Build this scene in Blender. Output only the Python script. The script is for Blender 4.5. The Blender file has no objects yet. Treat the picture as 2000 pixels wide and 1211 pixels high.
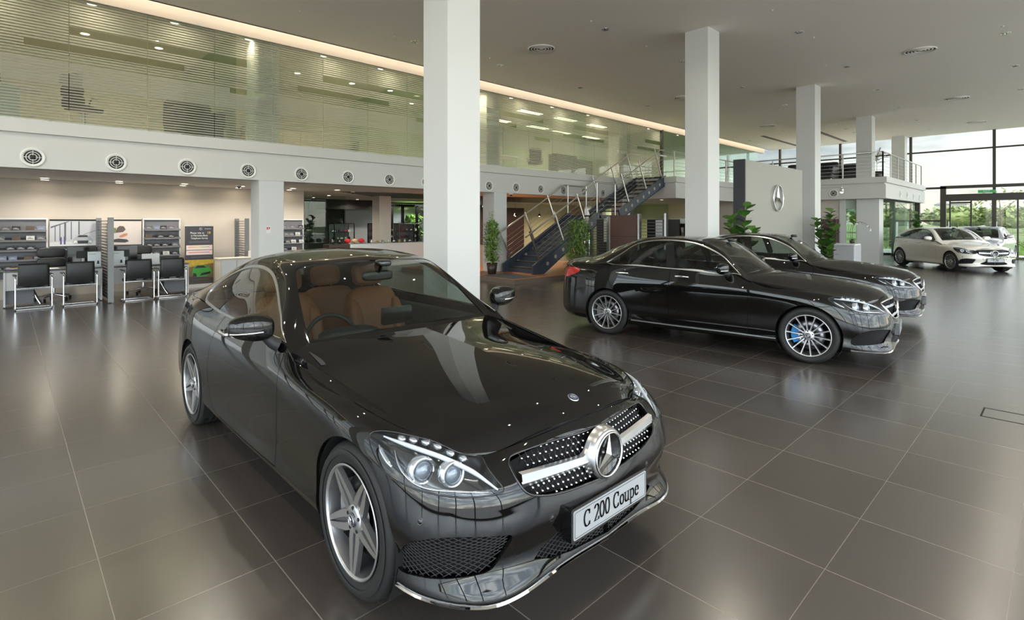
import bpy, bmesh, math, random
import numpy as np
from mathutils import Vector, Matrix
from mathutils.geometry import delaunay_2d_cdt
random.seed(7)
RNG = np.random.default_rng(7)
COL = bpy.context.scene.collection
PI = math.pi
CAM_H = 1.70

# ------------------------------------------------------------------ mesh builder
class MB:
    """collects simple shapes; build() links them as ONE mesh object"""
    def __init__(s):
        s.v = []; s.f = []; s.sm = []; s.mi = []
        s.m = 0
    def add(s, verts, faces, smooth=False):
        o = len(s.v)
        s.v.extend([tuple(map(float, p)) for p in verts])
        for f in faces:
            s.f.append([i + o for i in f]); s.sm.append(smooth); s.mi.append(s.m)
        return s
    def box(s, x0, x1, y0, y1, z0, z1):
        if x0 > x1: x0, x1 = x1, x0
        if y0 > y1: y0, y1 = y1, y0
        if z0 > z1: z0, z1 = z1, z0
        v = [(x0,y0,z0),(x1,y0,z0),(x1,y1,z0),(x0,y1,z0),(x0,y0,z1),(x1,y0,z1),(x1,y1,z1),(x0,y1,z1)]
        return s.add(v, [(0,3,2,1),(4,5,6,7),(0,1,5,4),(1,2,6,5),(2,3,7,6),(3,0,4,7)])
    def rbox(s, a0, a1, b0, b1, h0, h1, r=0.01, axis='z', seg=4):
        """box with rounded corners; (a, b) span the plane across axis (z: x,y  y: x,z  x: y,z), h runs along it"""
        return s.prism(rrect(a0, a1, b0, b1, r, seg), h0, h1, axis)
    def prism(s, poly, h0, h1, axis='z', smooth=False):
        n = len(poly)
        def mk(p, h):
            return {'z': (p[0], p[1], h), 'y': (p[0], h, p[1]), 'x': (h, p[0], p[1])}[axis]
        v = [mk(p, h0) for p in poly] + [mk(p, h1) for p in poly]
        s.add(v, [list(range(n))[::-1], list(range(n, 2*n))])
        s.add(v, [(i, (i+1) % n, n+(i+1) % n, n+i) for i in range(n)], smooth)
        return s
    def tube(s, pts, r, n=8, closed=False, cap=True, smooth=True):
        P = [Vector(p) for p in pts]; m = len(P)
        rr = r if hasattr(r, '__len__') else [r]*m
        rings = []; prev = None
        for i in range(m):
            if closed: t = (P[(i+1) % m] - P[(i-1) % m])
            else: t = (P[min(i+1, m-1)] - P[max(i-1, 0)])
            if t.length < 1e-9: t = Vector((0,0,1))
            t.normalize()
            if prev is None:
                a = Vector((0,0,1)) if abs(t.z) < .9 else Vector((1,0,0))
                nrm = t.cross(a).normalized()
            else:
                nrm = (prev - t*prev.dot(t))
                nrm = nrm.normalized() if nrm.length > 1e-6 else t.orthogonal().normalized()
            prev = nrm; b = t.cross(nrm)
            rings.append([P[i] + (nrm*math.cos(2*PI*k/n) + b*math.sin(2*PI*k/n))*rr[i] for k in range(n)])
        v = [p for rg in rings for p in rg]
        f = []
        for i in range(m if closed else m-1):
            a = i*n; c = ((i+1) % m)*n
            f += [(a+k, a+(k+1) % n, c+(k+1) % n, c+k) for k in range(n)]
        s.add(v, f, smooth)
        if cap and not closed:
            s.add(v, [list(range(n))[::-1], list(range((m-1)*n, m*n))])
        return s
    def bar(s, a, b, w, h=None):
        """rectangular bar from a to b, w across, h in the upright sense"""
        h = w if h is None else h
        a = Vector(a); b = Vector(b); t = (b-a).normalized()
        up = Vector((0,0,1)) if abs(t.z) < .99 else Vector((1,0,0))
        sd = t.cross(up).normalized(); up = sd.cross(t)
        v = []
        for p in (a, b):
            for (i, j) in ((-1,-1),(1,-1),(1,1),(-1,1)):
                v.append(p + sd*(i*w/2) + up*(j*h/2))
        return s.add(v, [(0,1,2,3),(7,6,5,4),(0,4,5,1),(1,5,6,2),(2,6,7,3),(3,7,4,0)])
    def lathe(s, prof, n=48, axis='z', origin=(0,0,0), smooth=True, closed=False):
        v = []
        for (r, h) in prof:
            for k in range(n):
                c_, s_ = math.cos(2*PI*k/n)*r, math.sin(2*PI*k/n)*r
                p = {'z': (c_, s_, h), 'y': (c_, h, s_), 'x': (h, c_, s_)}[axis]
                v.append((p[0]+origin[0], p[1]+origin[1], p[2]+origin[2]))
        m = len(prof); f = []
        for i in range(m if closed else m-1):
            a = i*n; c = ((i+1) % m)*n
            f += [(a+k, a+(k+1) % n, c+(k+1) % n, c+k) for k in range(n)]
        return s.add(v, f, smooth)
    def sphere(s, c, r, nu=16, nv=10, sc=(1,1,1)):
        v = [(c[0], c[1], c[2]+r*sc[2])]; f = []
        for i in range(1, nv):
            for k in range(nu):
                th = PI*i/nv; ph = 2*PI*k/nu
                v.append((c[0]+r*sc[0]*math.sin(th)*math.cos(ph), c[1]+r*sc[1]*math.sin(th)*math.sin(ph), c[2]+r*sc[2]*math.cos(th)))
        v.append((c[0], c[1], c[2]-r*sc[2]))
        f += [(0, 1+k, 1+(k+1) % nu) for k in range(nu)]
        for i in range(nv-2):
            f += [(1+i*nu+k, 1+(i+1)*nu+k, 1+(i+1)*nu+(k+1) % nu, 1+i*nu+(k+1) % nu) for k in range(nu)]
        L = len(v)-1; o = 1+(nv-2)*nu
        f += [(L, o+(k+1) % nu, o+k) for k in range(nu)]
        return s.add(v, f, True)
    def grid(s, P, smooth=True, closed_u=False):
        """P: [nu][nv] points"""
        nu, nv = len(P), len(P[0])
        v = [p for row in P for p in row]; f = []
        for i in range(nu if closed_u else nu-1):
            a = i*nv; c = ((i+1) % nu)*nv
            f += [(a+j, a+j+1, c+j+1, c+j) for j in range(nv-1)]
        return s.add(v, f, smooth)
    def xform(s, M, start=0):
        for i in range(start, len(s.v)):
            s.v[i] = tuple(M @ Vector(s.v[i]))
        return s
    def build(s, name, mat, parent=None, loc=None, rotz=0, bevel=0, fixn=False):
        me = bpy.data.meshes.new(name)
        me.from_pydata(s.v, [], s.f)
        me.polygons.foreach_set('use_smooth', s.sm)
        mats = mat if isinstance(mat, (list, tuple)) else [mat]
        for m in mats: me.materials.append(m)
        if len(mats) > 1: me.polygons.foreach_set('material_index', s.mi)
        me.update()
        if fixn:
            bm = bmesh.new(); bm.from_mesh(me); bmesh.ops.recalc_face_normals(bm, faces=bm.faces); bm.to_mesh(me); bm.free()
        o = bpy.data.objects.new(name, me); COL.objects.link(o)
        if parent is not None: o.parent = parent
        if loc: o.location = loc
        if rotz: o.rotation_euler.z = rotz
        if bevel:
            b = o.modifiers.new('bevel', 'BEVEL'); b.width = bevel; b.segments = 2; b.limit_method = 'ANGLE'; b.angle_limit = 0.7
        return o

def rrect(x0, x1, y0, y1, r, seg=4):
    r = min(r, abs(x1-x0)/2.001, abs(y1-y0)/2.001)
    out = []
    for (cx, cy, a0) in ((x1-r, y1-r, 0), (x0+r, y1-r, PI/2), (x0+r, y0+r, PI), (x1-r, y0+r, 1.5*PI)):
        for k in range(seg+1):
            a = a0 + PI/2*k/seg
            out.append((cx+r*math.cos(a), cy+r*math.sin(a)))
    return out

def tag(o, label=None, cat=None, group=None, kind=None):
    if label:
        o['label'] = label
        if len(label.split()) > 16: print('LONGLABEL', len(label.split()), label)
    if cat: o['category'] = cat
    if group: o['group'] = group
    if kind: o['kind'] = kind
    return o
def empty(name, loc=(0,0,0), rotz=0, label=None, cat=None, group=None):
    o = bpy.data.objects.new(name, None); COL.objects.link(o)
    o.location = loc; o.rotation_euler.z = rotz; o.empty_display_size = .1
    return tag(o, label, cat, group)
def copy_tree(o, parent=None):
    kids = list(o.children)
    c = o.copy(); COL.objects.link(c)
    if parent is not None: c.parent = parent
    for ch in kids: copy_tree(ch, c)
    return c
def structure(o, label=None):
    o['kind'] = 'structure'
    if label: o['label'] = label
    return o

# ------------------------------------------------------------------ text as mesh
SERIF = None; SANS = None
def text_mesh(body, size, mat, name, parent, M, extrude=.0006, align='CENTER', squeeze=1.0, space=1.0):
    cu = bpy.data.curves.new(name, 'FONT'); cu.body = body; cu.size = size; cu.align_x = align; cu.align_y = 'CENTER'
    cu.extrude = extrude; cu.space_character = space
    cu.resolution_u = 3
    t = bpy.data.objects.new(name+'_curve', cu); COL.objects.link(t); cu.materials.append(mat)
    dg = bpy.context.evaluated_depsgraph_get()
    me = bpy.data.meshes.new_from_object(t.evaluated_get(dg)); me.name = name
    bpy.data.objects.remove(t); bpy.data.curves.remove(cu)
    o = bpy.data.objects.new(name, me); COL.objects.link(o)
    if not me.materials: me.materials.append(mat)
    o.parent = parent
    o.matrix_local = M @ Matrix.Diagonal((squeeze, 1, 1, 1))
    return o

# ------------------------------------------------------------------ splines
def spline_basis(kn, t):
    """natural cubic spline cardinal weights, rows for t, columns for knots"""
    kn = np.asarray(kn, float); n = len(kn); t = np.atleast_1d(np.asarray(t, float))
    h = np.diff(kn); A = np.zeros((n, n)); B = np.zeros((n, n))
    A[0,0] = A[-1,-1] = 1
    for i in range(1, n-1):
        A[i,i-1] = h[i-1]; A[i,i] = 2*(h[i-1]+h[i]); A[i,i+1] = h[i]
        B[i,i-1] += 6/h[i-1]; B[i,i] -= 6/h[i-1]+6/h[i]; B[i,i+1] += 6/h[i]
    M = np.linalg.solve(A, B)
    i = np.clip(np.searchsorted(kn, t, side='right')-1, 0, n-2)
    a = (kn[i+1]-t)/h[i]; b = (t-kn[i])/h[i]
    W = np.zeros((len(t), n)); r = np.arange(len(t))
    W[r, i] += a; W[r, i+1] += b
    W += ((a**3-a)*h[i]**2/6)[:,None]*M[i] + ((b**3-b)*h[i]**2/6)[:,None]*M[i+1]
    return W
def spl(kn, P, t):
    return spline_basis(kn, t) @ np.asarray(P, float)
def polyspl(P, n, closed=False):
    """smooth curve through points, n samples"""
    P = np.asarray(P, float)
    if closed: P = np.vstack([P[-3:], P, P[:4]])
    d = np.r_[0, np.cumsum(np.sqrt(np.linalg.norm(np.diff(P, axis=0), axis=1)))]
    a, b = (d[3], d[-4]) if closed else (d[0], d[-1])
    t = np.linspace(a, b, n+(1 if closed else 0))
    if closed: t = t[:-1]
    return spl(d, P, t)
def lerp_keys(keys, idx):
    """keys {index: value} -> smooth monotone interpolation over idx"""
    k = sorted(keys); v = np.array([keys[i] for i in k], float); k = np.array(k, float)
    h = np.diff(k); dl = np.diff(v)/h; m = np.zeros(len(k))
    for i in range(1, len(k)-1):
        if dl[i-1]*dl[i] > 0:
            w1 = 2*h[i]+h[i-1]; w2 = h[i]+2*h[i-1]
            m[i] = (w1+w2)/(w1/dl[i-1]+w2/dl[i])
    m[0] = dl[0]; m[-1] = dl[-1]
    out = []
    for t in idx:
        i = min(max(int(np.searchsorted(k, t, side='right')-1), 0), len(k)-2)
        s = (t-k[i])/h[i]
        out.append((2*s**3-3*s**2+1)*v[i]+(s**3-2*s**2+s)*h[i]*m[i]+(-2*s**3+3*s**2)*v[i+1]+(s**3-s**2)*h[i]*m[i+1])
    return np.array(out)

class Surf:
    """smooth surface through a net of points P[nu][nv][3]; crease = list of column indices kept sharp"""
    def __init__(s, P, creases=(), ulen=None, vlen=None):
        s.P = np.asarray(P, float); nu, nv, _ = s.P.shape
        du = np.linalg.norm(np.diff(s.P, axis=0), axis=2).mean(1); dv = np.linalg.norm(np.diff(s.P, axis=1), axis=2).mean(0)
        s.U = np.r_[0, np.cumsum(du+1e-4)]; s.V = np.r_[0, np.cumsum(dv+1e-4)]
        s.cr = sorted(set([0, nv-1] + list(creases)))
    def wv(s, v):
        v = np.atleast_1d(v); W = np.zeros((len(v), len(s.V)))
        for a, b in zip(s.cr[:-1], s.cr[1:]):
            lo = s.V[a]; hi = s.V[b]
            m = (v >= lo) & (v <= hi) if b == s.cr[-1] else (v >= lo) & (v < hi)
            if a == 0: m |= v < lo
            if b == s.cr[-1]: m |= v > hi
            if m.any(): W[np.ix_(np.where(m)[0], np.arange(a, b+1))] = spline_basis(s.V[a:b+1], v[m])
        return W
    def ev(s, u, v):
        Wu = spline_basis(s.U, u); Wv = s.wv(v)
        return np.einsum('ni,nj,ijk->nk', Wu, Wv, s.P)
    def normal(s, u, v, e=2e-3):
        du = s.ev(np.clip(u+e, s.U[0], s.U[-1]), v)-s.ev(np.clip(u-e, s.U[0], s.U[-1]), v)
        dv = s.ev(u, np.clip(v+e, s.V[0], s.V[-1]))-s.ev(u, np.clip(v-e, s.V[0], s.V[-1]))
        n = np.cross(du, dv); return n/np.maximum(np.linalg.norm(n, axis=1), 1e-12)[:,None]
    def inv(s, pts, w=(1,1,1), urange=None, vrange=None, it=8):
        """parameters whose point is nearest to pts, with axis weights w"""
        ur = urange or (s.U[0], s.U[-1]); vr = vrange or (s.V[0], s.V[-1])
        uu, vv = np.meshgrid(np.linspace(ur[0], ur[1], 160), np.linspace(vr[0], vr[1], 60), indexing='ij')
        uu = uu.ravel(); vv = vv.ravel(); G = s.ev(uu, vv)
        w = np.asarray(w, float); out = []
        for p in np.asarray(pts, float):
            i = int(((G-p)**2 @ w).argmin()); u, v = uu[i], vv[i]
            for _ in range(it):
                e = 1e-3
                q = s.ev([u, u+e, u], [v, v, v+e])
                r = (q[0]-p)*np.sqrt(w); J = np.stack([(q[1]-q[0])/e*np.sqrt(w), (q[2]-q[0])/e*np.sqrt(w)], 1)
                try: d = np.linalg.lstsq(J.T@J+1e-9*np.eye(2), -J.T@r, rcond=None)[0]
                except Exception: break
                d = np.clip(d, -.05, .05)
                u = min(max(u+d[0], ur[0]), ur[1]); v = min(max(v+d[1], vr[0]), vr[1])
            out.append((u, v))
        return np.array(out)

def pip(poly, pts):
    poly = np.asarray(poly); x, y = pts[:,0], pts[:,1]; ins = np.zeros(len(pts), bool); n = len(poly)
    for i in range(n):
        x1, y1 = poly[i]; x2, y2 = poly[(i+1) % n]
        if y1 == y2: continue
        c = ((y1 > y) != (y2 > y)) & (x < (x2-x1)*(y-y1)/(y2-y1)+x1)
        ins ^= c
    return ins
def ribbon(line, w):
    """thin polygon of width w round an open polyline in 2D"""
    L = np.asarray(line, float); t = np.gradient(L, axis=0); t /= np.maximum(np.linalg.norm(t, axis=1), 1e-9)[:,None]
    n = np.stack([-t[:,1], t[:,0]], 1)*(w/2)
    return np.vstack([L+n, (L-n)[::-1]])
def offset_poly(poly, d):
    """closed polygon offset (d>0 outward for counter-clockwise or clockwise alike)"""
    P = np.asarray(poly, float)
    area = 0.5*np.sum(P[:,0]*np.roll(P[:,1], -1)-np.roll(P[:,0], -1)*P[:,1])
    t = np.roll(P, -1, 0)-np.roll(P, 1, 0); t /= np.maximum(np.linalg.norm(t, axis=1), 1e-9)[:,None]
    n = np.stack([t[:,1], -t[:,0]], 1)*(1 if area > 0 else -1)
    return P+n*d

def cut_patch(S, nu, nv, feats, ur=None, vr=None):
    """triangulate the surface's parameter rectangle with every feature outline as an edge loop.
    feats: list of (name, polygon); the first polygon holding a triangle owns it. -> {name: (verts uv, tris)}"""
    ur = ur or (S.U[0], S.U[-1]); vr = vr or (S.V[0], S.V[-1])
    us = np.linspace(ur[0], ur[1], nu); vs = np.linspace(vr[0], vr[1], nv)
    uu, vv = np.meshgrid(us, vs, indexing='ij')
    pts = [Vector((a, b)) for a, b in zip(uu.ravel(), vv.ravel())]
    n0 = len(pts); edges = []
    # rectangle boundary
    idx = np.arange(nu*nv).reshape(nu, nv)
    for i in range(nu-1): edges += [(int(idx[i,0]), int(idx[i+1,0])), (int(idx[i,-1]), int(idx[i+1,-1]))]
    for j in range(nv-1): edges += [(int(idx[0,j]), int(idx[0,j+1])), (int(idx[-1,j]), int(idx[-1,j+1]))]
    for name, poly in feats:
        P = np.clip(np.asarray(poly, float), [ur[0], vr[0]], [ur[1], vr[1]])
        o = len(pts); n = len(P)
        pts += [Vector((a, b)) for a, b in P]
        edges += [(o+i, o+(i+1) % n) for i in range(n)]
    V, E, F, *_ = delaunay_2d_cdt(pts, edges, [], 0, 1e-6)
    V = np.array([tuple(v) for v in V]); F = np.array([tuple(f) for f in F if len(f) == 3])
    C = V[F].mean(1)
    a = V[F]; ar = np.abs((a[:,1,0]-a[:,0,0])*(a[:,2,1]-a[:,0,1])-(a[:,2,0]-a[:,0,0])*(a[:,1,1]-a[:,0,1]))
    ok = ar > 1e-9
    own = np.full(len(F), -1)
    for k in range(len(feats)-1, -1, -1):
        own[pip(feats[k][1], C)] = k
    out = {}
    for k in sorted(set(own)):
        nm = 'base' if k < 0 else feats[k][0]
        T = F[(own == k) & ok]
        if len(T) == 0: continue
        out.setdefault(nm, []).append(T)
    return V, {k: np.vstack(t) for k, t in out.items()}

class Shell:
    """triangle mesh with given vertex normals, from one or more surfaces"""
    def __init__(s): s.v = []; s.n = []; s.f = []; s.c = 0
    def add(s, P, N, F, flip=False):
        if len(F) == 0: return
        u, inv = np.unique(F.ravel(), return_inverse=True)
        F = inv.reshape(F.shape)+s.c
        if flip: F = F[:, ::-1]
        s.v.append(P[u]); s.n.append(N[u]); s.f.append(F); s.c += len(u)
    def build(s, name, mat, parent):
        V = np.vstack(s.v); N = np.vstack(s.n); F = np.vstack(s.f)
        me = bpy.data.meshes.new(name)
        me.from_pydata(V.tolist(), [], F.tolist()); me.materials.append(mat)
        me.polygons.foreach_set('use_smooth', [True]*len(me.polygons)); me.update()
        me.normals_split_custom_set_from_vertices(N.tolist())
        o = bpy.data.objects.new(name, me); COL.objects.link(o); o.parent = parent
        return o
def border(F):
    """boundary edges of a triangle set, in face order"""
    from collections import Counter
    c = Counter(); d = {}
    for t in F:
        for a, b in ((t[0], t[1]), (t[1], t[2]), (t[2], t[0])):
            k = (min(a, b), max(a, b)); c[k] += 1; d[k] = (a, b)
    return [d[k] for k, n in c.items() if n == 1]
# ------------------------------------------------------------------ materials
def srgb(r, g, b):
    f = lambda c: ((c/255+.055)/1.055)**2.4 if c/255 > .04045 else c/255/12.92
    return (f(r), f(g), f(b), 1)
MATS = {}
def mat(name, col=(.5,.5,.5,1), rough=.5, metal=0, coat=0, emit=None, estr=0, spec=.5, noise=None, bump=None, coat_rough=.03, sheen=0):
    """procedural material: base colour with optional noise variation (scale, amount) and noise bump (scale, strength)"""
    if name in MATS: return MATS[name]
    m = bpy.data.materials.new(name); m.use_nodes = True
    nt = m.node_tree; b = nt.nodes['Principled BSDF']
    b.inputs['Base Color'].default_value = col; b.inputs['Roughness'].default_value = rough
    b.inputs['Metallic'].default_value = metal; b.inputs['Coat Weight'].default_value = coat
    b.inputs['Coat Roughness'].default_value = coat_rough
    b.inputs['Specular IOR Level'].default_value = spec
    if sheen: b.inputs['Sheen Weight'].default_value = sheen
    if emit:
        b.inputs['Emission Color'].default_value = emit; b.inputs['Emission Strength'].default_value = estr
    if noise or bump:
        tc = nt.nodes.new('ShaderNodeTexCoord')
    if noise:
        n = nt.nodes.new('ShaderNodeTexNoise'); n.inputs['Scale'].default_value = noise[0]; n.inputs['Detail'].default_value = 4
        nt.links.new(tc.outputs['Object'], n.inputs['Vector'])
        mx = nt.nodes.new('ShaderNodeMix'); mx.data_type = 'RGBA'; mx.blend_type = 'MIX'
        a = noise[1]
        mx.inputs[6].default_value = tuple(min(1, c*(1-a)) for c in col[:3])+(1,)
        mx.inputs[7].default_value = tuple(min(1, c*(1+a)) for c in col[:3])+(1,)
        nt.links.new(n.outputs['Fac'], mx.inputs[0]); nt.links.new(mx.outputs[2], b.inputs['Base Color'])
    if bump:
        n = nt.nodes.new('ShaderNodeTexNoise'); n.inputs['Scale'].default_value = bump[0]; n.inputs['Detail'].default_value = 3
        nt.links.new(tc.outputs['Object'], n.inputs['Vector'])
        bp = nt.nodes.new('ShaderNodeBump'); bp.inputs['Strength'].default_value = bump[1]; bp.inputs['Distance'].default_value = .01
        nt.links.new(n.outputs['Fac'], bp.inputs['Height']); nt.links.new(bp.outputs['Normal'], b.inputs['Normal'])
    MATS[name] = m
    return m
def glass(name, tint=(1,1,1,1), refl=1.0, rough=0.0, ior=1.45):
    """thin pane: clear or tinted, with mirror reflection by angle"""
    if name in MATS: return MATS[name]
    m = bpy.data.materials.new(name); m.use_nodes = True; nt = m.node_tree; nt.nodes.clear()
    out = nt.nodes.new('ShaderNodeOutputMaterial'); tr = nt.nodes.new('ShaderNodeBsdfTransparent'); tr.inputs[0].default_value = tint
    gl = nt.nodes.new('ShaderNodeBsdfGlossy'); gl.inputs['Roughness'].default_value = rough
    fr = nt.nodes.new('ShaderNodeFresnel'); fr.inputs['IOR'].default_value = ior
    geo = nt.nodes.new('ShaderNodeNewGeometry')
    # same reflectance from both faces of the thin pane
    ng = nt.nodes.new('ShaderNodeVectorMath'); ng.operation = 'SCALE'
    mul = nt.nodes.new('ShaderNodeMath'); mul.operation = 'MULTIPLY_ADD'; mul.inputs[1].default_value = -2; mul.inputs[2].default_value = 1
    nt.links.new(geo.outputs['Backfacing'], mul.inputs[0])
    nt.links.new(geo.outputs['Normal'], ng.inputs[0])
    ms = nt.nodes.new('ShaderNodeMath'); ms.operation = 'MULTIPLY'; ms.inputs[1].default_value = refl; ms.use_clamp = True
    inv = nt.nodes.new('ShaderNodeMix'); inv.data_type = 'FLOAT'
    fr2 = nt.nodes.new('ShaderNodeFresnel'); fr2.inputs['IOR'].default_value = 1.0/ior
    # on back faces Blender's fresnel inverts the index itself, so pass the inverse
    mixior = nt.nodes.new('ShaderNodeMix'); mixior.data_type = 'FLOAT'
    mixior.inputs[2].default_value = ior; mixior.inputs[3].default_value = 1.0/ior
    nt.links.new(geo.outputs['Backfacing'], mixior.inputs[0]); nt.links.new(mixior.outputs[0], fr.inputs['IOR'])
    for n in (ng, mul, inv, fr2): nt.nodes.remove(n)
    nt.links.new(fr.outputs[0], ms.inputs[0])
    mx = nt.nodes.new('ShaderNodeMixShader'); nt.links.new(ms.outputs[0], mx.inputs[0])
    nt.links.new(tr.outputs[0], mx.inputs[1]); nt.links.new(gl.outputs[0], mx.inputs[2]); nt.links.new(mx.outputs[0], out.inputs[0])
    MATS[name] = m
    return m
M_black = mat('black_car_paint', (.0045,.0042,.004,1), .02, spec=.62)
M_white = mat('white_car_paint', srgb(222,217,205), .3, coat=1, coat_rough=.02)
M_silver = mat('silver_car_paint', (.62,.63,.65,1), .3, metal=.6, coat=1)
M_gloss = mat('gloss_black_plastic', (.006,.006,.006,1), .12, coat=.6)
M_matte = mat('matt_black_plastic', (.012,.012,.013,1), .55, bump=(300,.1))
M_void = mat('dark_lining', (.004,.004,.004,1), .9)
M_rubber = mat('tyre_rubber', (.016,.016,.016,1), .62, bump=(120,.15))
M_chrome = mat('polished_chrome', (.86,.86,.86,1), .06, metal=1)
M_satin = mat('satin_silver', (.60,.61,.62,1), .3, metal=1)
M_brushed = mat('brushed_steel', (.55,.54,.52,1), .3, metal=1, bump=(90,.08))
M_alloy = mat('machined_alloy', (.66,.66,.67,1), .28, metal=.9)
M_alloy_dk = mat('grey_painted_alloy', (.16,.16,.165,1), .35, metal=.6, coat=.5)
M_disc = mat('brake_steel', (.33,.33,.34,1), .35, metal=1)
M_blue = mat('blue_brake_caliper', srgb(40,140,215), .35, coat=.5)
M_carglass = glass('car_window_glass', (.50,.56,.52,1), 1.7)
M_darkglass = glass('tinted_car_glass', (.30,.34,.33,1), 1.6)
M_lens = glass('headlamp_lens', (.93,.95,.97,1), 1.5)
M_crystal = mat('lamp_crystal', (.85,.87,.9,1), .08, metal=.85)
M_lampblk = mat('lamp_housing', (.16,.165,.17,1), .18, metal=.85)
M_white_plastic = mat('lamp_light_guide', (.75,.77,.8,1), .25, coat=.5)
M_red = mat('red_tail_lamp', (.45,.01,.015,1), .12, coat=1)
M_plate = mat('silver_grey_plate', srgb(168,170,172), .4)
M_ink = mat('black_lettering', (.01,.01,.01,1), .5)
M_tan = mat('saddle_brown_leather', srgb(150,92,55), .45, noise=(6,.12), bump=(220,.08))
M_cream = mat('cream_leather', srgb(205,200,190), .45, noise=(6,.08), bump=(220,.08))
M_blackleather = mat('black_leather', (.014,.014,.015,1), .4, bump=(200,.1))
M_dash = mat('dark_dashboard_plastic', (.02,.021,.023,1), .5, bump=(300,.08))
M_headliner = mat('grey_headliner', (.35,.34,.33,1), .9)
# ------------------------------------------------------------------ cars
def superell(mb, c, sz, e=.5, nu=20, nv=12, M=None):
    """rounded block: size sz, e small = boxy"""
    st = len(mb.v)
    sp = lambda a, p: math.copysign(abs(a)**p, a)
    v = []; f = []
    for i in range(nv+1):
        th = -PI/2+PI*i/nv
        for k in range(nu):
            ph = 2*PI*k/nu
            v.append((sz[0]/2*sp(math.cos(th), e)*sp(math.cos(ph), e), sz[1]/2*sp(math.cos(th), e)*sp(math.sin(ph), e), sz[2]/2*sp(math.sin(th), e)))
    for i in range(nv):
        f += [(i*nu+k, i*nu+(k+1) % nu, (i+1)*nu+(k+1) % nu, (i+1)*nu+k) for k in range(nu)]
    R = (M or Matrix.Identity(4))
    v = [tuple(R @ Vector(p) + Vector(c)) for p in v]
    mb.add(v, f, True)
    return mb

def star_mesh(R, t=.008, ring=.075, n=48):
    """three-pointed star in a ring, facing +x, in the yz plane, centre at the origin"""
    m = MB()
    m.lathe([(R, 0), (R, t), (R*(1-ring*.5), t*1.4), (R*(1-ring), t), (R*(1-ring), 0)], n, 'x', closed=True)
    tip = R*(1-ring*.6); w = R*.155
    for k in range(3):
        a = PI/2+2*PI*k/3
        d = (math.cos(a), math.sin(a)); l = (math.cos(a+PI/3), math.sin(a+PI/3)); r = (math.cos(a-PI/3), math.sin(a-PI/3))
        P = [(t*.2, 0, 0), (t*1.9, 0, 0), (t*.9, d[0]*tip, d[1]*tip), (t*.2, l[0]*w, l[1]*w), (t*.2, r[0]*w, r[1]*w)]
        m.add(P, [(1, 2, 3), (1, 4, 2), (2, 0, 3), (2, 4, 0)])
    return m

def make_tyre(R, w, rim):
    m = MB()
    prof = [(rim-.004, -.012), (rim+.010, -.004), (rim+.03, 0), ((R+rim)/2, .004), (R-.03, -.002), (R-.012, -.012), (R-.004, -.024),
            (R, -.038), (R, -w*.30), (R-.008, -w*.30-.002), (R-.008, -w*.30-.010), (R, -w*.30-.012), (R+.001, -w*.48), (R-.008, -w*.48-.002), (R-.008, -w*.48-.010),
            (R, -w*.48-.012), (R, -w*.66), (R-.008, -w*.66-.002), (R-.008, -w*.66-.010), (R, -w*.66-.012), (R, -w+.038), (R-.012, -w+.012), (R-.03, -w+.002), (rim, -w+.012)]
    m.lathe(prof, 72, 'y')
    # shoulder sipes and raised sidewall ring
    for k in range(60):
        a = 2*PI*k/60; c_, s_ = math.cos(a), math.sin(a); c2, s2 = math.cos(a+.035), math.sin(a+.035)
        r0, r1 = R-.006, R+.0015
        m.add([(c_*r1, -.036, s_*r1), (c2*r1, -.036, s2*r1), (c2*r1, -w*.29, s2*r1), (c_*r1, -w*.29, s_*r1),
               (c_*r0, -.020, s_*r0), (c2*r0, -.020, s2*r0)], [(0, 3, 2, 1), (0, 1, 5, 4)])
    m.lathe([((R+rim)/2-.012, .0055), ((R+rim)/2-.009, .0075), ((R+rim)/2+.016, .0068), ((R+rim)/2+.019, .0045)], 72, 'y')
    return m

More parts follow.
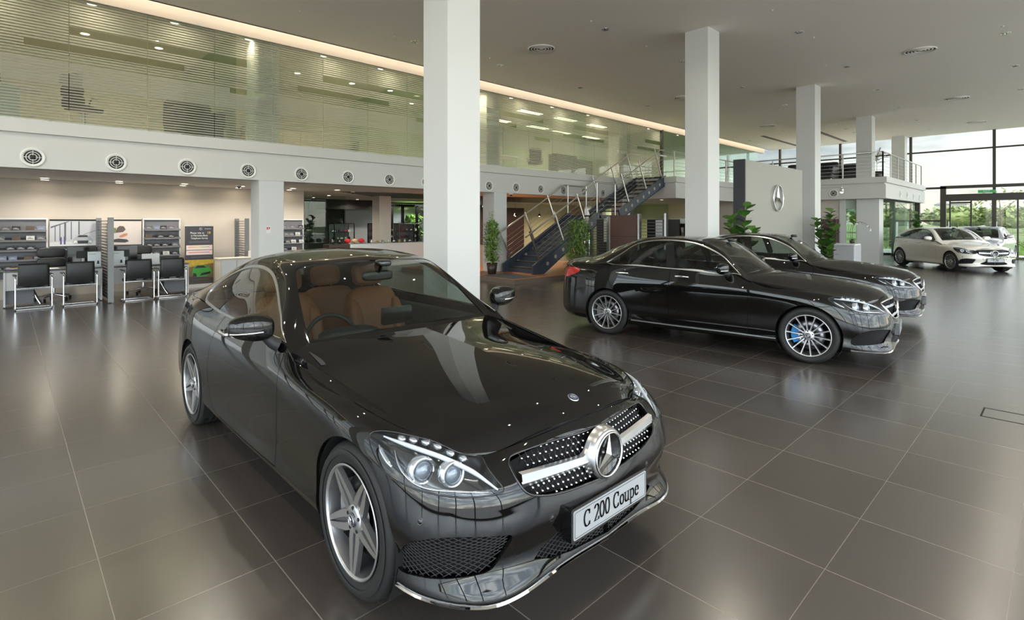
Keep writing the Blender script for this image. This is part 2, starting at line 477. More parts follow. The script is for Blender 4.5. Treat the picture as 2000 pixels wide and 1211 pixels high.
def make_wheel(kind='five', R=.34, w=.235, rim=.245, caliper=None, name='wheel'):
    """wheel with its outer face towards +y, axle on y, centre at the origin"""
    root = empty(name)
    root['label'] = 'alloy wheel with black tyre'
    ty = make_tyre(R, w, rim).build('tyre', M_rubber, root)
    b = MB()
    b.lathe([(rim-.002, -.004), (rim+.004, .000), (rim+.002, .004), (rim-.006, .003), (rim-.010, -.006)], 72, 'y')
    b.build('rim_lip', M_alloy, root)
    b = MB(); b.lathe([(rim-.008, -.004), (rim-.018, -.03), (rim-.026, -.10), (rim-.020, -w+.02), (rim, -w+.01)], 72, 'y')
    b.build('barrel', M_alloy_dk, root)
    sp = MB()
    hub_r = .066
    if kind == 'five':
        for k in range(5):
            a0 = 2*PI*k/5+.25
            for sgn in (-1, 1):
                # each spoke is a pair of blades that meet near the rim
                P = []
                for (r, da, wd, dep) in ((.045, .62, .036, -.022), (.10, .30, .034, -.016), (.165, .135, .029, -.010), (.215, .068, .023, -.006), (rim-.006, .036, .018, -.004)):
                    a = a0+sgn*da; c_ = Vector((math.cos(a)*r, dep, math.sin(a)*r)); t = Vector((-math.sin(a0), 0, math.cos(a0)))
                    P.append([c_-t*wd/2*1.25+Vector((0,-.022,0)), c_-t*wd/2, c_+t*wd/2, c_+t*wd/2*1.25+Vector((0,-.022,0))])
                sp.m = 0
                o = len(sp.v); n = len(P)
                sp.v += [tuple(q) for row in P for q in row]
                for i in range(n-1):
                    for j in range(3):
                        A = o+i*4+j
                        sp.f.append([A, A+1, A+5, A+4]); sp.sm.append(False); sp.mi.append(0 if j == 1 else 1)
            # recessed web between the pair
            P = []
            for (r, wd, dep) in ((.05, .10, -.034), (.11, .062, -.030), (.17, .042, -.024), (rim-.006, .022, -.016)):
                c_ = Vector((math.cos(a0)*r, dep, math.sin(a0)*r)); t = Vector((-math.sin(a0), 0, math.cos(a0)))
                P.append([c_-t*wd/2, c_+t*wd/2])
            o = len(sp.v); sp.v += [tuple(q) for row in P for q in row]
            for i in range(3): sp.f.append([o+2*i, o+2*i+1, o+2*i+3, o+2*i+2]); sp.sm.append(False); sp.mi.append(1)
    else:
        N = 14 if kind == 'multi' else 10
        for k in range(N):
            a = 2*PI*k/N+.1
            d = Vector((math.cos(a), 0, math.sin(a))); t = Vector((-math.sin(a), 0, math.cos(a)))
            P = []
            for (r, wd, dep) in ((.05, .016, -.020), (.12, .013, -.014), (.20, .012, -.008), (rim-.004, .015, -.003)):
                c_ = d*r+Vector((0, dep, 0))
                P.append([c_-t*wd*.9+Vector((0,-.026,0)), c_-t*wd/2, c_+t*wd/2, c_+t*wd*.9+Vector((0,-.026,0))])
            o = len(sp.v); sp.v += [tuple(q) for row in P for q in row]
            for i in range(3):
                for j in range(3):
                    A = o+i*4+j; sp.f.append([A, A+1, A+5, A+4]); sp.sm.append(False); sp.mi.append(0 if j == 1 else 1)
    sp.build('spokes', [M_alloy, M_alloy_dk], root)
    h = MB(); h.lathe([(0, -.012), (.050, -.014), (.064, -.020), (.070, -.034), (.070, -.06)], 40, 'y'); h.m = 1
    for k in range(5):
        a = 2*PI*k/5+.25+PI/5; h.lathe([(0, -.0145), (.0085, -.0145), (.0085, -.02)], 10, 'y', (math.cos(a)*.052, 0.002, math.sin(a)*.052), False)
    hb = h.build('hub', [M_alloy, M_ink], root)
    c = MB(); c.lathe([(0, -.004), (.028, -.006), (.034, -.010), (.034, -.016)], 32, 'y')
    cp = c.build('centre_cap', mat('cap_dark_blue', (.03,.035,.05,1), .25, coat=1), root)
    st = star_mesh(.026, .002, .1, 24); st.xform(Matrix.Rotation(PI/2, 4, 'Z')); st.xform(Matrix.Translation((0, -.005, 0)))
    st.build('cap_star', M_chrome, cp)
    d = MB(); d.lathe([(.075, -.075), (.178, -.075), (.178, -.098), (.075, -.098)], 48, 'y', closed=True)
    d.build('brake_disc', M_disc, root)
    k = MB(); P = []
    for i in range(9):
        a = PI*(.80+.40*i/8)
        P.append([(math.cos(a)*r_, y_, math.sin(a)*r_) for (r_, y_) in ((.118, -.055), (.196, -.050), (.198, -.11), (.118, -.11))])
    k.grid([row+[row[0]] for row in P], False)
    k.add([P[0][j] for j in range(4)], [(0, 1, 2, 3)]); k.add([P[-1][j] for j in range(4)], [(3, 2, 1, 0)])
    k.build('brake_caliper', caliper or mat('grey_caliper', (.25,.25,.26,1), .4), root)
    return root

def nib(mb, line, w, t, z=0):
    """flat broad-nib stroke: verticals come out w wide, horizontals t thick"""
    for (x0, y0), (x1, y1) in zip(line[:-1], line[1:]):
        a = [(x0-w/2, y0-t/2), (x0+w/2, y0-t/2), (x0+w/2, y0+t/2), (x0-w/2, y0+t/2), (x1-w/2, y1-t/2), (x1+w/2, y1-t/2), (x1+w/2, y1+t/2), (x1-w/2, y1+t/2)]
        # convex hull of the two rectangles
        pts = sorted(set((round(p[0], 6), round(p[1], 6)) for p in a))
        def half(ps):
            h = []
            for p in ps:
                while len(h) >= 2 and (h[-1][0]-h[-2][0])*(p[1]-h[-2][1])-(h[-1][1]-h[-2][1])*(p[0]-h[-2][0]) <= 0: h.pop()
                h.append(p)
            return h
        lo = half(pts); up = half(pts[::-1]); hull = lo[:-1]+up[:-1]
        mb.add([(p[0], p[1], z) for p in hull], [list(range(len(hull)))])
def arc(cx, cy, rx, ry, a0, a1, n=20):
    return [(cx+rx*math.cos(math.radians(a0+(a1-a0)*i/n)), cy+ry*math.sin(math.radians(a0+(a1-a0)*i/n))) for i in range(n+1)]
GL = {  # glyph: (advance, strokes) in units of cap height
 'C': (.74, [arc(.38,.5,.29,.47,48,312,26), [(.60,.70),(.60,.93)], [(.60,.07),(.60,.24)]]),
 '2': (.56, [arc(.27,.73,.19,.24,165,-20,16)+[(.40,.52),(.10,.06)], [(.06,.04),(.47,.04)], [(.47,.04),(.49,.18)]]),
 '0': (.56, [arc(.27,.5,.20,.47,0,360,30)]),
 'o': (.54, [arc(.26,.33,.19,.30,0,360,26)]),
 'u': (.60, [[(.12,.62),(.12,.20)]+arc(.26,.20,.14,.17,180,300,10)+[(.43,.16)], [(.45,.62),(.45,.03)], [(.02,.63),(.14,.63)], [(.35,.63),(.47,.63)], [(.45,.03),(.56,.03)]]),
 'p': (.60, [[(.13,.62),(.13,-.30)], arc(.30,.33,.18,.30,130,-130,20), [(.03,.63),(.13,.63)], [(.03,-.30),(.24,-.30)]]),
 'e': (.50, [arc(.25,.33,.18,.30,0,320,24), [(.09,.37),(.43,.37)]]),
 'A': (.72, [[(.10,.03),(.34,.97)], [(.34,.97),(.60,.03)], [(.18,.34),(.50,.34)], [(.0,.02),(.18,.02)], [(.48,.02),(.72,.02)]]),
 '3': (.54, [arc(.24,.73,.17,.23,160,-90,14), arc(.24,.27,.20,.25,90,-160,14)]),
 '5': (.54, [[(.42,.95),(.12,.95),(.10,.55)], arc(.23,.31,.20,.28,110,-150,16)]),
 'E': (.66, [[(.14,.03),(.14,.97)], [(.04,.97),(.54,.97),(.55,.80)], [(.14,.52),(.42,.52)], [(.04,.03),(.56,.03),(.58,.22)]]),
 ' ': (.30, []),
}
def plate_text(s, h, w=.13, t=.045, sx=.95):
    m = MB(); x = 0
    for ch in s:
        adv, st = GL[ch]
        for ln in st: nib(m, [((x+p[0]*sx)*h, (p[1]-.42)*h) for p in ln], w*h, t*h)
        x += adv*sx
    for i in range(len(m.v)): m.v[i] = (m.v[i][0]-x*h/2, m.v[i][1], 0)
    return m

# ---- surface tables ------------------------------------------------------------
KEYS = None
def body_surface(sp):
    base = np.array(sp['plan'], float); n = len(base)
    # outward normals of the plan outline
    ext = np.vstack([base[1]*[1,-1], base, base[-2]*[1,-1]])
    t = ext[2:]-ext[:-2]; t /= np.linalg.norm(t, axis=1)[:,None]
    nr = np.stack([t[:,1], -t[:,0]], 1)*-1
    nr[0] = (-1, 0); nr[-1] = (1, 0)
    if nr[n//2][1] < 0: nr[1:-1] *= -1
    idx = np.arange(n)
    P = np.zeros((n, len(sp['rings']), 3))
    for k, (z, ins) in enumerate(sp['rings']):
        zz = lerp_keys(dict(zip(sp['keys'], z)), idx); ii = lerp_keys(dict(zip(sp['keys'], ins)), idx)
        P[:,k,:2] = base-nr*ii[:,None]; P[:,k,2] = zz
    P[0,:,1] = 0; P[-1,:,1] = 0
    # mirrored stations for tangency at both ends
    a = P[1:3][::-1].copy(); a[:,:,1] *= -1
    b = P[-3:-1][::-1].copy(); b[:,:,1] *= -1
    F = np.concatenate([a, P, b])
    S = Surf(F, creases=sp.get('creases', ()))
    S.u0 = S.U[2]; S.u1 = S.U[-3]; S.top = P[:,-1]
    S.ust = S.U[2:-2]
    return S
def green_surface(sp):
    P = np.array(sp['green'], float)   # stations x 7 points
    b = P[:,-3:-1][:,::-1].copy(); b[:,:,1] *= -1
    F = np.concatenate([P, b], axis=1)
    S = Surf(F, creases=sp.get('gcreases', ()))
    S.v1 = S.V[P.shape[1]-1]
    return S
def coons(C0, C1, D0, D1, crown=0):
    """patch: C0(s) centre line, C1(s) outer line, D0(t) rear line, D1(t) front line, all sampled"""
    C0, C1, D0, D1 = map(lambda a: np.asarray(a, float), (C0, C1, D0, D1)); n, m = len(C0), len(D0)
    s = np.linspace(0, 1, n)[:,None,None]; t = np.linspace(0, 1, m)[None,:,None]
    P = (1-t)*C0[:,None]+t*C1[:,None]+(1-s)*D0[None]+s*D1[None]
    P -= (1-s)*(1-t)*C0[0]+(1-s)*t*C1[0]+s*(1-t)*C0[-1]+s*t*C1[-1]
    P[:,:,2] += crown*4*(t*(1-t))[:,:,0]*np.sin(np.pi*s[:,:,0])
    return P

class CarShell:
    def __init__(s, root): s.root = root
    def emit(s, sh, S, V, F, sides=(1,-1), off=0.0, orient=1, lip=.010, lipsh=None):
        if F is None: return
        P0 = S.ev(V[:,0], V[:,1]); N0 = S.normal(V[:,0], V[:,1])*orient
        if off: P0 = P0+N0*off
        for sd in sides:
            P = P0*[1, sd, 1]; N = N0*[1, sd, 1]
            flip = (sd < 0) != (orient < 0)
            sh.add(P, N, F, flip)
            if lip:
                E = border(F)
                a = np.array([e[0] for e in E]); b = np.array([e[1] for e in E])
                if flip: a, b = b, a
                A, B = P[a], P[b]; A2 = A-N[a]*lip; B2 = B-N[b]*lip
                n = len(a); VV = np.vstack([A, B, B2, A2])
                fn = np.cross(A2-A, B-A); fn /= np.maximum(np.linalg.norm(fn, axis=1), 1e-9)[:,None]
                i = np.arange(n)
                FF = np.vstack([np.stack([i, i+3*n, i+2*n], 1), np.stack([i, i+2*n, i+n], 1)])
                (lipsh or sh).add(VV, np.vstack([fn]*4), FF)

def orient_of(S, uv, want):
    n = S.normal(np.array([uv[0]]), np.array([uv[1]]))[0]
    return 1 if float(np.dot(n, want)) > 0 else -1
def car_build(sp, name, label, cat, loc, heading, group=None):
    root = empty(name, loc, heading, label, cat, group)
    K = CarShell(root); paint = sp['paint']
    B = body_surface(sp); G = green_surface(sp)
    sp['ob'] = orient_of(B, (B.ust[9], B.V[4]), (0, 1, 0)); sp['og'] = orient_of(G, (G.U[5], G.v1-.02), (0, 0, 1)); sp['oh'] = 1; sp['od'] = -1
    fr = (B.U[2]+.62*(B.u1-B.u0), B.u1); rr = (B.u0, B.u0+.4*(B.u1-B.u0))
    side = lambda pts: B.inv([(p[0], .9, p[1]) for p in pts], (1, .02, 1), (B.ust[2], B.ust[-3]))
    front = lambda pts: B.inv([(.8, p[0], p[1]) for p in pts], (.0, 1, 1), (B.ust[-6], B.u1+.0))
    near = lambda pts: B.inv(pts, (1, 1, 1), (B.u0, B.u1))
    v0, v1 = B.V[0], B.V[-1]
    # ---- features on the lower body
    feats = []
    Ra = sp['arch_r']; cz = sp['wheel_z']
    for xc in (0, -sp['wb']):
        aa = np.radians(np.linspace(-28, 208, 46))
        p = side([(xc+math.cos(a)*Ra, cz+math.sin(a)*Ra*1.0) for a in aa])
        p = np.vstack([p, [(p[-1,0], v0-.001), (p[0,0], v0-.001)]]) if p[0,0] > p[-1,0] else np.vstack([p, [(p[-1,0], v0), (p[0,0], v0)]])
        feats.append(('hole', p))
    for nm, kind, pts in sp['features']:
        if kind == 'uv': p = np.array(pts, float)
        elif kind == 'side': p = side(pts)
        elif kind == 'front': p = front(pts)
        else: p = near(pts)
        if kind == 'open': p = polyspl(p, 70)
        if nm.startswith('gap'):
            p = ribbon(polyspl(p, 60), .006)
        elif nm.startswith('strip'):
            w_ = float(nm.split(':')[1]); nm = nm.split(':')[2]; p = ribbon(polyspl(p, 60), w_)
        elif nm.endswith('~'):
            nm = nm[:-1]; p = polyspl(p, 70, True)
        feats.append((nm.rstrip('0123456789'), p))
    feats.append(('gap', np.array([(B.ust[sp['hood']['u'][0]], v1-.0065), (B.u1, v1-.0065), (B.u1, v1), (B.ust[sp['hood']['u'][0]], v1)])))
    feats.sort(key=lambda f: 0 if f[0] == 'hole' else (1 if f[0] == 'gap' else 2))
    V, T = cut_patch(B, sp.get('nu', 260), sp.get('nv', 34), feats, (B.u0, B.u1), (v0, v1))
    body = Shell(); K.emit(body, B, V, T['base'], lip=.014, orient=sp['ob'])
    # ---- greenhouse
    gf = []
    zmask = sp['gx']
    gside = lambda pts: G.inv([(p[0], .72, p[1]) for p in pts], (1, .02, 1), None, (G.V[0], G.V[4]))
    gtop = lambda pts: G.inv([(p[0], p[1], 1.3) for p in pts], (1, 1, 0), None, (G.V[3], G.v1))
    g3 = lambda pts: G.inv(pts, (1, 1, 1), None, (G.V[0], G.v1))
    dlo = polyspl(g3(sp['dlo']), 110, True) if sp.get('dlo_smooth', True) else g3(sp['dlo'])
    trimw = sp.get('trim_w', .016)
    pill = []
    for bi, (a, b, w_) in enumerate(sp.get('dlo_bars', [])):
        L = g3([a, b]); L = np.array([L[0]+(L[1]-L[0])*t for t in np.linspace(0, 1, 8)])
        gf.append(('bpillar%d' % bi, ribbon(L, w_)))
    gf.append(('window', dlo)); gf.append(('trim', offset_poly(dlo, trimw)))
    ws = g3(sp['ws']); wsp = polyspl(ws[:-1], 60)
    c0 = g3([sp['ws'][-1]])[0]
    ws = np.vstack([wsp, [(wsp[-1,0], G.v1), (wsp[0,0], G.v1)]])
    gf.append(('windshield', ws))
    rwp = polyspl(g3(sp['rw']), 50); rw = np.vstack([rwp, [(rwp[-1,0], G.v1), (rwp[0,0], G.v1)]])
    gf.append(('rearglass', rw))
    for nm, pts in sp.get('gfeatures', []):
        p = g3(pts)
        if nm == 'gap': p = ribbon(polyspl(p, 50), .005)
        else: p = polyspl(p, 60)
        gf.append((nm, p))
    GV, GT = cut_patch(G, sp.get('gnu', 120), sp.get('gnv', 60), gf, None, (G.V[0], G.v1))
    # only triangles of pillar bars that fall inside the window count
    bps = [k_ for k_ in GT if k_.startswith('bpillar')]
    for bk in bps:
        C = GV[GT[bk]].mean(1); ins = pip(dlo, C)
        rest = GT[bk][~ins]; GT[bk] = GT[bk][ins]
        if len(rest):
            ti = pip(offset_poly(dlo, trimw), GV[rest].mean(1))
            if ti.any(): GT['trim'] = np.vstack([GT['trim'], rest[ti]])
            if (~ti).any(): GT['base'] = np.vstack([GT['base'], rest[~ti]])
    K.emit(body, G, GV, GT['base'], lip=.012, orient=sp['og'])
    # ---- boot lid / rear deck patch
    if sp.get('deck'):
        dk = sp['deck']; D = Surf(coons(polyspl(dk['centre'], 12), polyspl(dk['outer'], 12), polyspl(dk['front'], 8), polyspl(dk['rear'], 8)))
        DV, DT = cut_patch(D, 50, 26, [])
        K.emit(body, D, DV, DT['base'], lip=0, orient=sp['od'])
    ob = body.build('body_shell', paint, root)
    # gaps: dark strips sunk below the skin
    gsh = Shell(); got = False
    for S_, V_, T_, o_ in ((B, V, T, sp['ob']), (G, GV, GT, sp['og'])):
        if 'gap' in T_: K.emit(gsh, S_, V_, T_['gap'], lip=0, off=-.006, orient=o_); got = True
    if got: gsh.build('panel_gaps', M_void, ob)
    # ---- hood
    hd = sp['hood']; n1 = 14
    outer = np.array([B.ev([u], [v1])[0] for u in np.linspace(B.ust[hd['u'][0]]+hd['du'], B.ust[hd['u'][1]], 16)])
    outer[0] = hd['rear'][-1] if hd.get('pin') else outer[0]
    fl = np.array([B.ev([u], [v1])[0] for u in np.linspace(B.ust[hd['u'][1]], B.u1, 8)])[::-1]
    cl = polyspl(list(hd['centre'][:-1])+[tuple(fl[0])], 16)
    rl = polyspl(list(hd['rear'][:-1])+[tuple(outer[0])], 8); rl[0] = cl[0]
    H = Surf(coons(cl, outer, rl, fl, hd.get('crown', .0)))
    HV, HT = cut_patch(H, 70, 44, [])
    hs = Shell(); K.emit(hs, H, HV, HT['base'], lip=.01, off=hd.get('off', .0), orient=sp['oh'])
    hood = hs.build('bonnet', paint, root)
    g = Shell(); E_ = ribbon(np.array([(u, H.V[-1]-.0035) for u in np.linspace(H.U[0], H.U[-1], 40)]), .006)
    # ---- glazing
    gl = sp.get('glass', M_carglass)
    for sd, nm in ((1, 'left'), (-1, 'right')):
        sh = Shell(); K.emit(sh, G, GV, GT['window'], sides=(sd,), off=-.004, lip=0, orient=sp['og']); sh.build('side_window', gl, root)
        sh = Shell(); K.emit(sh, G, GV, GT['trim'], sides=(sd,), off=.003, lip=.010, orient=sp['og']); sh.build('window_trim', sp.get('trim', M_satin), root)
        for bk in bps:
            if len(GT[bk]): sh = Shell(); K.emit(sh, G, GV, GT[bk], sides=(sd,), off=-.001, lip=.006, orient=sp['og']); sh.build('door_pillar' if bk[-1] == '0' else 'quarter_window_bar', M_gloss, root)
    sh = Shell(); K.emit(sh, G, GV, GT['windshield'], off=-.003, lip=0, orient=sp['og']); wso = sh.build('windscreen', M_carglass, root)
    if 'rearglass' in GT:
        sh = Shell(); K.emit(sh, G, GV, GT['rearglass'], off=-.003, lip=0, orient=sp['og']); sh.build('rear_window', M_darkglass, root)
    # windscreen border: black ceramic band round the glass, sunroof etc.
    if 'sunroof' in GT:
        sh = Shell(); K.emit(sh, G, GV, GT['sunroof'], off=.0015, lip=.004, orient=sp['og']); sh.build('sunroof', M_gloss, root)
    # ---- lower body parts
    def part(key, nm, m, off=0, lip=.008, sides=(1,-1), split=False):
        if key not in T: return []
        outl = []
        for grp in ([(1,), (-1,)] if split else [sides]):
            sh = Shell(); K.emit(sh, B, V, T[key], sides=grp, off=off, lip=lip, orient=sp['ob'])
            outl.append(sh.build(nm, m, root))
        return outl
    door_parts = {}
    part('chromelip', 'chrome_splitter', M_chrome, off=.010, lip=.03)
    part('sill', 'chrome_sill_strip', M_satin, off=.003, lip=.004)
    part('skirt', 'side_skirt', sp.get('skirtmat', paint), off=.012, lip=.014, split=True)
    part('rearlamp', 'tail_lamp', M_red, off=.003, lip=.01, split=True)
    part('panel', 'grille_surround', sp.get('panelmat', M_gloss), off=.001)
    part('cover', 'lamp_base_cover', M_matte, off=-.01)
    for dn in ('door', 'reardoor'):
        part(dn, {'door': 'door', 'reardoor': 'rear_door'}[dn], paint, split=True)
    # headlamp: clear lens over a dark bowl with projectors
    if 'lamp' in T:
        tri = T['lamp']; used = np.unique(tri)
        for sd in (1, -1):
            sh = Shell(); K.emit(sh, B, V, tri, sides=(sd,), off=.002, lip=0, orient=sp['ob']); ln = sh.build('headlamp', M_lens, root)
            sh = Shell(); K.emit(sh, B, V, tri, sides=(sd,), off=-.075, lip=0, orient=sp['ob']); sh.build('lamp_bowl', M_lampblk, ln)
            # side wall
            Pp = B.ev(V[:,0], V[:,1]); Nn = B.normal(V[:,0], V[:,1])*sp['ob']; E = border(tri)
            w_ = MB()
            for a, b in E:
                w_.add([tuple(q*[1, sd, 1]) for q in (Pp[a], Pp[b], Pp[b]-Nn[b]*.075, Pp[a]-Nn[a]*.075)], [(0, 1, 2, 3)])
            w_.build('lamp_wall', M_lampblk, ln)
            bz = Shell(); 
            lampuv = dict((f[0], f[1]) for f in feats)['lamp']
            c = lampuv.mean(0); 
            edge = np.vstack([lampuv, lampuv[:1]])
            Q = B.ev(edge[:,0], edge[:,1])+B.normal(edge[:,0], edge[:,1])*sp['ob']*.001
            m_ = MB(); m_.tube([tuple(q*[1, sd, 1]) for q in Q[:-1]], .0035, 6, closed=True); m_.build('lamp_seal', M_gloss, ln)
            for (nm, pts, r_, mm, dep) in sp.get('lampguides', []):
                uv = B.inv([tuple(q) for q in pts], (1,1,1), (B.ust[-7], B.u1)); uv = polyspl(uv, 30)
                Q = B.ev(uv[:,0], uv[:,1])-B.normal(uv[:,0], uv[:,1])*sp['ob']*dep
                rr_ = [r_*min(1, .35+3*min(t, 1-t)) for t in np.linspace(0, 1, 30)]
                m_ = MB(); m_.tube([tuple(q*[1, sd, 1]) for q in Q], rr_, 8); m_.build(nm, mm, ln)
            for (p_, r_) in sp.get('projectors', []):
                uv = B.inv([p_], (1,1,1), (B.ust[-7], B.u1)); q = B.ev(uv[:,0], uv[:,1])[0]; nn = B.normal(uv[:,0], uv[:,1])[0]*sp['ob']
                ax = Vector((1, .12, .08)).normalized()
                q = Vector(q)-Vector(nn)*(.030+r_*.3)
                m_ = MB(); m_.lathe([(r_*1.35, -.045), (r_*1.45, .0), (r_*1.2, .004), (r_*1.02, -.004), (r_*1.0, -.02)], 28, 'x')
                rot = Vector((1,0,0)).rotation_difference(ax).to_matrix().to_4x4()
                Mx = Matrix.Diagonal((1, sd, 1, 1)) @ Matrix.Translation(q) @ rot
                m_.xform(Mx); m_.build('projector_ring', M_crystal, ln)
                m_ = MB(); m_.sphere((-.012, 0, 0), r_, 20, 12, (.7, 1, 1)); m_.xform(Mx); m_.build('projector_lens', mat('projector_glass', (.25,.28,.32,1), .03, metal=.3, coat=1), ln)
            if sp.get('leds'):
                a, b, n_ = sp['leds']
                for i in range(n_):
                    p_ = [a[j]+(b[j]-a[j])*i/(n_-1) for j in range(3)]
                    uv = B.inv([p_], (1,1,1), (B.ust[-7], B.u1)); q = B.ev(uv[:,0], uv[:,1])[0]; nn = B.normal(uv[:,0], uv[:,1])[0]*sp['ob']
                    q = q-nn*.018
                    m_ = MB(); superell(m_, (q[0], q[1]*sd, q[2]), (.052, .032, .028), .9, 12, 8); m_.build('led_module', M_crystal, ln)
    # ---- openings with mesh
    if 'intake' in T or 'grille' in T or 'centre' in T:
        def surf_x(pts):  # yz -> point on the nose
            uv = front(pts); return B.ev(uv[:,0], uv[:,1]), B.normal(uv[:,0], uv[:,1])*sp['ob']
    for key, nm in (('intake', 'bumper_intake'), ('centre', 'lower_intake')):
        if key not in T: continue
        for sd in ((1, -1) if key == 'intake' else (0,)):
            sides = (sd,) if sd else (1, -1)
            sh = Shell(); K.emit(sh, B, V, T[key], sides=sides, off=-.05, lip=0, orient=sp['ob'])
            o = sh.build(nm, M_void, root)
            # honeycomb / mesh bars laid just under the skin
            uvs = V[np.unique(T[key])]; a0, b0 = uvs.min(0); a1, b1 = uvs.max(0)
            poly = [f[1] for f in feats if f[0] == key]
            m_ = MB(); pitch = sp.get('mesh_pitch', .030)
            for dirn in (1, -1):
                for k in range(-40, 60):
                    # slanted lines
                    u_ = np.linspace(a0, a1, int((a1-a0)/.006)+2); v_ = b0+(u_-a0)*.52*dirn+k*pitch*.62
                    L = np.stack([u_, v_], 1); ok = np.zeros(len(L), bool)
                    for pl in poly: ok |= pip(pl, L)
                    i = 0
                    while i < len(L):
                        if ok[i]:
                            j = i
                            while j+1 < len(L) and ok[j+1]: j += 1
                            if j-i >= 2:
                                seg = L[i:j+1:2] if j-i > 4 else L[i:j+1]
                                Q = B.ev(seg[:,0], seg[:,1])-B.normal(seg[:,0], seg[:,1])*sp['ob']*.018
                                for s_ in sides: m_.tube([tuple(q*[1, s_, 1]) for q in Q], .0026, 4, cap=False)
                            i = j+1
                        else: i += 1
            if m_.v: m_.build('mesh_insert', M_matte, o)
    if 'grille' in T:
        sh = Shell(); K.emit(sh, B, V, T['grille'], off=-.045, lip=0, orient=sp['ob']); gr = sh.build('radiator_grille', M_void, root)
        gp = [f[1] for f in feats if f[0] == 'grille'][0]
        L = np.vstack([gp]); Q = B.ev(L[:,0], L[:,1]); Q = Q[(np.abs(Q[:,1]) > .001)]
        sh2 = MB()
        for sd in (1, -1): sh2.tube([tuple(q*[1, sd, 1]) for q in Q], sp.get('grille_rim', .005), 8)
        sh2.build('grille_frame', sp.get('grille_rim_mat', M_gloss), gr)
        zc = sp['star_z']; Rs = sp['star_r']
        c0, n0 = surf_x([(0, zc)]); c0 = Vector(c0[0])
        if sp['grille_kind'] == 'diamond':
            pts = []
            dz, dy = .0255, .030
            for i in range(-12, 12):
                for j in range(-14, 15):
                    z = zc+i*dz; y = (j+.5*(i % 2))*dy
                    if y < 0.004: continue
                    pts.append((y, z))
            ps, ns = surf_x(pts)
            uv = front(pts)
            ins = pip(offset_poly(gp, -.006), uv)
            pn = MB(); lt = MB()
            err = np.abs(ps[:,1:]-np.array(pts)).max(1)
            for (p, n, ok, e) in zip(ps, ns, ins, err):
                if not ok or e > .004: continue
                if math.hypot(p[1], p[2]-zc) < Rs+.012: continue
                for sd in (1, -1):
                    q = Vector(p*[1, sd, 1])-Vector(n*[1, sd, 1])*.014
                    pn.lathe([(0, .006), (.0036, .005), (.0056, .001), (.0056, -.003)], 10, 'x', q, True)
                    for (dy_, dz_) in ((dy/2, dz), (dy/2, -dz)):
                        lt.bar(q-Vector((.004, 0, 0)), q-Vector((.004, 0, 0))+Vector((0, sd*dy_, dz_)), .0022, .0022)
            pn.build('grille_pins', M_chrome, gr)['kind'] = 'stuff'; lt.build('grille_lattice', M_gloss, gr)['kind'] = 'stuff'
        else:
            for zz in (zc+.052, zc-.052) if sp['grille_kind'] == 'louvre' else (zc+.05, zc, zc-.05):
                m_ = MB(); rows = []
                W = sp['louvre_w']
                ys = np.linspace(-W, W, 33)
                a_, n_ = surf_x([(abs(y), zz-.004*abs(y)) for y in ys])
                for y, p in zip(ys, a_):
                    s_ = 1 if y >= 0 else -1
                    q = Vector((p[0], p[1]*s_, p[2]))
                    rows.append([tuple(q+Vector(o)) for o in ((-.012, 0, .020), (.0, 0, .004), (.0, 0, -.006), (-.03, 0, -.014), (-.012, 0, .020))])
                m_.grid(rows, False); m_.build('grille_louvre', M_satin, gr)
            m_ = MB()
            for k in range(-12, 13):
                y = k*.026
                p, _ = surf_x([(abs(y), zc)])
                m_.box(p[0][0]-.035, p[0][0]-.030, y-.002, y+.002, zc-.09, zc+.09)
            m_.build('grille_core', M_matte, gr)
        if sp['grille_kind'] in ('diamond',):
            # silver wing through the star
            m_ = MB(); rows = []; W = sp['louvre_w']
            ys = np.linspace(-W, W, 61)
            a_, _ = surf_x([(abs(y), zc) for y in ys])
            for y, p in zip(ys, a_):
                hb = .0205+.010*(abs(y)/W) if abs(y) > .15 else .0225+.05*max(0, 1-(abs(y)-.10)/.05)**2
                hb = min(hb, .075)
                q = Vector((p[0]+.002, y, zc+.012*(abs(y)/W)**2))
                rows.append([tuple(q+Vector(o)) for o in ((-.022, 0, hb), (.0, 0, hb-.004), (.004, 0, -.002), (-.002, 0, -.006), (.003, 0, -.012), (-.004, 0, -hb), (-.022, 0, -hb-.002))])
            m_.grid(rows, False); m_.build('grille_wing', M_satin, gr)
            m_ = MB(); m_.lathe([(Rs*1.01, .028), (Rs*1.07, .026), (Rs*1.13, .014), (Rs*1.18, -.006), (Rs*1.20, -.025)], 64, 'x', c0)
            m_.build('star_surround', M_satin, gr)
        m_ = MB(); m_.lathe([(0, .006), (Rs*.96, .004), (Rs*1.0, .012)], 48, 'x', c0+Vector((.014 if sp['grille_kind'] == 'diamond' else -.004, 0, 0))); m_.build('star_backing', M_gloss, gr)
        st = star_mesh(Rs, .012, .085, 64); st.xform(Matrix.Translation(c0+Vector((.020 if sp['grille_kind'] == 'diamond' else .002, 0, 0)))); st.build('star_emblem', M_chrome, gr)
    # ---- plate
    if sp.get('plate'):
        txt, pz, pw, ph = sp['plate']
        pc, _ = surf_x([(0, pz)]) if 'grille' in T else (np.array([[sp['plan'][-1][0], 0, pz]]), None)
        x = pc[0][0]+sp.get('plate_dx', .03)
        p = MB(); p.rbox(-pw/2-.012, pw/2+.012, pz-ph/2-.012, pz+ph/2+.012, x-.05, x, .012, 'x')
        ca = p.build('plate_carrier', M_gloss, root)
        p = MB(); p.rbox(-pw/2, pw/2, pz-ph/2, pz+ph/2, x, x+.003, .01, 'x'); pl = p.build('number_plate', M_plate, ca)
        p = MB(); p.tube([(x+.0035, a, b) for a, b in rrect(-pw/2+.008, pw/2-.008, pz-ph/2+.008, pz+ph/2-.008, .008)], .0012, 4, closed=True); p.build('plate_border', M_ink, pl)
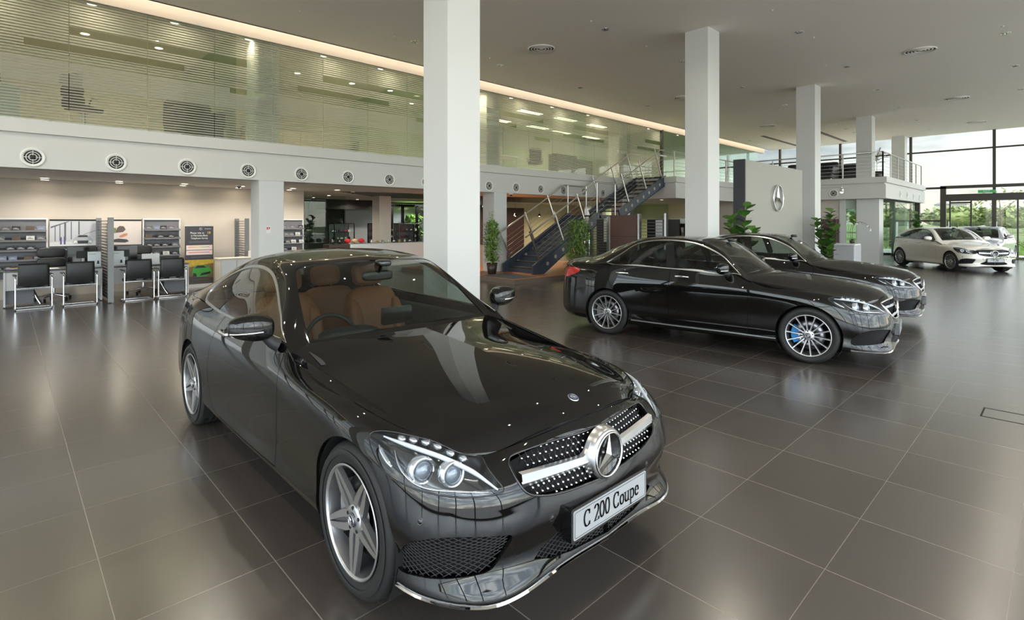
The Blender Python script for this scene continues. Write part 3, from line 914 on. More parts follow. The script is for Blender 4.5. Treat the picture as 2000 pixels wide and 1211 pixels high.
        p = plate_text(txt, ph*sp.get('plate_txt', .52))
        p.xform(Matrix.Translation((x+.0045, 0, pz)) @ Matrix.Rotation(PI/2, 4, 'Z') @ Matrix.Rotation(PI/2, 4, 'X'))
        p.build('plate_lettering', M_ink, pl)
    # ---- wheels
    if isinstance(sp['wheel'], str):
        w0 = make_wheel(sp['wheel'], sp['wheel_r'], .235, sp['rim_r'], sp.get('caliper'))
    else: w0 = copy_tree(sp['wheel'])
    first = True
    for xc in (0, -sp['wb']):
        for sd in (1, -1):
            w = w0 if first else copy_tree(w0); first = False
            w.parent = root; w.location = (xc, sd*sp['wheel_y'], sp['wheel_r']); w.rotation_euler = (0, .35*xc+.9*sd, 0 if sd > 0 else PI)
            w.rotation_euler = (0, 0, 0) if sd > 0 else (0, PI, PI)
            if xc < 0 and sp.get('caliper'):
                for ch in w.children:
                    if ch.name.startswith('brake_caliper'):
                        if 'rear_cal' not in sp: sp['rear_cal'] = ch.data.copy(); sp['rear_cal'].materials[0] = mat('grey_caliper', (.25,.25,.26,1), .4)
                        ch.data = sp['rear_cal']
            # arch liner
            m_ = MB(); rr_ = Ra+.004
            aa = np.radians(np.linspace(-35, 215, 24)); y1 = sp['wheel_y']-.01
            rows = [[(xc+math.cos(a)*rr_, sd*y1, cz+math.sin(a)*rr_), (xc+math.cos(a)*(rr_+.01), sd*(y1-.30), cz+math.sin(a)*(rr_+.01))] for a in aa]
            m_.grid(rows, True)
            m_.add([(xc+math.cos(a)*(rr_+.01), sd*(y1-.30), cz+math.sin(a)*(rr_+.01)) for a in aa], [list(range(len(aa)))])
            m_.build('arch_liner', M_void, root)
    # ---- floor pan and dark inner side walls
    m_ = MB(); z = sp['floor_z']
    pl = B.ev(np.linspace(B.u0, B.u1, 60), np.full(60, v0+.03))
    poly = [(p[0]*.985, p[1]-.02) for p in pl]+[(p[0]*.985, -p[1]+.02) for p in pl[::-1]]
    m_.add([(a, b, z) for a, b in poly], [list(range(len(poly)))])
    m_.build('floor_pan', M_void, root)
    # ---- interior
    it = sp['interior']; lea = it['mat']
    def seat(x, y, wd=.50, rear=False, h=.66):
        m_ = MB()
        superell(m_, (x+.02, y, .48), (.52, wd, .17), .45, M=Matrix.Rotation(-.12, 4, 'Y'))
        superell(m_, (x-.30, y, .80), (.17, wd*.96, h), .45, M=Matrix.Rotation(-.30, 4, 'Y'))
        for s_ in (1, -1):
            superell(m_, (x-.26, y+s_*wd*.40, .76), (.20, .11, h*.8), .6, M=Matrix.Rotation(-.30, 4, 'Y'))
        o = m_.build('rear_seat' if rear else 'seat', lea, root)
        m_ = MB(); superell(m_, (x-.42, y, .80+h*.5+.10), (.12, .29, .20), .5, M=Matrix.Rotation(-.2, 4, 'Y'))
        for s_ in (1, -1): m_.tube([(x-.41, y+s_*.06, .80+h*.4), (x-.42, y+s_*.06, .80+h*.5+.08)], .007, 6)
        m_.build('headrest', lea, o)
    for y in (.38, -.38): seat(it['x'], y)
    for y in (.34, -.34): seat(it['rx'], y, .55, True, .52)
    x0 = it['dash']
    m_ = MB(); P = []
    for y in np.linspace(-.74, .74, 25):
        bow = .10*(1-(y/.74)**2)
        P.append([(x0+.42+bow, y, .90), (x0+.25+bow, y, .945), (x0+.02+bow*.5, y, .955), (x0-.03, y, .93), (x0-.06, y, .85), (x0+.0, y, .70), (x0+.15, y, .55)])
    m_.grid(P); d_ = m_.build('dashboard', M_dash, root)
    # hooded instrument cowl and centre screen
    sy = it.get('drive', -1)*.38
    m_ = MB(); superell(m_, (x0+.05, sy, .955), (.22, .40, .11), .6); m_.build('instrument_cowl', M_dash, d_)
    m_ = MB(); m_.rbox(-.12, .12, .98, 1.10, x0-.01, x0+.01, .015, 'x'); m_.build('centre_screen', M_gloss, d_)
    m_ = MB(); n_ = 32
    Mx = Matrix.Translation((x0-.20, sy, .88)) @ Matrix.Rotation(-.42, 4, 'Y')
    m_.tube([tuple(Mx @ Vector((0, math.cos(2*PI*k/n_)*.185, math.sin(2*PI*k/n_)*.185))) for k in range(n_)], .016, 8, closed=True)
    for a in (PI, 0, 1.5*PI): m_.bar(Mx @ Vector((0, math.cos(a)*.03, math.sin(a)*.03)), Mx @ Vector((0, math.cos(a)*.18, math.sin(a)*.18)), .035, .018)
    superell(m_, tuple(Mx @ Vector((0, 0, 0))), (.06, .16, .14), .7)
    m_.tube([tuple(Mx @ Vector((0, 0, 0))), (x0+.08, sy, .78)], .03, 10)
    m_.build('steering_wheel', M_blackleather, root)
    for sd in (1, -1):
        m_ = MB(); P = []
        for x in np.linspace(x0+.15, it['rx']-.1, 16):
            P.append([(x, sd*.80, .94), (x, sd*.77, .95), (x, sd*.745, .90), (x, sd*.74, .70), (x, sd*.76, .40), (x, sd*.78, .28)])
        m_.grid(P); m_.build('door_lining', it.get('door', M_dash), root)
    m_ = MB(); m_.box(it['x']-.45, x0, -.11, .11, .30, .66); m_.build('centre_console', M_dash, root)
    # parcel shelf and headliner
    m_ = MB(); P = []
    for x in np.linspace(it['rx']-1.0, it['rx']-.30, 6): P.append([(x, y, .93) for y in (-.62, 0, .62)])
    m_.grid(P); m_.build('parcel_shelf', M_dash, root)
    us = np.linspace(0, 1, 24); A = sp['roofx']
    U_ = G.inv([(x, 0, 1.45) for x in np.linspace(A[0], A[1], 12)], (1, 1, .1), None, (G.V[4], G.v1))[:,0]
    sh = Shell()
    m_ = MB(); rows = []
    for u in U_:
        q = G.ev(np.full(9, u), np.linspace(G.V[4]-.02, G.v1, 9)); rows.append([(p[0], p[1], p[2]-.025) for p in q]+[(p[0], -p[1], p[2]-.025) for p in q[::-1]])
    m_.grid(rows); m_.build('headliner', it.get('roofmat', M_headliner), root)
    # rear-view mirror
    mx, mz = it['mirror']
    m_ = MB(); superell(m_, (mx, 0, mz), (.045, .25, .075), .5); m_.tube([(mx+.01, 0, mz+.02), (mx+.05, 0, mz+.09)], .012, 8)
    superell(m_, (mx+.08, 0, mz+.10), (.12, .10, .05), .6)
    m_.build('interior_mirror', M_gloss, root)
    # ---- door mirrors
    for sd in (1, -1):
        cx, cy, czm = sp['mirror']
        m_ = MB(); st_ = len(m_.v)
        superell(m_, (0, 0, 0), (.16, .25, .155), .68, 28, 16)
        for i in range(st_, len(m_.v)):
            x, y, z = m_.v[i]
            x = max(x, -.035); y2 = y; z = z*(1-.25*max(0, y/.125))+.010*(y/.125)
            x = x*(1-.35*max(0, y/.125))
            m_.v[i] = (x, y, z)
        m_.xform(Matrix.Translation((cx, cy*sd, czm)) @ Matrix.Diagonal((1, sd, 1, 1)), st_)
        hs_ = m_.build('door_mirror', sp.get('mirrormat', paint), root)
        m_ = MB(); m_.rbox(-.105, .105, -.055, .055, -.0365, -.034, .035, 'x'); m_.xform(Matrix.Translation((cx, cy*sd, czm)) @ Matrix.Diagonal((1, sd, 1, 1)))
        m_.build('mirror_glass', M_chrome, hs_)
        m_ = MB(); rows = []
        for t in np.linspace(0, 1, 14):
            y = -.11+.23*t; x = .078*math.sqrt(max(0, 1-((y)/.128)**2))*(1-.30*max(0, y/.125))+.004
            rows.append([(x-.012, y, -.014), (x+.001, y, -.017), (x+.001, y, -.026), (x-.012, y, -.029)])
        m_.grid(rows); m_.xform(Matrix.Translation((cx, cy*sd, czm)) @ Matrix.Diagonal((1, sd, 1, 1)))
        m_.build('indicator_strip', M_chrome if sp['paint'] == M_black else M_silver, hs_)
        m_ = MB()
        a = Vector((cx-.0, (cy-.08)*sd, czm-.06)); b = Vector((cx+.03, sp['mirror_root'][0]*sd, sp['mirror_root'][1]))
        m_.tube([tuple(a), tuple((a+b)/2+Vector((0, 0, -.012))), tuple(b)], [.030, .034, .042], 10)
        m_.build('mirror_stalk', M_matte, hs_)
    for q_ in sp.get('sensors', []):
        uv = B.inv([q_], (1,1,1), (B.ust[-7], B.u1)); p = B.ev(uv[:,0], uv[:,1])[0]; nn = B.normal(uv[:,0], uv[:,1])[0]*sp['ob']
        for sd in (1, -1):
            m_ = MB(); m_.lathe([(0, .003), (.010, .003), (.012, .0), (.013, .002), (.016, .0)], 20, 'x')
            m_.xform(Matrix.Diagonal((1, sd, 1, 1)) @ Matrix.Translation(p) @ Vector((1,0,0)).rotation_difference(Vector(nn)).to_matrix().to_4x4()); m_.build('parking_sensor', M_gloss, root)
    # ---- door handles
    for (hx, hz) in sp['handles']:
        uv = side([(hx, hz)]); p = B.ev(uv[:,0], uv[:,1])[0]
        for sd in (1, -1):
            m_ = MB(); superell(m_, (p[0], (p[1]+.022)*sd, p[2]), (.20, .020, .030), .7, 20, 10)
            superell(m_, (p[0]+.085, (p[1]+.010)*sd, p[2]), (.03, .03, .030), .7, 10, 8); superell(m_, (p[0]-.085, (p[1]+.010)*sd, p[2]), (.03, .03, .030), .7, 10, 8)
            m_.build('door_handle', M_chrome if sp['paint'] == M_black else paint, root)
    # ---- wipers
    for (a, b) in sp.get('wipers', []):
        m_ = MB(); uv = g3([a, b]); L = np.array([uv[0]+(uv[1]-uv[0])*t for t in np.linspace(0, 1, 14)])
        Q = G.ev(L[:,0], L[:,1])+G.normal(L[:,0], L[:,1])*sp['og']*.012
        sgn = sp.get('wiper_side', 1)
        m_.tube([(q[0], q[1]*sgn, q[2]) for q in Q], .006, 6); m_.build('wiper', M_matte, root)
    # hood badge
    if sp.get('badge'):
        bx = sp['badge']; uv = H.inv([(bx, 0, .85)], (1, 1, 0)); p = Vector(H.ev(uv[:,0], uv[:,1])[0]); nn = Vector(H.normal(uv[:,0], uv[:,1])[0])*sp['oh']; nn.y = 0; nn.normalize()
        q = nn.to_track_quat('X', 'Z').to_matrix().to_4x4()
        rot = Vector((1, 0, 0)).rotation_difference(nn).to_matrix().to_4x4()
        m_ = MB(); m_.lathe([(0, .0035), (.026, .003), (.029, .0), (.029, -.004)], 32, 'x'); m_.xform(Matrix.Translation(p) @ rot)
        bo = m_.build('bonnet_badge', M_chrome, hood)
        m_ = MB(); m_.lathe([(.0185, .0042), (.0255, .0040)], 32, 'x'); m_.xform(Matrix.Translation(p) @ rot); m_.build('badge_ring', mat('badge_blue', (.02,.03,.08,1), .3), bo)
        s_ = star_mesh(.018, .002, .1, 24); s_.xform(Matrix.Translation(p+nn*.0035) @ rot); s_.build('badge_star', mat('badge_grey', (.25,.25,.25,1), .3, metal=.6), bo)
    return root, B, G, H
# ------------------------------------------------------------------ car tables (metres, x forward from the front axle)
def coupe_spec():
    sp = dict(wb=2.84, arch_r=.372, wheel_z=.345, wheel_r=.342, rim_r=.247, wheel_y=.885, wheel='five', floor_z=.20, paint=M_black)
    sp['plan'] = [(-3.90,0),(-3.88,.35),(-3.80,.62),(-3.62,.80),(-3.35,.865),(-3.10,.895),(-2.84,.905),(-2.45,.90),(-2.0,.895),(-1.5,.893),(-1.0,.893),
                  (-.65,.895),(-.33,.90),(0,.905),(.28,.895),(.52,.84),(.685,.675),(.76,.36),(.79,0)]
    sp['keys'] = [0,3,6,9,10,11,13,15,16,17,18]
    sp['rings'] = [
     ([.20,.20,.20,.19,.19,.19,.19,.188,.185,.205,.215],        [.12,.10,.06,.10,.10,.10,.06,.10,.09,.07,.06]),
     ([.30,.28,.27,.235,.235,.235,.25,.220,.215,.235,.245],     [.03,.02,.02,.022,.022,.022,.02,.02,-.01,.0,.01]),
     ([.42,.40,.38,.33,.33,.33,.36,.31,.31,.31,.31],          [.0,.0,.01,.025,.025,.025,.01,.03,.03,.02,.015]),
     ([.58,.55,.52,.48,.48,.48,.50,.44,.44,.45,.46],          [.0,.0,.0,.015,.015,.015,.0,.0,.0,.0,.0]),
     ([.72,.70,.66,.64,.64,.64,.63,.58,.56,.54,.53],          [.02,.01,.0,.0,.0,.0,.0,.015,.01,.005,.01]),
     ([.84,.83,.79,.79,.79,.78,.74,.67,.64,.62,.63],          [.05,.025,.01,.0,.0,.0,.015,.05,.04,.03,.03]),
     ([.93,.92,.89,.87,.865,.84,.79,.73,.69,.69,.71],         [.07,.05,.03,.018,.02,.022,.045,.10,.09,.07,.055]),
     ([1.03,1.00,.97,.955,.94,.865,.815,.755,.71,.74,.76],    [.06,.09,.06,.045,.05,.055,.08,.135,.13,.10,.09]),
     ([1.08,1.04,1.03,1.01,.985,.885,.822,.765,.72,.765,.785],[.10,.16,.10,.058,.062,.095,.112,.17,.17,.135,.118])]
    sp['ob'] = 1; sp['og'] = 1; sp['oh'] = 1; sp['od'] = 1
    def st(*p): return list(p)
    sp['green'] = [
     [(-.70,.83,.85),(-.70,.81,.855),(-.70,.79,.86),(-.70,.75,.862),(-.69,.70,.862),(-.62,.40,.875),(-.58,0,.885)],
     [(-.93,.835,.99),(-.93,.82,.995),(-.93,.80,1.0),(-.93,.76,1.002),(-.92,.70,.998),(-.83,.38,1.02),(-.78,0,1.03)],
     [(-1.10,.84,1.0),(-1.10,.812,1.04),(-1.10,.775,1.085),(-1.10,.73,1.115),(-1.10,.655,1.13),(-1.0,.37,1.15),(-.95,0,1.155)],
     [(-1.42,.842,1.008),(-1.42,.77,1.12),(-1.42,.69,1.235),(-1.42,.64,1.315),(-1.42,.57,1.365),(-1.33,.33,1.395),(-1.30,0,1.405)],
     [(-1.65,.845,1.01),(-1.65,.755,1.18),(-1.65,.652,1.33),(-1.65,.60,1.392),(-1.65,.53,1.422),(-1.61,.30,1.447),(-1.60,0,1.465)],
     [(-1.90,.845,1.01),(-1.90,.75,1.19),(-1.90,.63,1.36),(-1.90,.575,1.417),(-1.90,.50,1.445),(-1.90,.29,1.470),(-1.90,0,1.482)],
     [(-2.25,.84,1.015),(-2.25,.75,1.18),(-2.25,.632,1.335),(-2.25,.575,1.396),(-2.25,.49,1.428),(-2.26,.29,1.455),(-2.26,0,1.468)],
     [(-2.60,.82,1.03),(-2.60,.745,1.15),(-2.60,.66,1.25),(-2.60,.60,1.315),(-2.60,.51,1.36),(-2.62,.29,1.395),(-2.63,0,1.41)],
     [(-2.90,.80,1.04),(-2.90,.755,1.10),(-2.90,.70,1.155),(-2.90,.64,1.21),(-2.90,.54,1.265),(-2.95,.30,1.305),(-2.97,0,1.32)],
     [(-3.20,.775,1.03),(-3.20,.76,1.05),(-3.20,.735,1.075),(-3.20,.68,1.11),(-3.20,.58,1.145),(-3.26,.32,1.18),(-3.29,0,1.195)],
     [(-3.50,.73,1.02),(-3.50,.725,1.03),(-3.50,.71,1.04),(-3.50,.67,1.06),(-3.50,.58,1.075),(-3.56,.32,1.09),(-3.58,0,1.10)]]
    sp['gx'] = 0; sp['roofx'] = (-1.45, -2.6)
    sp['dlo'] = [(-.93,.825,1.0),(-1.10,.79,1.075),(-1.27,.735,1.15),(-1.56,.67,1.30),(-1.75,.645,1.345),(-1.95,.632,1.355),(-2.27,.64,1.33),(-2.52,.66,1.265),(-2.70,.69,1.19),(-2.79,.735,1.115),(-2.74,.775,1.065),(-2.60,.80,1.042),(-2.2,.83,1.027),(-1.8,.838,1.022),(-1.4,.838,1.018),(-1.1,.832,1.01)]
    sp['dlo_bars'] = []
    sp['ws'] = [(-.90,.685,.985),(-.97,.68,1.03),(-1.10,.655,1.12),(-1.25,.62,1.23),(-1.40,.575,1.345),(-1.435,.555,1.372),(-1.43,.50,1.383),(-1.36,.25,1.400),(-1.33,0,1.408),(-1.33,0,1.408)]
    sp['rw'] = [(-3.30,.55,1.12),(-3.1,.545,1.19),(-2.9,.53,1.26),(-2.7,.51,1.33),(-2.62,.46,1.365),(-2.62,.3,1.39),(-2.62,0,1.40)]
    sp['features'] = COUPE_FEATS
    sp['hood'] = dict(u=(10,16), du=.07, rear=[(-.70,0,1.0),(-.76,.35,.992),(-.93,.72,.965)], centre=[(-.70,0,1.0),(-.35,0,.975),(0,0,.940),(.3,0,.900),(.5,0,.862),(.61,0,.825),(.67,0,.785)], crown=.012)
    sp['deck'] = dict(centre=[(-3.50,0,1.10),(-3.65,0,1.10),(-3.80,0,1.085)], outer=[(-3.40,.68,1.05),(-3.55,.64,1.05),(-3.66,.56,1.045)], front=[(-3.50,0,1.10),(-3.48,.4,1.085),(-3.40,.68,1.05)], rear=[(-3.80,0,1.085),(-3.77,.3,1.08),(-3.66,.56,1.045)])
    sp['star_z'] = .628; sp['star_r'] = .102; sp['grille_kind'] = 'diamond'; sp['louvre_w'] = .490
    sp['plate'] = ('C 200 Coupe', .408, .555, .125); sp['plate_dx'] = .022; sp['plate_txt'] = .60
    sp['interior'] = dict(mat=M_tan, x=-1.75, rx=-2.55, dash=-1.05, drive=-1, mirror=(-1.32,1.30))
    sp['mirror'] = (-1.01,.99,1.09); sp['mirror_root'] = (.84,.97)
    sp['handles'] = [(-1.96,.90)]; sp['sensors'] = [(.505,.85,.53), (.765,.36,.46)]
    sp['wipers'] = []; sp['badge'] = .575
    sp['lampguides'] = COUPE_GUIDES
    sp['projectors'] = [((.43,.785,.685),.040), ((.53,.70,.675),.038)]
    sp['leds'] = ((.27,.785,.775),(.50,.63,.722),6)
    return sp
COUPE_FEATS = [
 ('gap1', 'near', [(-.93,.835,.975),(-.90,.868,.90),(-.875,.893,.80),(-.87,.897,.70),(-.90,.89,.56),(-.95,.88,.42),(-.965,.872,.33),(-.95,.87,.27)]),
 ('gap2', 'near', [(-2.06,.84,1.01),(-2.16,.872,.90),(-2.24,.895,.76),(-2.29,.898,.64),(-2.32,.892,.50),(-2.30,.886,.38),(-2.22,.877,.30),(-2.10,.872,.27)]),
 ('gap3', 'near', [(-.95,.87,.27),(-1.3,.87,.262),(-1.7,.87,.262),(-2.10,.872,.27)]),
 ('gap4', 'near', [(.03,.903,.665),(.09,.90,.668),(.16,.89,.680)]),
 ('door', 'near', [(-.93,.835,1.0),(-.93,.835,.975),(-.90,.868,.90),(-.875,.893,.80),(-.87,.897,.70),(-.90,.89,.56),(-.95,.88,.42),(-.965,.872,.33),(-.95,.87,.27),(-1.3,.87,.262),(-1.7,.87,.262),(-2.10,.872,.27),
     (-2.22,.877,.30),(-2.30,.886,.38),(-2.32,.892,.50),(-2.29,.898,.64),(-2.24,.895,.76),(-2.16,.872,.90),(-2.06,.84,1.01),(-2.06,.835,1.03)]),
 ('lamp~', 'near', [(.130,.858,.763),(.160,.832,.782),(.241,.792,.786),(.325,.753,.782),(.415,.703,.768),(.490,.645,.744),(.543,.575,.722),(.588,.586,.707),(.652,.585,.666),(.693,.574,.625),(.683,.614,.620),(.636,.698,.621),(.572,.767,.626),(.488,.823,.634),(.400,.856,.643),(.318,.873,.652),(.234,.878,.686),(.172,.873,.724)]),
 ('grille', 'open', [(.72,0,.738),(.71,.12,.737),(.672,.33,.735),(.640,.45,.722),(.632,.485,.712),(.642,.500,.698),(.672,.504,.668),(.718,.493,.613),(.739,.444,.576),(.760,.289,.543),(.772,.154,.534),(.781,0,.527)]),
 ('intake~', 'near', [(.364,.862,.326),(.400,.865,.385),(.45,.860,.430),(.530,.830,.468),(.641,.742,.485),(.70,.64,.475),(.735,.570,.460),(.729,.568,.430),(.681,.608,.336),(.665,.645,.316),(.615,.721,.307),(.518,.808,.296),(.433,.848,.290),(.380,.862,.292)]),
 ('centre', 'line', [(.79,0,.390),(.775,.22,.390),(.757,.284,.390),(.743,.337,.365),(.732,.401,.336),(.731,.440,.308),(.745,.36,.284),(.765,.24,.272),(.777,0,.265)]),
 ('strip:.026:chromelip', 'near', [(.362,.868,.214),(.44,.85,.206),(.566,.80,.200),(.675,.70,.200),(.728,.56,.206),(.742,.47,.222),(.757,.30,.236),(.775,.12,.240),(.78,0,.240)]),
]
COUPE_GUIDES = [
 ('light_guide', [(.193,.831,.774),(.327,.795,.765),(.438,.749,.752),(.524,.691,.726),(.597,.645,.693),(.682,.591,.633)], .010, M_white_plastic, .012),
 ('inner_bezel', [(.279,.835,.742),(.335,.850,.697),(.408,.846,.661),(.484,.820,.644),(.588,.740,.642),(.670,.627,.632)], .005, M_chrome, .02),
 ('rear_reflector', [(.19,.862,.745),(.235,.868,.715),(.30,.862,.680)], .010, M_crystal, .02),
]
def zlift(z): 
    t = min(1, max(0, (z-.38)/.3)); return z+.045*t*t*(3-2*t)
def sedan_spec():
    sp = coupe_spec()
    sp.update(wb=2.76, wheel='multi', rim_r=.252)
    sp['plan'] = [(x+.08, y) for x, y in sp['plan']]
    sp['rings'] = [([zlift(z)+(.012 if z > .9 and 1 < k < 6 else 0) for k, z in enumerate(zs)], ins) for zs, ins in sp['rings']]
    sp['green'] = [
     [(-.60,.83,.90),(-.60,.81,.905),(-.60,.79,.91),(-.60,.75,.912),(-.59,.70,.912),(-.50,.40,.925),(-.46,0,.935)],
     [(-.80,.835,1.02),(-.80,.82,1.03),(-.80,.79,1.045),(-.80,.75,1.055),(-.79,.69,1.06),(-.70,.38,1.085),(-.65,0,1.09)],
     [(-1.04,.84,1.035),(-1.04,.79,1.15),(-1.04,.735,1.262),(-1.04,.69,1.290),(-1.04,.62,1.293),(-.94,.36,1.262),(-.90,0,1.255)],
     [(-1.385,.845,1.05),(-1.385,.77,1.24),(-1.385,.68,1.42),(-1.385,.635,1.455),(-1.385,.56,1.465),(-1.30,.33,1.472),(-1.27,0,1.475)],
     [(-1.74,.848,1.065),(-1.74,.765,1.28),(-1.74,.66,1.47),(-1.74,.61,1.497),(-1.74,.53,1.508),(-1.72,.30,1.515),(-1.72,0,1.518)],
     [(-2.10,.848,1.075),(-2.10,.76,1.28),(-2.10,.655,1.462),(-2.10,.605,1.492),(-2.10,.52,1.505),(-2.10,.30,1.514),(-2.10,0,1.517)],
     [(-2.39,.845,1.08),(-2.39,.765,1.24),(-2.39,.665,1.385),(-2.39,.61,1.430),(-2.39,.52,1.458),(-2.41,.30,1.478),(-2.42,0,1.485)],
     [(-2.60,.84,1.08),(-2.60,.775,1.17),(-2.60,.69,1.25),(-2.60,.635,1.31),(-2.60,.53,1.37),(-2.64,.30,1.41),(-2.66,0,1.425)],
     [(-2.85,.82,1.08),(-2.85,.79,1.10),(-2.85,.745,1.125),(-2.85,.68,1.175),(-2.85,.55,1.255),(-2.93,.31,1.305),(-2.96,0,1.325)],
     [(-3.05,.79,1.075),(-3.05,.775,1.08),(-3.05,.755,1.09),(-3.05,.70,1.11),(-3.05,.57,1.16),(-3.16,.32,1.20),(-3.20,0,1.215)],
     [(-3.30,.75,1.06),(-3.30,.74,1.065),(-3.30,.73,1.07),(-3.30,.68,1.08),(-3.30,.58,1.10),(-3.40,.33,1.13),(-3.43,0,1.14)]]
    sp['dlo'] = [(-.80,.825,1.045),(-.90,.79,1.13),(-1.04,.74,1.245),(-1.20,.715,1.335),(-1.385,.685,1.405),(-1.56,.67,1.44),(-1.74,.662,1.455),(-1.92,.66,1.458),(-2.10,.66,1.446),(-2.25,.665,1.42),(-2.39,.67,1.372),(-2.60,.70,1.238),(-2.74,.735,1.145),(-2.80,.78,1.10),(-2.72,.82,1.092),(-2.4,.835,1.092),(-2.0,.842,1.085),(-1.6,.842,1.075),(-1.2,.838,1.058),(-.95,.832,1.045)]
    sp['dlo_bars'] = [((-1.74,.845,1.07),(-1.84,.66,1.46),.115), ((-2.42,.83,1.09),(-2.34,.665,1.40),.030)]
    sp['ws'] = [(-.77,.68,1.045),(-.88,.665,1.14),(-1.04,.625,1.285),(-1.25,.58,1.40),(-1.37,.55,1.458),(-1.38,.50,1.465),(-1.32,.25,1.473),(-1.29,0,1.477),(-1.29,0,1.477)]
    sp['rw'] = [(-3.22,.55,1.13),(-3.0,.555,1.20),(-2.80,.545,1.28),(-2.62,.52,1.365),(-2.55,.45,1.41),(-2.52,.3,1.45),(-2.50,0,1.462)]
    F = []
    for nm, kind, pts in COUPE_FEATS:
        if nm.startswith('gap') and nm != 'gap4' or nm == 'door': continue
        up = nm in ('lamp~', 'grille', 'gap4')
        F.append((nm, kind, [(x+.08, y, zlift(z) if up else z) for x, y, z in pts]))
    fd = [(-.69,.85,1.03),(-.685,.87,.95),(-.685,.895,.80),(-.69,.897,.62),(-.70,.89,.45),(-.71,.87,.29)]
    bp_ = [(-1.755,.85,1.075),(-1.76,.88,.93),(-1.765,.893,.75),(-1.77,.893,.55),(-1.77,.88,.40),(-1.77,.87,.29)]
    rd = [(-2.72,.83,1.085),(-2.735,.86,1.0),(-2.73,.88,.90),(-2.68,.895,.76),(-2.60,.90,.64),(-2.50,.895,.52),(-2.40,.89,.43),(-2.33,.87,.29)]
    F = [('gap1','near',fd), ('gap2','near',bp_), ('gap3','near',rd), ('gap5','near',[(-.71,.87,.29),(-1.2,.87,.285),(-1.77,.87,.285),(-2.33,.87,.29)]),
         ('door','near', [(-.69,.84,1.06)]+fd+bp_[::-1]+[(-1.755,.84,1.09)]), ('reardoor','near',[(-1.755,.84,1.09)]+bp_+rd[::-1]+[(-2.72,.82,1.10)]),
         ('strip:.018:sill','near',[(-.36,.87,.262),(-.8,.872,.262),(-1.3,.872,.262),(-1.8,.872,.265),(-2.35,.872,.272)]),
         ('rearlamp~','near',[(-3.28,.86,.97),(-3.34,.84,1.01),(-3.50,.79,1.01),(-3.64,.70,.98),(-3.70,.66,.90),(-3.62,.74,.84),(-3.50,.80,.85),(-3.36,.85,.91)])]+F
    sp['features'] = F
    sp['hood'] = dict(u=(10,16), du=.07, rear=[(-.55,0,1.045),(-.62,.35,1.035),(-.84,.72,1.0)], centre=[(-.55,0,1.045),(-.25,0,1.03),(.08,0,1.0),(.38,0,.955),(.58,0,.912),(.69,0,.872),(.75,0,.83)], crown=.012)
    sp['deck'] = dict(centre=[(-3.30,0,1.165),(-3.45,0,1.15),(-3.60,0,1.14),(-3.73,0,1.115)], outer=[(-3.10,.74,1.085),(-3.30,.70,1.085),(-3.58,.60,1.075)], front=[(-3.30,0,1.165),(-3.25,.4,1.14),(-3.10,.74,1.085)], rear=[(-3.73,0,1.115),(-3.70,.3,1.105),(-3.58,.60,1.075)])
    sp['star_z'] = .655; sp['star_r'] = .098; sp['grille_kind'] = 'louvre'; sp['louvre_w'] = .47; sp['grille_rim'] = .010; sp['grille_rim_mat'] = M_chrome
    sp['plate'] = ('C 350 e', .425, .52, .125)
    sp['interior'] = dict(mat=M_blackleather, x=-1.70, rx=-2.50, dash=-.95, drive=-1, mirror=(-1.22,1.37))
    sp['mirror'] = (-.99,1.00,1.115); sp['mirror_root'] = (.83,1.04)
    sp['handles'] = [(-1.58,.965), (-2.50,.965)]
    sp['lampguides'] = [(n, [(x+.08, y, zlift(z)) for x, y, z in p], r, m, d) for n, p, r, m, d in COUPE_GUIDES]
    sp['projectors'] = [((x+.08, y, zlift(z)), r) for (x, y, z), r in sp['projectors']]
    a, b, n = sp['leds']; sp['leds'] = ((a[0]+.08, a[1], zlift(a[2])), (b[0]+.08, b[1], zlift(b[2])), n)
    sp['roofx'] = (-1.45, -2.5); sp['badge'] = None
    return sp
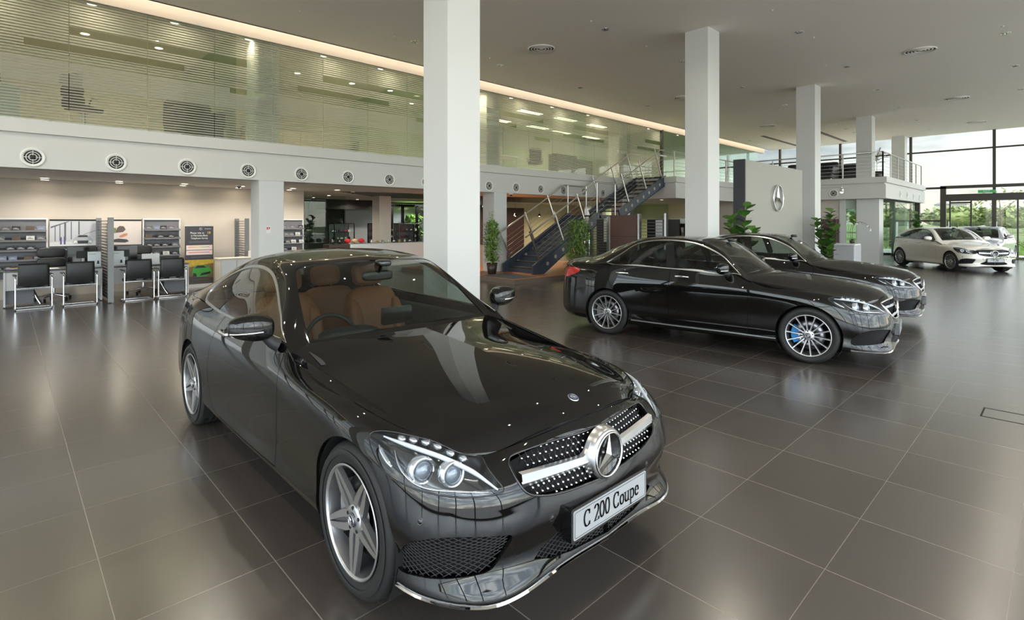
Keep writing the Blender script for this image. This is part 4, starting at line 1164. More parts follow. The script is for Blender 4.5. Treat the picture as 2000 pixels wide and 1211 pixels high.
def hatch_spec():
    sp = coupe_spec()
    sp.update(wb=2.70, wheel='multi', paint=M_white, nu=180, nv=26)
    sp['plan'] = [(-3.46,0),(-3.44,.35),(-3.38,.60),(-3.26,.76),(-3.12,.835),(-2.95,.875),(-2.70,.895),(-2.35,.893),(-1.95,.888),(-1.5,.888),(-1.0,.888),
                  (-.65,.89),(-.33,.90),(0,.905),(.28,.895),(.50,.84),(.65,.675),(.73,.36),(.76,0)]
    R = []
    for k, (zs, ins) in enumerate(sp['rings']):
        zs = [zlift(z)+(.012 if z > .9 and 1 < i < 6 else 0) for i, z in enumerate(zs)]
        R.append((zs, ins))
    sp['rings'] = R
    sp['green'] = [
     [(-.45,.83,.92),(-.45,.81,.925),(-.45,.79,.93),(-.45,.75,.932),(-.44,.70,.932),(-.35,.40,.945),(-.31,0,.95)],
     [(-.70,.84,1.02),(-.70,.82,1.03),(-.70,.79,1.045),(-.70,.75,1.055),(-.69,.69,1.06),(-.58,.38,1.085),(-.53,0,1.09)],
     [(-1.0,.84,1.035),(-1.0,.79,1.15),(-1.0,.735,1.262),(-1.0,.69,1.290),(-1.0,.62,1.30),(-.88,.36,1.29),(-.84,0,1.285)],
     [(-1.35,.845,1.05),(-1.35,.77,1.24),(-1.35,.68,1.41),(-1.35,.635,1.445),(-1.35,.56,1.46),(-1.26,.33,1.475),(-1.23,0,1.48)],
     [(-1.74,.848,1.065),(-1.74,.765,1.27),(-1.74,.66,1.45),(-1.74,.61,1.482),(-1.74,.53,1.50),(-1.72,.30,1.515),(-1.72,0,1.52)],
     [(-2.10,.845,1.08),(-2.10,.76,1.26),(-2.10,.66,1.425),(-2.10,.605,1.467),(-2.10,.52,1.49),(-2.10,.30,1.508),(-2.10,0,1.513)],
     [(-2.45,.83,1.10),(-2.45,.755,1.24),(-2.45,.665,1.365),(-2.45,.605,1.43),(-2.45,.51,1.465),(-2.47,.30,1.485),(-2.47,0,1.49)],
     [(-2.75,.80,1.12),(-2.75,.745,1.21),(-2.75,.675,1.295),(-2.75,.61,1.38),(-2.75,.51,1.43),(-2.79,.30,1.455),(-2.80,0,1.46)],
     [(-2.98,.77,1.12),(-2.98,.73,1.18),(-2.98,.68,1.24),(-2.98,.61,1.32),(-2.98,.51,1.38),(-3.04,.30,1.41),(-3.06,0,1.415)],
     [(-3.16,.73,1.10),(-3.16,.70,1.12),(-3.16,.66,1.14),(-3.18,.60,1.18),(-3.19,.50,1.21),(-3.24,.30,1.23),(-3.26,0,1.235)],
     [(-3.26,.68,1.06),(-3.27,.66,1.065),(-3.28,.63,1.07),(-3.30,.57,1.08),(-3.31,.48,1.09),(-3.35,.30,1.10),(-3.37,0,1.10)]]
    sp['dlo'] = [(-.80,.825,1.05),(-.95,.785,1.17),(-1.10,.74,1.27),(-1.35,.69,1.385),(-1.56,.675,1.42),(-1.74,.67,1.435),(-2.0,.67,1.42),(-2.25,.675,1.385),(-2.5,.69,1.325),(-2.70,.705,1.255),(-2.85,.725,1.19),(-2.84,.75,1.165),(-2.6,.79,1.14),(-2.3,.82,1.11),(-2.0,.835,1.095),(-1.6,.842,1.08),(-1.2,.838,1.065),(-.95,.832,1.05)]
    sp['dlo_bars'] = [((-1.74,.845,1.07),(-1.80,.66,1.46),.10), ((-2.55,.80,1.13),(-2.50,.68,1.33),.025)]
    sp['ws'] = [(-.66,.68,1.045),(-.78,.665,1.14),(-.99,.625,1.285),(-1.18,.58,1.39),(-1.32,.55,1.448),(-1.33,.50,1.46),(-1.28,.25,1.473),(-1.25,0,1.477),(-1.25,0,1.477)]
    sp['rw'] = [(-3.17,.48,1.22),(-3.12,.50,1.28),(-3.06,.50,1.33),(-3.0,.46,1.37),(-3.0,.3,1.40),(-3.02,0,1.41)]
    F = []
    for nm, kind, pts in COUPE_FEATS:
        if nm.startswith('gap') and nm != 'gap4' or nm in ('door', 'lamp~') or 'chromelip' in nm: continue
        up = nm in ('grille', 'gap4')
        F.append((nm, kind, [(x-.03, y, zlift(z) if up else z) for x, y, z in pts]))
    fd = [(-.69,.85,1.03),(-.685,.87,.95),(-.685,.895,.80),(-.69,.897,.62),(-.70,.89,.45),(-.71,.87,.29)]
    bp_ = [(-1.755,.85,1.075),(-1.76,.88,.93),(-1.765,.893,.75),(-1.77,.893,.55),(-1.77,.88,.40),(-1.77,.87,.29)]
    rd = [(-2.62,.80,1.10),(-2.63,.84,1.0),(-2.60,.87,.88),(-2.52,.89,.72),(-2.42,.89,.60),(-2.32,.89,.48),(-2.27,.87,.29)]
    F = [('gap1','near',fd), ('gap2','near',bp_), ('gap3','near',rd),
         ('door','near', [(-.69,.84,1.06)]+fd+bp_[::-1]+[(-1.755,.84,1.09)]), ('reardoor','near',[(-1.755,.84,1.09)]+bp_+rd[::-1]+[(-2.62,.79,1.12)]),
         ('lamp~','near',[(.12,.88,.845),(.22,.83,.86),(.42,.72,.815),(.56,.56,.76),(.65,.50,.67),(.64,.57,.63),(.53,.73,.63),(.38,.84,.66),(.22,.89,.74)]),
         ('rearlamp~','near',[(-2.98,.84,.97),(-3.04,.82,1.03),(-3.20,.74,1.05),(-3.34,.60,1.0),(-3.38,.58,.88),(-3.28,.70,.84),(-3.12,.80,.87)])]+F
    sp['features'] = F
    sp['hood'] = dict(u=(10,16), du=.07, rear=[(-.42,0,1.045),(-.50,.35,1.035),(-.76,.72,1.01)], centre=[(-.42,0,1.045),(-.2,0,1.03),(.05,0,1.0),(.3,0,.955),(.48,0,.915),(.58,0,.875),(.64,0,.83)], crown=.012)
    sp['deck'] = None
    sp['star_z'] = .655; sp['star_r'] = .095; sp['grille_kind'] = 'diamond'; sp['louvre_w'] = .46
    sp['plate'] = ('A 200', .43, .52, .115)
    sp['interior'] = dict(mat=M_blackleather, x=-1.62, rx=-2.35, dash=-.85, drive=-1, mirror=(-1.15,1.38), roofmat=M_headliner)
    sp['mirror'] = (-.92,1.00,1.115); sp['mirror_root'] = (.83,1.04)
    sp['handles'] = [(-1.58,.945), (-2.38,.955)]
    sp['lampguides'] = [('light_guide', [(.17,.86,.82),(.30,.82,.80),(.45,.72,.755),(.58,.56,.70)], .008, M_white_plastic, .012)]
    sp['projectors'] = [((.40,.78,.74),.036), ((.50,.67,.72),.030)]; sp['leds'] = None
    sp['roofx'] = (-1.40, -2.8); sp['badge'] = .49; sp['trim'] = M_gloss
    return sp
# ------------------------------------------------------------------ setting
def nodes_mat(name):
    m = bpy.data.materials.new(name); m.use_nodes = True
    return m, m.node_tree, m.node_tree.nodes['Principled BSDF']
def mth(nt, op, a, b=None, c=None, clamp=False):
    n = nt.nodes.new('ShaderNodeMath'); n.operation = op; n.use_clamp = clamp
    for i, x in enumerate((a, b, c)):
        if x is None: continue
        if isinstance(x, (int, float)): n.inputs[i].default_value = x
        else: nt.links.new(x, n.inputs[i])
    return n.outputs[0]
def ramp(nt, fac, stops):
    n = nt.nodes.new('ShaderNodeValToRGB'); e = n.color_ramp.elements
    while len(e) < len(stops): e.new(.5)
    for k, (p, c) in enumerate(stops): e[k].position = p; e[k].color = c
    nt.links.new(fac, n.inputs[0]); return n.outputs[0]
TILE = .641; TX, TY = .341, 4.027
def floor_material():
    m, nt, b = nodes_mat('grey_brown_floor_tiles')
    tc = nt.nodes.new('ShaderNodeTexCoord'); sx = nt.nodes.new('ShaderNodeSeparateXYZ'); nt.links.new(tc.outputs['Object'], sx.inputs[0])
    u = mth(nt, 'DIVIDE', mth(nt, 'SUBTRACT', sx.outputs[0], TX), TILE); v = mth(nt, 'DIVIDE', mth(nt, 'SUBTRACT', sx.outputs[1], TY), TILE)
    def edge(t, w):
        f = mth(nt, 'ABSOLUTE', mth(nt, 'SUBTRACT', mth(nt, 'FRACT', mth(nt, 'ADD', t, .5)), .5))
        return mth(nt, 'LESS_THAN', f, w)
    g1 = edge(u, .0034); g2 = edge(v, .0022)
    nz = nt.nodes.new('ShaderNodeTexNoise'); nz.inputs['Scale'].default_value = 1.7; nz.inputs['Detail'].default_value = 2
    nt.links.new(tc.outputs['Object'], nz.inputs['Vector'])
    g2 = mth(nt, 'MULTIPLY', g2, mth(nt, 'ADD', .35, nz.outputs['Fac']), clamp=True)
    g = mth(nt, 'MAXIMUM', g1, g2)
    cu = mth(nt, 'FLOOR', u); cv = mth(nt, 'FLOOR', v)
    wn = nt.nodes.new('ShaderNodeTexWhiteNoise'); wn.noise_dimensions = '2D'; cb = nt.nodes.new('ShaderNodeCombineXYZ')
    nt.links.new(cu, cb.inputs[0]); nt.links.new(cv, cb.inputs[1]); nt.links.new(cb.outputs[0], wn.inputs[0])
    n2 = nt.nodes.new('ShaderNodeTexNoise'); n2.inputs['Scale'].default_value = 3.; n2.inputs['Detail'].default_value = 6; n2.inputs['Roughness'].default_value = .6
    nt.links.new(tc.outputs['Object'], n2.inputs['Vector'])
    t = mth(nt, 'ADD', mth(nt, 'MULTIPLY', wn.outputs[0], .5), mth(nt, 'MULTIPLY', n2.outputs['Fac'], .5))
    col = ramp(nt, t, [(.2, srgb(69,64,59)), (.8, srgb(80,74,69))])
    mx = nt.nodes.new('ShaderNodeMix'); mx.data_type = 'RGBA'; nt.links.new(g, mx.inputs[0]); nt.links.new(col, mx.inputs[6]); mx.inputs[7].default_value = srgb(140,133,124)
    nt.links.new(mx.outputs[2], b.inputs['Base Color'])
    rr = mth(nt, 'ADD', mth(nt, 'ADD', .205, mth(nt, 'MULTIPLY', n2.outputs['Fac'], .05)), mth(nt, 'MULTIPLY', g, .6))
    nt.links.new(rr, b.inputs['Roughness']); nt.links.new(mth(nt, 'SUBTRACT', 1.0, mth(nt, 'MULTIPLY', g, .9)), b.inputs['Specular IOR Level'])
    b.inputs['Coat Weight'].default_value = .8; b.inputs['Coat Roughness'].default_value = .24; b.inputs['Coat IOR'].default_value = 1.6
    # faint long ripple across the glaze, plus each tile lying at its own tiny angle
    wv = nt.nodes.new('ShaderNodeTexNoise'); wv.inputs['Scale'].default_value = 1; mp = nt.nodes.new('ShaderNodeMapping'); mp.inputs['Scale'].default_value = (9, 1.2, 1)
    nt.links.new(tc.outputs['Object'], mp.inputs[0]); nt.links.new(mp.outputs[0], wv.inputs['Vector'])
    h = mth(nt, 'SUBTRACT', mth(nt, 'MULTIPLY', wv.outputs['Fac'], .6), mth(nt, 'MULTIPLY', g, .5))
    bp = nt.nodes.new('ShaderNodeBump'); bp.inputs['Strength'].default_value = .06; bp.inputs['Distance'].default_value = .01
    nt.links.new(h, bp.inputs['Height']); nt.links.new(bp.outputs[0], b.inputs['Normal']); nt.links.new(bp.outputs[0], b.inputs['Coat Normal'])
    return m
M_floor = floor_material()
M_wallw = mat('white_plaster', srgb(210,208,203), .7, noise=(1.2,.02), bump=(60,.03))
M_column = mat('white_cladding', srgb(208,208,205), .45, noise=(1.5,.015))
M_ceil = mat('ceiling_paint', srgb(244,236,225), .85, noise=(.5,.02))
M_ceil2 = mat('lower_ceiling_paint', srgb(246,240,232), .8)
M_beige = mat('beige_wall_paint', srgb(204,194,182), .7, noise=(1.0,.02))
M_dkmetal = mat('dark_bronze_frame', srgb(70,64,58), .4, metal=.3)
M_greymetal = mat('grey_metal', srgb(120,120,120), .4, metal=.5)
M_slat = mat('grey_slat', srgb(98,98,100), .45, metal=.2)
M_stair = mat('blue_grey_steel_paint', srgb(64,72,84), .4, noise=(3,.06))
M_tread = mat('stair_tread_rubber', srgb(46,46,48), .6, bump=(150,.1))
M_woodstep = mat('orange_timber_deck', srgb(176,112,74), .4, noise=(3,.15))
M_darkwood = mat('dark_brown_timber', srgb(62,40,34), .35, noise=(5,.12))
M_panelbrown = mat('chocolate_laminate', srgb(92,66,60), .35, noise=(4,.1))
M_lightgrey = mat('light_grey_laminate', srgb(214,214,214), .45)
M_rack = mat('rack_grey_metal', srgb(112,112,116), .5)
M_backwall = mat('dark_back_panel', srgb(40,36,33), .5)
def frosted(name, tint):
    """clear tinted pane with frosted horizontal lines, plain clear bands and a frosted lower zone; object z is world z"""
    m = bpy.data.materials.new(name); m.use_nodes = True; nt = m.node_tree; nt.nodes.clear()
    out = nt.nodes.new('ShaderNodeOutputMaterial'); tc = nt.nodes.new('ShaderNodeTexCoord'); sx = nt.nodes.new('ShaderNodeSeparateXYZ'); nt.links.new(tc.outputs['Object'], sx.inputs[0])
    z = sx.outputs[2]; x = sx.outputs[0]
    fr = mth(nt, 'FRACT', mth(nt, 'DIVIDE', z, .052))
    low = mth(nt, 'LESS_THAN', z, 4.62); mid = mth(nt, 'MULTIPLY', mth(nt, 'GREATER_THAN', z, 4.2), low)
    duty = mth(nt, 'ADD', .55, mth(nt, 'MULTIPLY', mid, .30))
    st = mth(nt, 'LESS_THAN', fr, duty)
    def band(z0, z1, x0, x1, per):
        a = mth(nt, 'MULTIPLY', mth(nt, 'GREATER_THAN', z, z0), mth(nt, 'LESS_THAN', z, z1))
        f = mth(nt, 'FRACT', mth(nt, 'DIVIDE', x, per)); c = mth(nt, 'MULTIPLY', mth(nt, 'GREATER_THAN', f, x0), mth(nt, 'LESS_THAN', f, x1))
        return mth(nt, 'MULTIPLY', a, c)
    clear = mth(nt, 'MAXIMUM', band(5.17, 5.33, .177, .83, 4.848), band(4.85, 4.98, .05, .56, 4.848))
    clear = mth(nt, 'MAXIMUM', clear, band(4.55, 4.67, .74, .90, 4.848))
    fac = mth(nt, 'MULTIPLY', st, mth(nt, 'SUBTRACT', 1, clear))
    fac = mth(nt, 'MULTIPLY', fac, .62)
    tr = nt.nodes.new('ShaderNodeBsdfTransparent'); tr.inputs[0].default_value = tint
    df = nt.nodes.new('ShaderNodeBsdfDiffuse'); df.inputs[0].default_value = (.60,.61,.55,1)
    tl = nt.nodes.new('ShaderNodeBsdfTranslucent'); tl.inputs[0].default_value = (.60,.60,.52,1)
    a = nt.nodes.new('ShaderNodeMixShader'); a.inputs[0].default_value = .55; nt.links.new(df.outputs[0], a.inputs[1]); nt.links.new(tl.outputs[0], a.inputs[2])
    bmix = nt.nodes.new('ShaderNodeMixShader'); nt.links.new(fac, bmix.inputs[0]); nt.links.new(tr.outputs[0], bmix.inputs[1]); nt.links.new(a.outputs[0], bmix.inputs[2])
    gl = nt.nodes.new('ShaderNodeBsdfGlossy'); gl.inputs['Roughness'].default_value = .0
    geo = nt.nodes.new('ShaderNodeNewGeometry'); mi = nt.nodes.new('ShaderNodeMix'); mi.data_type = 'FLOAT'; mi.inputs[2].default_value = 1.5; mi.inputs[3].default_value = 1/1.5
    nt.links.new(geo.outputs['Backfacing'], mi.inputs[0])
    f = nt.nodes.new('ShaderNodeFresnel'); nt.links.new(mi.outputs[0], f.inputs[0])
    c = nt.nodes.new('ShaderNodeMixShader'); nt.links.new(f.outputs[0], c.inputs[0]); nt.links.new(bmix.outputs[0], c.inputs[1]); nt.links.new(gl.outputs[0], c.inputs[2])
    nt.links.new(c.outputs[0], out.inputs[0]); return m
M_frost = frosted('striped_office_glass', (.88,.90,.84,1))
M_facade = glass('facade_glass', (.93,.95,.94,1), .8)
M_greenglass = glass('green_tinted_glass', (.80,.90,.84,1), 1.0)

ZC = 6.02      # showroom ceiling
ZM = 3.50      # upper floor level (top of the fascia)
ZL = 2.65      # underside of the upper floor
YF = 12.60     # fascia plane
XE = 33.3      # far glass facade
YS = -4.2      # glass facade on the camera's side
XW = -7.0      # wall behind to the left
YB = 16.1      # back wall under the upper floor
structure(MB().box(XW-.2, -1.6, YS-.15, 16.25, -.20, 0).build('floor', M_floor))
structure(MB().box(-1.6, XE+.15, YS-.15, 24, -.20, 0).build('floor', M_floor))
structure(MB().box(XW-.2, XE+.15, YS-.15, 12.36, ZC, ZC+.25).build('ceiling', M_ceil))
# upper floor slab with the extension towards the stair head and the balcony
structure(MB().box(-1.6, XE, YF+.3, 24, ZL, ZM-.03).build('floor_upper', M_ceil2))
structure(MB().box(XW, -1.6, YF+.3, 17.8, ZL, ZM-.03).build('floor_upper_left', M_ceil2))
def fascia(pts, name):
    """lower band, shadow groove and upper lip swept along a plan path with mitred corners (room side on the right of the path)"""
    m = MB(); P = [Vector((p[0], p[1])) for p in pts]; N = len(P)
    def off(i, o):
        ns = []
        if i > 0: d = (P[i]-P[i-1]).normalized(); ns.append(Vector((d.y, -d.x)))
        if i < N-1: d = (P[i+1]-P[i]).normalized(); ns.append(Vector((d.y, -d.x)))
        if len(ns) == 1: return P[i]+ns[0]*o
        b = (ns[0]+ns[1]).normalized(); return P[i]+b*(o/b.dot(ns[0]))
    prof = [(-.30, ZL), (0, ZL), (0, 3.20), (-.05, 3.20), (-.05, 3.27), (.035, 3.27), (.035, ZM), (-.30, ZM)]
    v = []
    for i in range(N):
        for o, z in prof: q = off(i, o); v.append((q.x, q.y, z))
    n = len(prof); f = [(i*n+k, (i+1)*n+k, (i+1)*n+(k+1) % n, i*n+(k+1) % n) for i in range(N-1) for k in range(n)]
    f += [tuple(range(n)), tuple((N-1)*n+k for k in range(n))[::-1]]
    m.add(v, f)
    return structure(m.build(name, M_wallw, fixn=True))
fascia([(XW, YF), (19.0, YF)], 'fascia_1')
fascia([(19.0, 12.85), (19.0, 10.6), (25.0, 10.6), (25.0, 4.93), (XE, 4.93)], 'fascia_2')
structure(MB().box(19.25, XE, 10.85, YF+.31, ZL, ZM-.03).build('floor_extension', M_ceil2))
structure(MB().box(25.25, XE, 5.15, 10.9, ZL, ZM-.03).build('floor_balcony', M_ceil2))
# columns
k = 0
for (x, y) in [(4.15,5.55),(11.2,5.47),(18.3,5.45),(25.35,5.47),(32.4,5.6),(-2.95,5.55),(4.15,YF),(11.26,YF),(18.3,YF),(25.4,YF),(-2.95,YF)]:
    z1 = ZC if y < 10 else ZL; y0 = y-.0 if y < 10 else y+.005
    o = MB().box(x, x+.55, y0, y0+.55, 0, z1).build('column', M_column, bevel=.006); structure(o)
    if y < 10 or x > 10:
        structure(MB().box(x-.01, x+.56, y0-.01, y0+.56, 0, .12).build('trim_plinth', mat('plinth_brown', srgb(92,84,76), .4)))
# rear walls under the upper floor
structure(MB().box(-1.6, 6.6, YB, YB+.2, 0, ZL).build('wall_back', M_beige))
m = MB()
for x in (-7.0, -5.65, -4.3, -2.95, -1.65): m.box(x, x+.08, YB, YB+.12, 0, ZL)
m.box(XW, -1.6, YB, YB+.12, 2.1, 2.18)
for y in (13.8, 15.0): m.box(XW-.1, XW, y, y+.08, 0, ZL)
structure(m.build('window_back_frame', M_dkmetal)); structure(MB().box(XW, -1.6, YB+.05, YB+.06, 0, ZL).build('window_back_pane', M_facade))
structure(MB().box(6.42, 6.595, YB+.2, 22.5, 0, ZL).build('wall_boutique_side', M_beige))
structure(MB().box(6.6, 19.2, 22.5, 22.7, 0, ZL).build('wall_boutique_back', M_backwall))
structure(MB().box(XW-.2, XW, YS, 17.8, 0, .12).build('trim_left', M_wallw))
# upper office shell
M_office = mat('office_wall', srgb(222,214,196), .8)
structure(MB().box(XW, XE, 17.6, 17.8, ZM, 6.0).build('wall_office_back', M_office))
structure(MB().box(XW, XE, 12.88, 17.8, 5.95, 6.1).build('ceiling_office', mat('office_ceiling', srgb(190,188,176), .8)))
structure(MB().box(XW-.2, XW, YF, 17.8, ZM, 6.1).build('wall_office_left', M_office))
structure(MB().box(XW, XE, 12.70, 12.88, 5.86, 6.45).build('trim_header', mat('header_paint', srgb(196,190,178), .7)))
structure(MB().box(XW, XE, 12.36, 12.9, 6.45, 6.6).build('trim_cove_top', M_wallw))
structure(MB().box(XW, XE, 12.30, 12.36, ZC, 6.12).build('trim_cove_lip', M_ceil))
for xx in (3.70, 8.85, 16.2, 21.7):
    structure(MB().box(xx, xx+.04, 12.84, 17.6, ZM, 5.95).build('window_partition', M_greenglass))
# striped glass panes, each pane a thing of the facade
joints = [.86+1.212*k for k in range(-6, 27)]
n = 0
for a, b in zip(joints[:-1], joints[1:]):
    n += 1
    mt = M_frost if b < 21.6 else M_greenglass
    structure(MB().box(a+.006, b-.006, 12.755, 12.767, ZM-.01, 5.88).build('window_%d' % n, mt))
structure(MB().box(21.55, 21.67, 12.70, 12.82, ZM, 5.9).build('trim_post', M_dkmetal))
for xx in (-2.95, 4.15, 11.2, 18.5):
    structure(MB().box(xx, xx+.55, 12.9, 13.45, ZM, 5.95).build('column_office', mat('office_column', srgb(226,228,222), .6)))

# facades: dark mullions and panes
def facade(axis, at, a0, a1, step, off, zs, name, heavy=()):
    m = MB(); w = .055
    t = off
    pos = []
    while t < a1:
        if t > a0: pos.append(t)
        t += step
    for p in pos:
        ww = w
        if axis == 'x': m.box(at-.03, at+.12, p-ww, p+ww, 0, ZC)
        else: m.box(p-ww, p+ww, at-.12, at+.03, 0, ZC)
    for z, h in zs:
        if axis == 'x': m.box(at-.02, at+.08, a0, a1, z-h, z+h)
        else: m.box(a0, a1, at-.08, at+.02, z-h, z+h)
    structure(m.build(name+'_frame', M_dkmetal))
    pos = [a0]+pos+[a1]
    for i, (p, q) in enumerate(zip(pos[:-1], pos[1:])):
        g = MB()
        if axis == 'x': g.box(at+.03, at+.045, p, q, 0, ZC)
        else: g.box(p, q, at-.045, at-.03, 0, ZC)
        structure(g.build('window_%s_%d' % (name, i+1), M_facade))
facade('x', XE, YS, 17.6, 3.15, 2.36-6.3, [(5.19,.035),(3.38,.05),(.05,.05)], 'far')
facade('y', YS, XW, XE, 3.5, -5.6, [(5.1,.035),(3.3,.05),(.05,.05)], 'near')
facade('x', XW, YS, 12.5, 3.1, -1.8, [(5.1,.035),(3.3,.05),(.05,.05)], 'left')
# entrance portal in the far facade
m = MB(); m.box(XE-.12, XE+.05, 4.10, 4.32, 0, 3.44); m.box(XE-.14, XE+.05, -2.0, 4.32, 2.72, 3.05); m.box(XE-.12, XE+.05, -2.0, 4.32, 3.33, 3.47)
for y in (3.95, 3.17, 2.36, 1.56, .75): m.box(XE-.10, XE+.0, y-.03-(.05 if y == 2.36 else 0), y+.03+(.05 if y == 2.36 else 0), 0, 2.74)
m.box(XE-.08, XE, 3.17, 3.95, 2.60, 2.68); m.box(XE-.06, XE, 4.32, 5.5, 1.72, 1.80)
structure(m.build('door_1', M_dkmetal))
# service block under the balcony
structure(MB().box(25.4, 25.6, 6.45, 12.9, 0, ZL).build('wall_block', M_beige))
structure(MB().box(25.30, 26.0, 5.21, 5.99, 0, ZL).build('wall_pier', M_column))
structure(MB().box(25.36, 25.47, 6.40, 6.62, 0, ZL-.001).build('trim_jamb', M_column))
structure(MB().box(25.45, 25.47, 5.99, 6.42, .0, ZL).build('window_service', M_greenglass))
structure(MB().box(25.42, 25.44, 5.99, 6.42, 2.25, ZL).build('trim_blind', mat('pale_green_blind', srgb(170,182,170), .7)))
for i in range(4):
    a = 26.05+i*1.8
    structure(MB().box(a+.01, a+1.79, 5.24, 5.255, 0, ZL).build('window_block_%d' % (i+1), M_greenglass))
structure(MB().box(33.0, 33.2, 5.1, 5.3, 0, ZL).build('trim_mullion', M_dkmetal))
# timber platform and kerb
m = MB(); m.add([(10.05,10.42,.12),(16.5,10.42,.12),(16.5,YB,.12),(10.05,YB,.12)], [(0,1,2,3)]); structure(m.build('floor_platform', M_woodstep))
structure(MB().box(10.05, 16.5, 10.42, YB, 0, .119).build('trim_platform_edge', mat('brown_stone_edge', srgb(110,98,86), .4, noise=(4,.1))))
# rooms seen below the upper floor
structure(MB().box(13.6, 17.4, 17.4, 17.6, 0, 2.35).build('wall_dark_lounge', M_darkwood))
structure(MB().box(17.4, 24.5, 19.5, 19.7, 0, ZL).build('wall_lounge_back', mat('cream_lit_wall', srgb(214,202,170), .7)))
structure(MB().box(19.9, 25.4, 14.6, 14.64, 0, ZL).build('window_lounge', M_greenglass))
structure(MB().box(25.4, 25.6, 12.9, 19.7, 0, ZL).build('wall_lounge_right', mat('cream_lit_wall', srgb(214,202,170), .7)))
structure(MB().box(22.6, 25.4, 16.6, 16.8, 0, ZL).build('wall_lounge_grey', mat('lounge_grey', srgb(150,152,140), .7)))
structure(MB().box(9.63, 10.10, 16.9, 17.4, 0, ZL).build('wall_boutique_pier', M_beige))
structure(MB().box(8.95, 12.5, 21.0, 21.1, 2.25, ZL).build('trim_boutique_header', M_backwall))
structure(MB().box(7.0, 8.1, 19.5, 19.55, 0, 2.1).build('door_2', M_backwall))
for i, xx in enumerate((6.62, 7.25, 7.93)):
    structure(MB().box(xx, xx+.62, 17.3, 17.315, 0, 2.60).build('window_boutique_%d' % (i+1), M_greenglass))
# dark recessed ceiling panel
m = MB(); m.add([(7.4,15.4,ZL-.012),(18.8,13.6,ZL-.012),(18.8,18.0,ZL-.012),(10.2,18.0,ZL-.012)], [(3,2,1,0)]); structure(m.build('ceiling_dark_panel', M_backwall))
m = MB()
for y in (YB-.35,): m.box(-1.2, 3.6, y, y+.05, ZL-.004, ZL+.02)
structure(m.build('trim_ceiling_slot', M_void))
# louvred ventilation slots in the showroom ceiling
for (x0, y0, x1) in ((27.4,10.55,32.4), (28.1,8.2,32.6)):
    m = MB()
    for k in range(3): m.box(x0, x1, y0-.08+k*.07, y0-.04+k*.07, ZC-.006, ZC+.01)
    tag(m.build('ceiling_slot', M_void), 'long slot air diffuser in the ceiling %s' % ('near the back glass wall' if y0 > 9 else 'above the silver logo wall end'), 'air vent')
m = MB(); t = .012
for (a, b, c, d) in ((6.19,6.50,.52,.52+t),(6.19,6.50,-.10,-.10+t),(6.19,6.19+t,-.10,.52),(6.50-t,6.50,-.10,.52)): m.box(a, b, c, d, -.01, .0015)
tag(m.build('floor_hatch', M_void), 'flush tiled floor hatch with black outline at the right edge', 'hatch')
# ------------------------------------------------------------------ ceiling and fascia fittings
M_lampglow = mat('lit_lamp', (1,.9,.7,1), .5, emit=(1,.86,.62,1), estr=14)
M_lampglow2 = mat('lit_lamp_soft', (1,.9,.7,1), .5, emit=(1,.88,.66,1), estr=5)
M_ventdark = mat('vent_dark', (.02,.02,.02,1), .6)
M_whitepaint = mat('white_enamel', srgb(228,226,220), .4)
def downlight_proto(name, lit):
    r = empty(name)
    m = MB(); m.lathe([(.095, 0), (.100, -.006), (.088, -.008), (.078, -.002), (.070, .05)], 28, 'z'); m.build('trim_ring', M_chrome if not lit else M_whitepaint, r)
    if lit: m = MB(); m.lathe([(.0, -.004), (.082, -.003)], 24, 'z'); m.build('lamp', M_lampglow, r)
    else:
        m = MB()
        for k_ in range(10):
            a = 2*PI*k_/10; b = a+2*PI/10
            m.m = k_ % 2; m.add([(0, 0, -.002), (math.cos(a)*.084, math.sin(a)*.084, -.003), (math.cos(b)*.084, math.sin(b)*.084, -.003)], [(0, 2, 1)])
        m.build('reflector', [M_chrome, M_ventdark], r)
    return r
used = {}
def place(kind, make, loc, label, cat, group, rz=0, sc=None):
    if kind not in used: o = make(); used[kind] = o
    else: o = copy_tree(used[kind])
    o.location = loc; o.rotation_euler.z = rz
    if sc: o.scale = (sc, sc, sc)
    for k_ in ('label', 'category', 'group'):
        if k_ in o: del o[k_]
    tag(o, label, cat, group); return o
def lamp_light(name, loc, power, size=.10, col=(1,.86,.66), spot=None):
    if spot:
        l = bpy.data.lights.new(name, 'SPOT'); l.spot_size = spot; l.spot_blend = .5; l.shadow_soft_size = size
    else:
        l = bpy.data.lights.new(name, 'AREA'); l.shape = 'DISK'; l.size = size; l.spread = math.radians(150)
    l.energy = power; l.color = col
    o = bpy.data.objects.new(name, l); COL.objects.link(o); o.location = loc
    return o
main_l = [(7.1,10.79),(9.85,10.79),(13.36,10.79),(17.27,10.79),(20.4,10.9),(9.72,7.15),(13.17,7.15),(17.05,7.2),(20.75,7.2),(26.46,7.1),(28.2,7.1),(29.6,7.1),
          (13.06,4.22),(16.92,4.24),(20.54,4.29),(24.34,4.37),(27.98,4.4),(31.31,4.47),(16.54,.98),(20.2,1.01),(23.92,1.05),(26.72,9.28),(26.97,11.67),(28.59,11.65),(30.11,11.73)]
rowname = {10: 'row nearest the upper office glass', 11: 'row nearest the upper office glass', 7: 'row behind the white columns', 4: 'row in front of the white columns', 0: 'row nearest the right side', 1: 'row nearest the right side', 9: 'far end'}
for i, (x, y) in enumerate(main_l):
    place('dl', lambda: downlight_proto('ceiling_downlight', False), (x, y, ZC), 'unlit chrome ceiling downlight in the %s' % rowname.get(int(y), 'main ceiling'), 'ceiling light', 'unlit downlights in the showroom ceiling')
for i in range(7):   # the same fittings over the near cars, out of frame overhead, carry the few lamps that are switched on
    pass
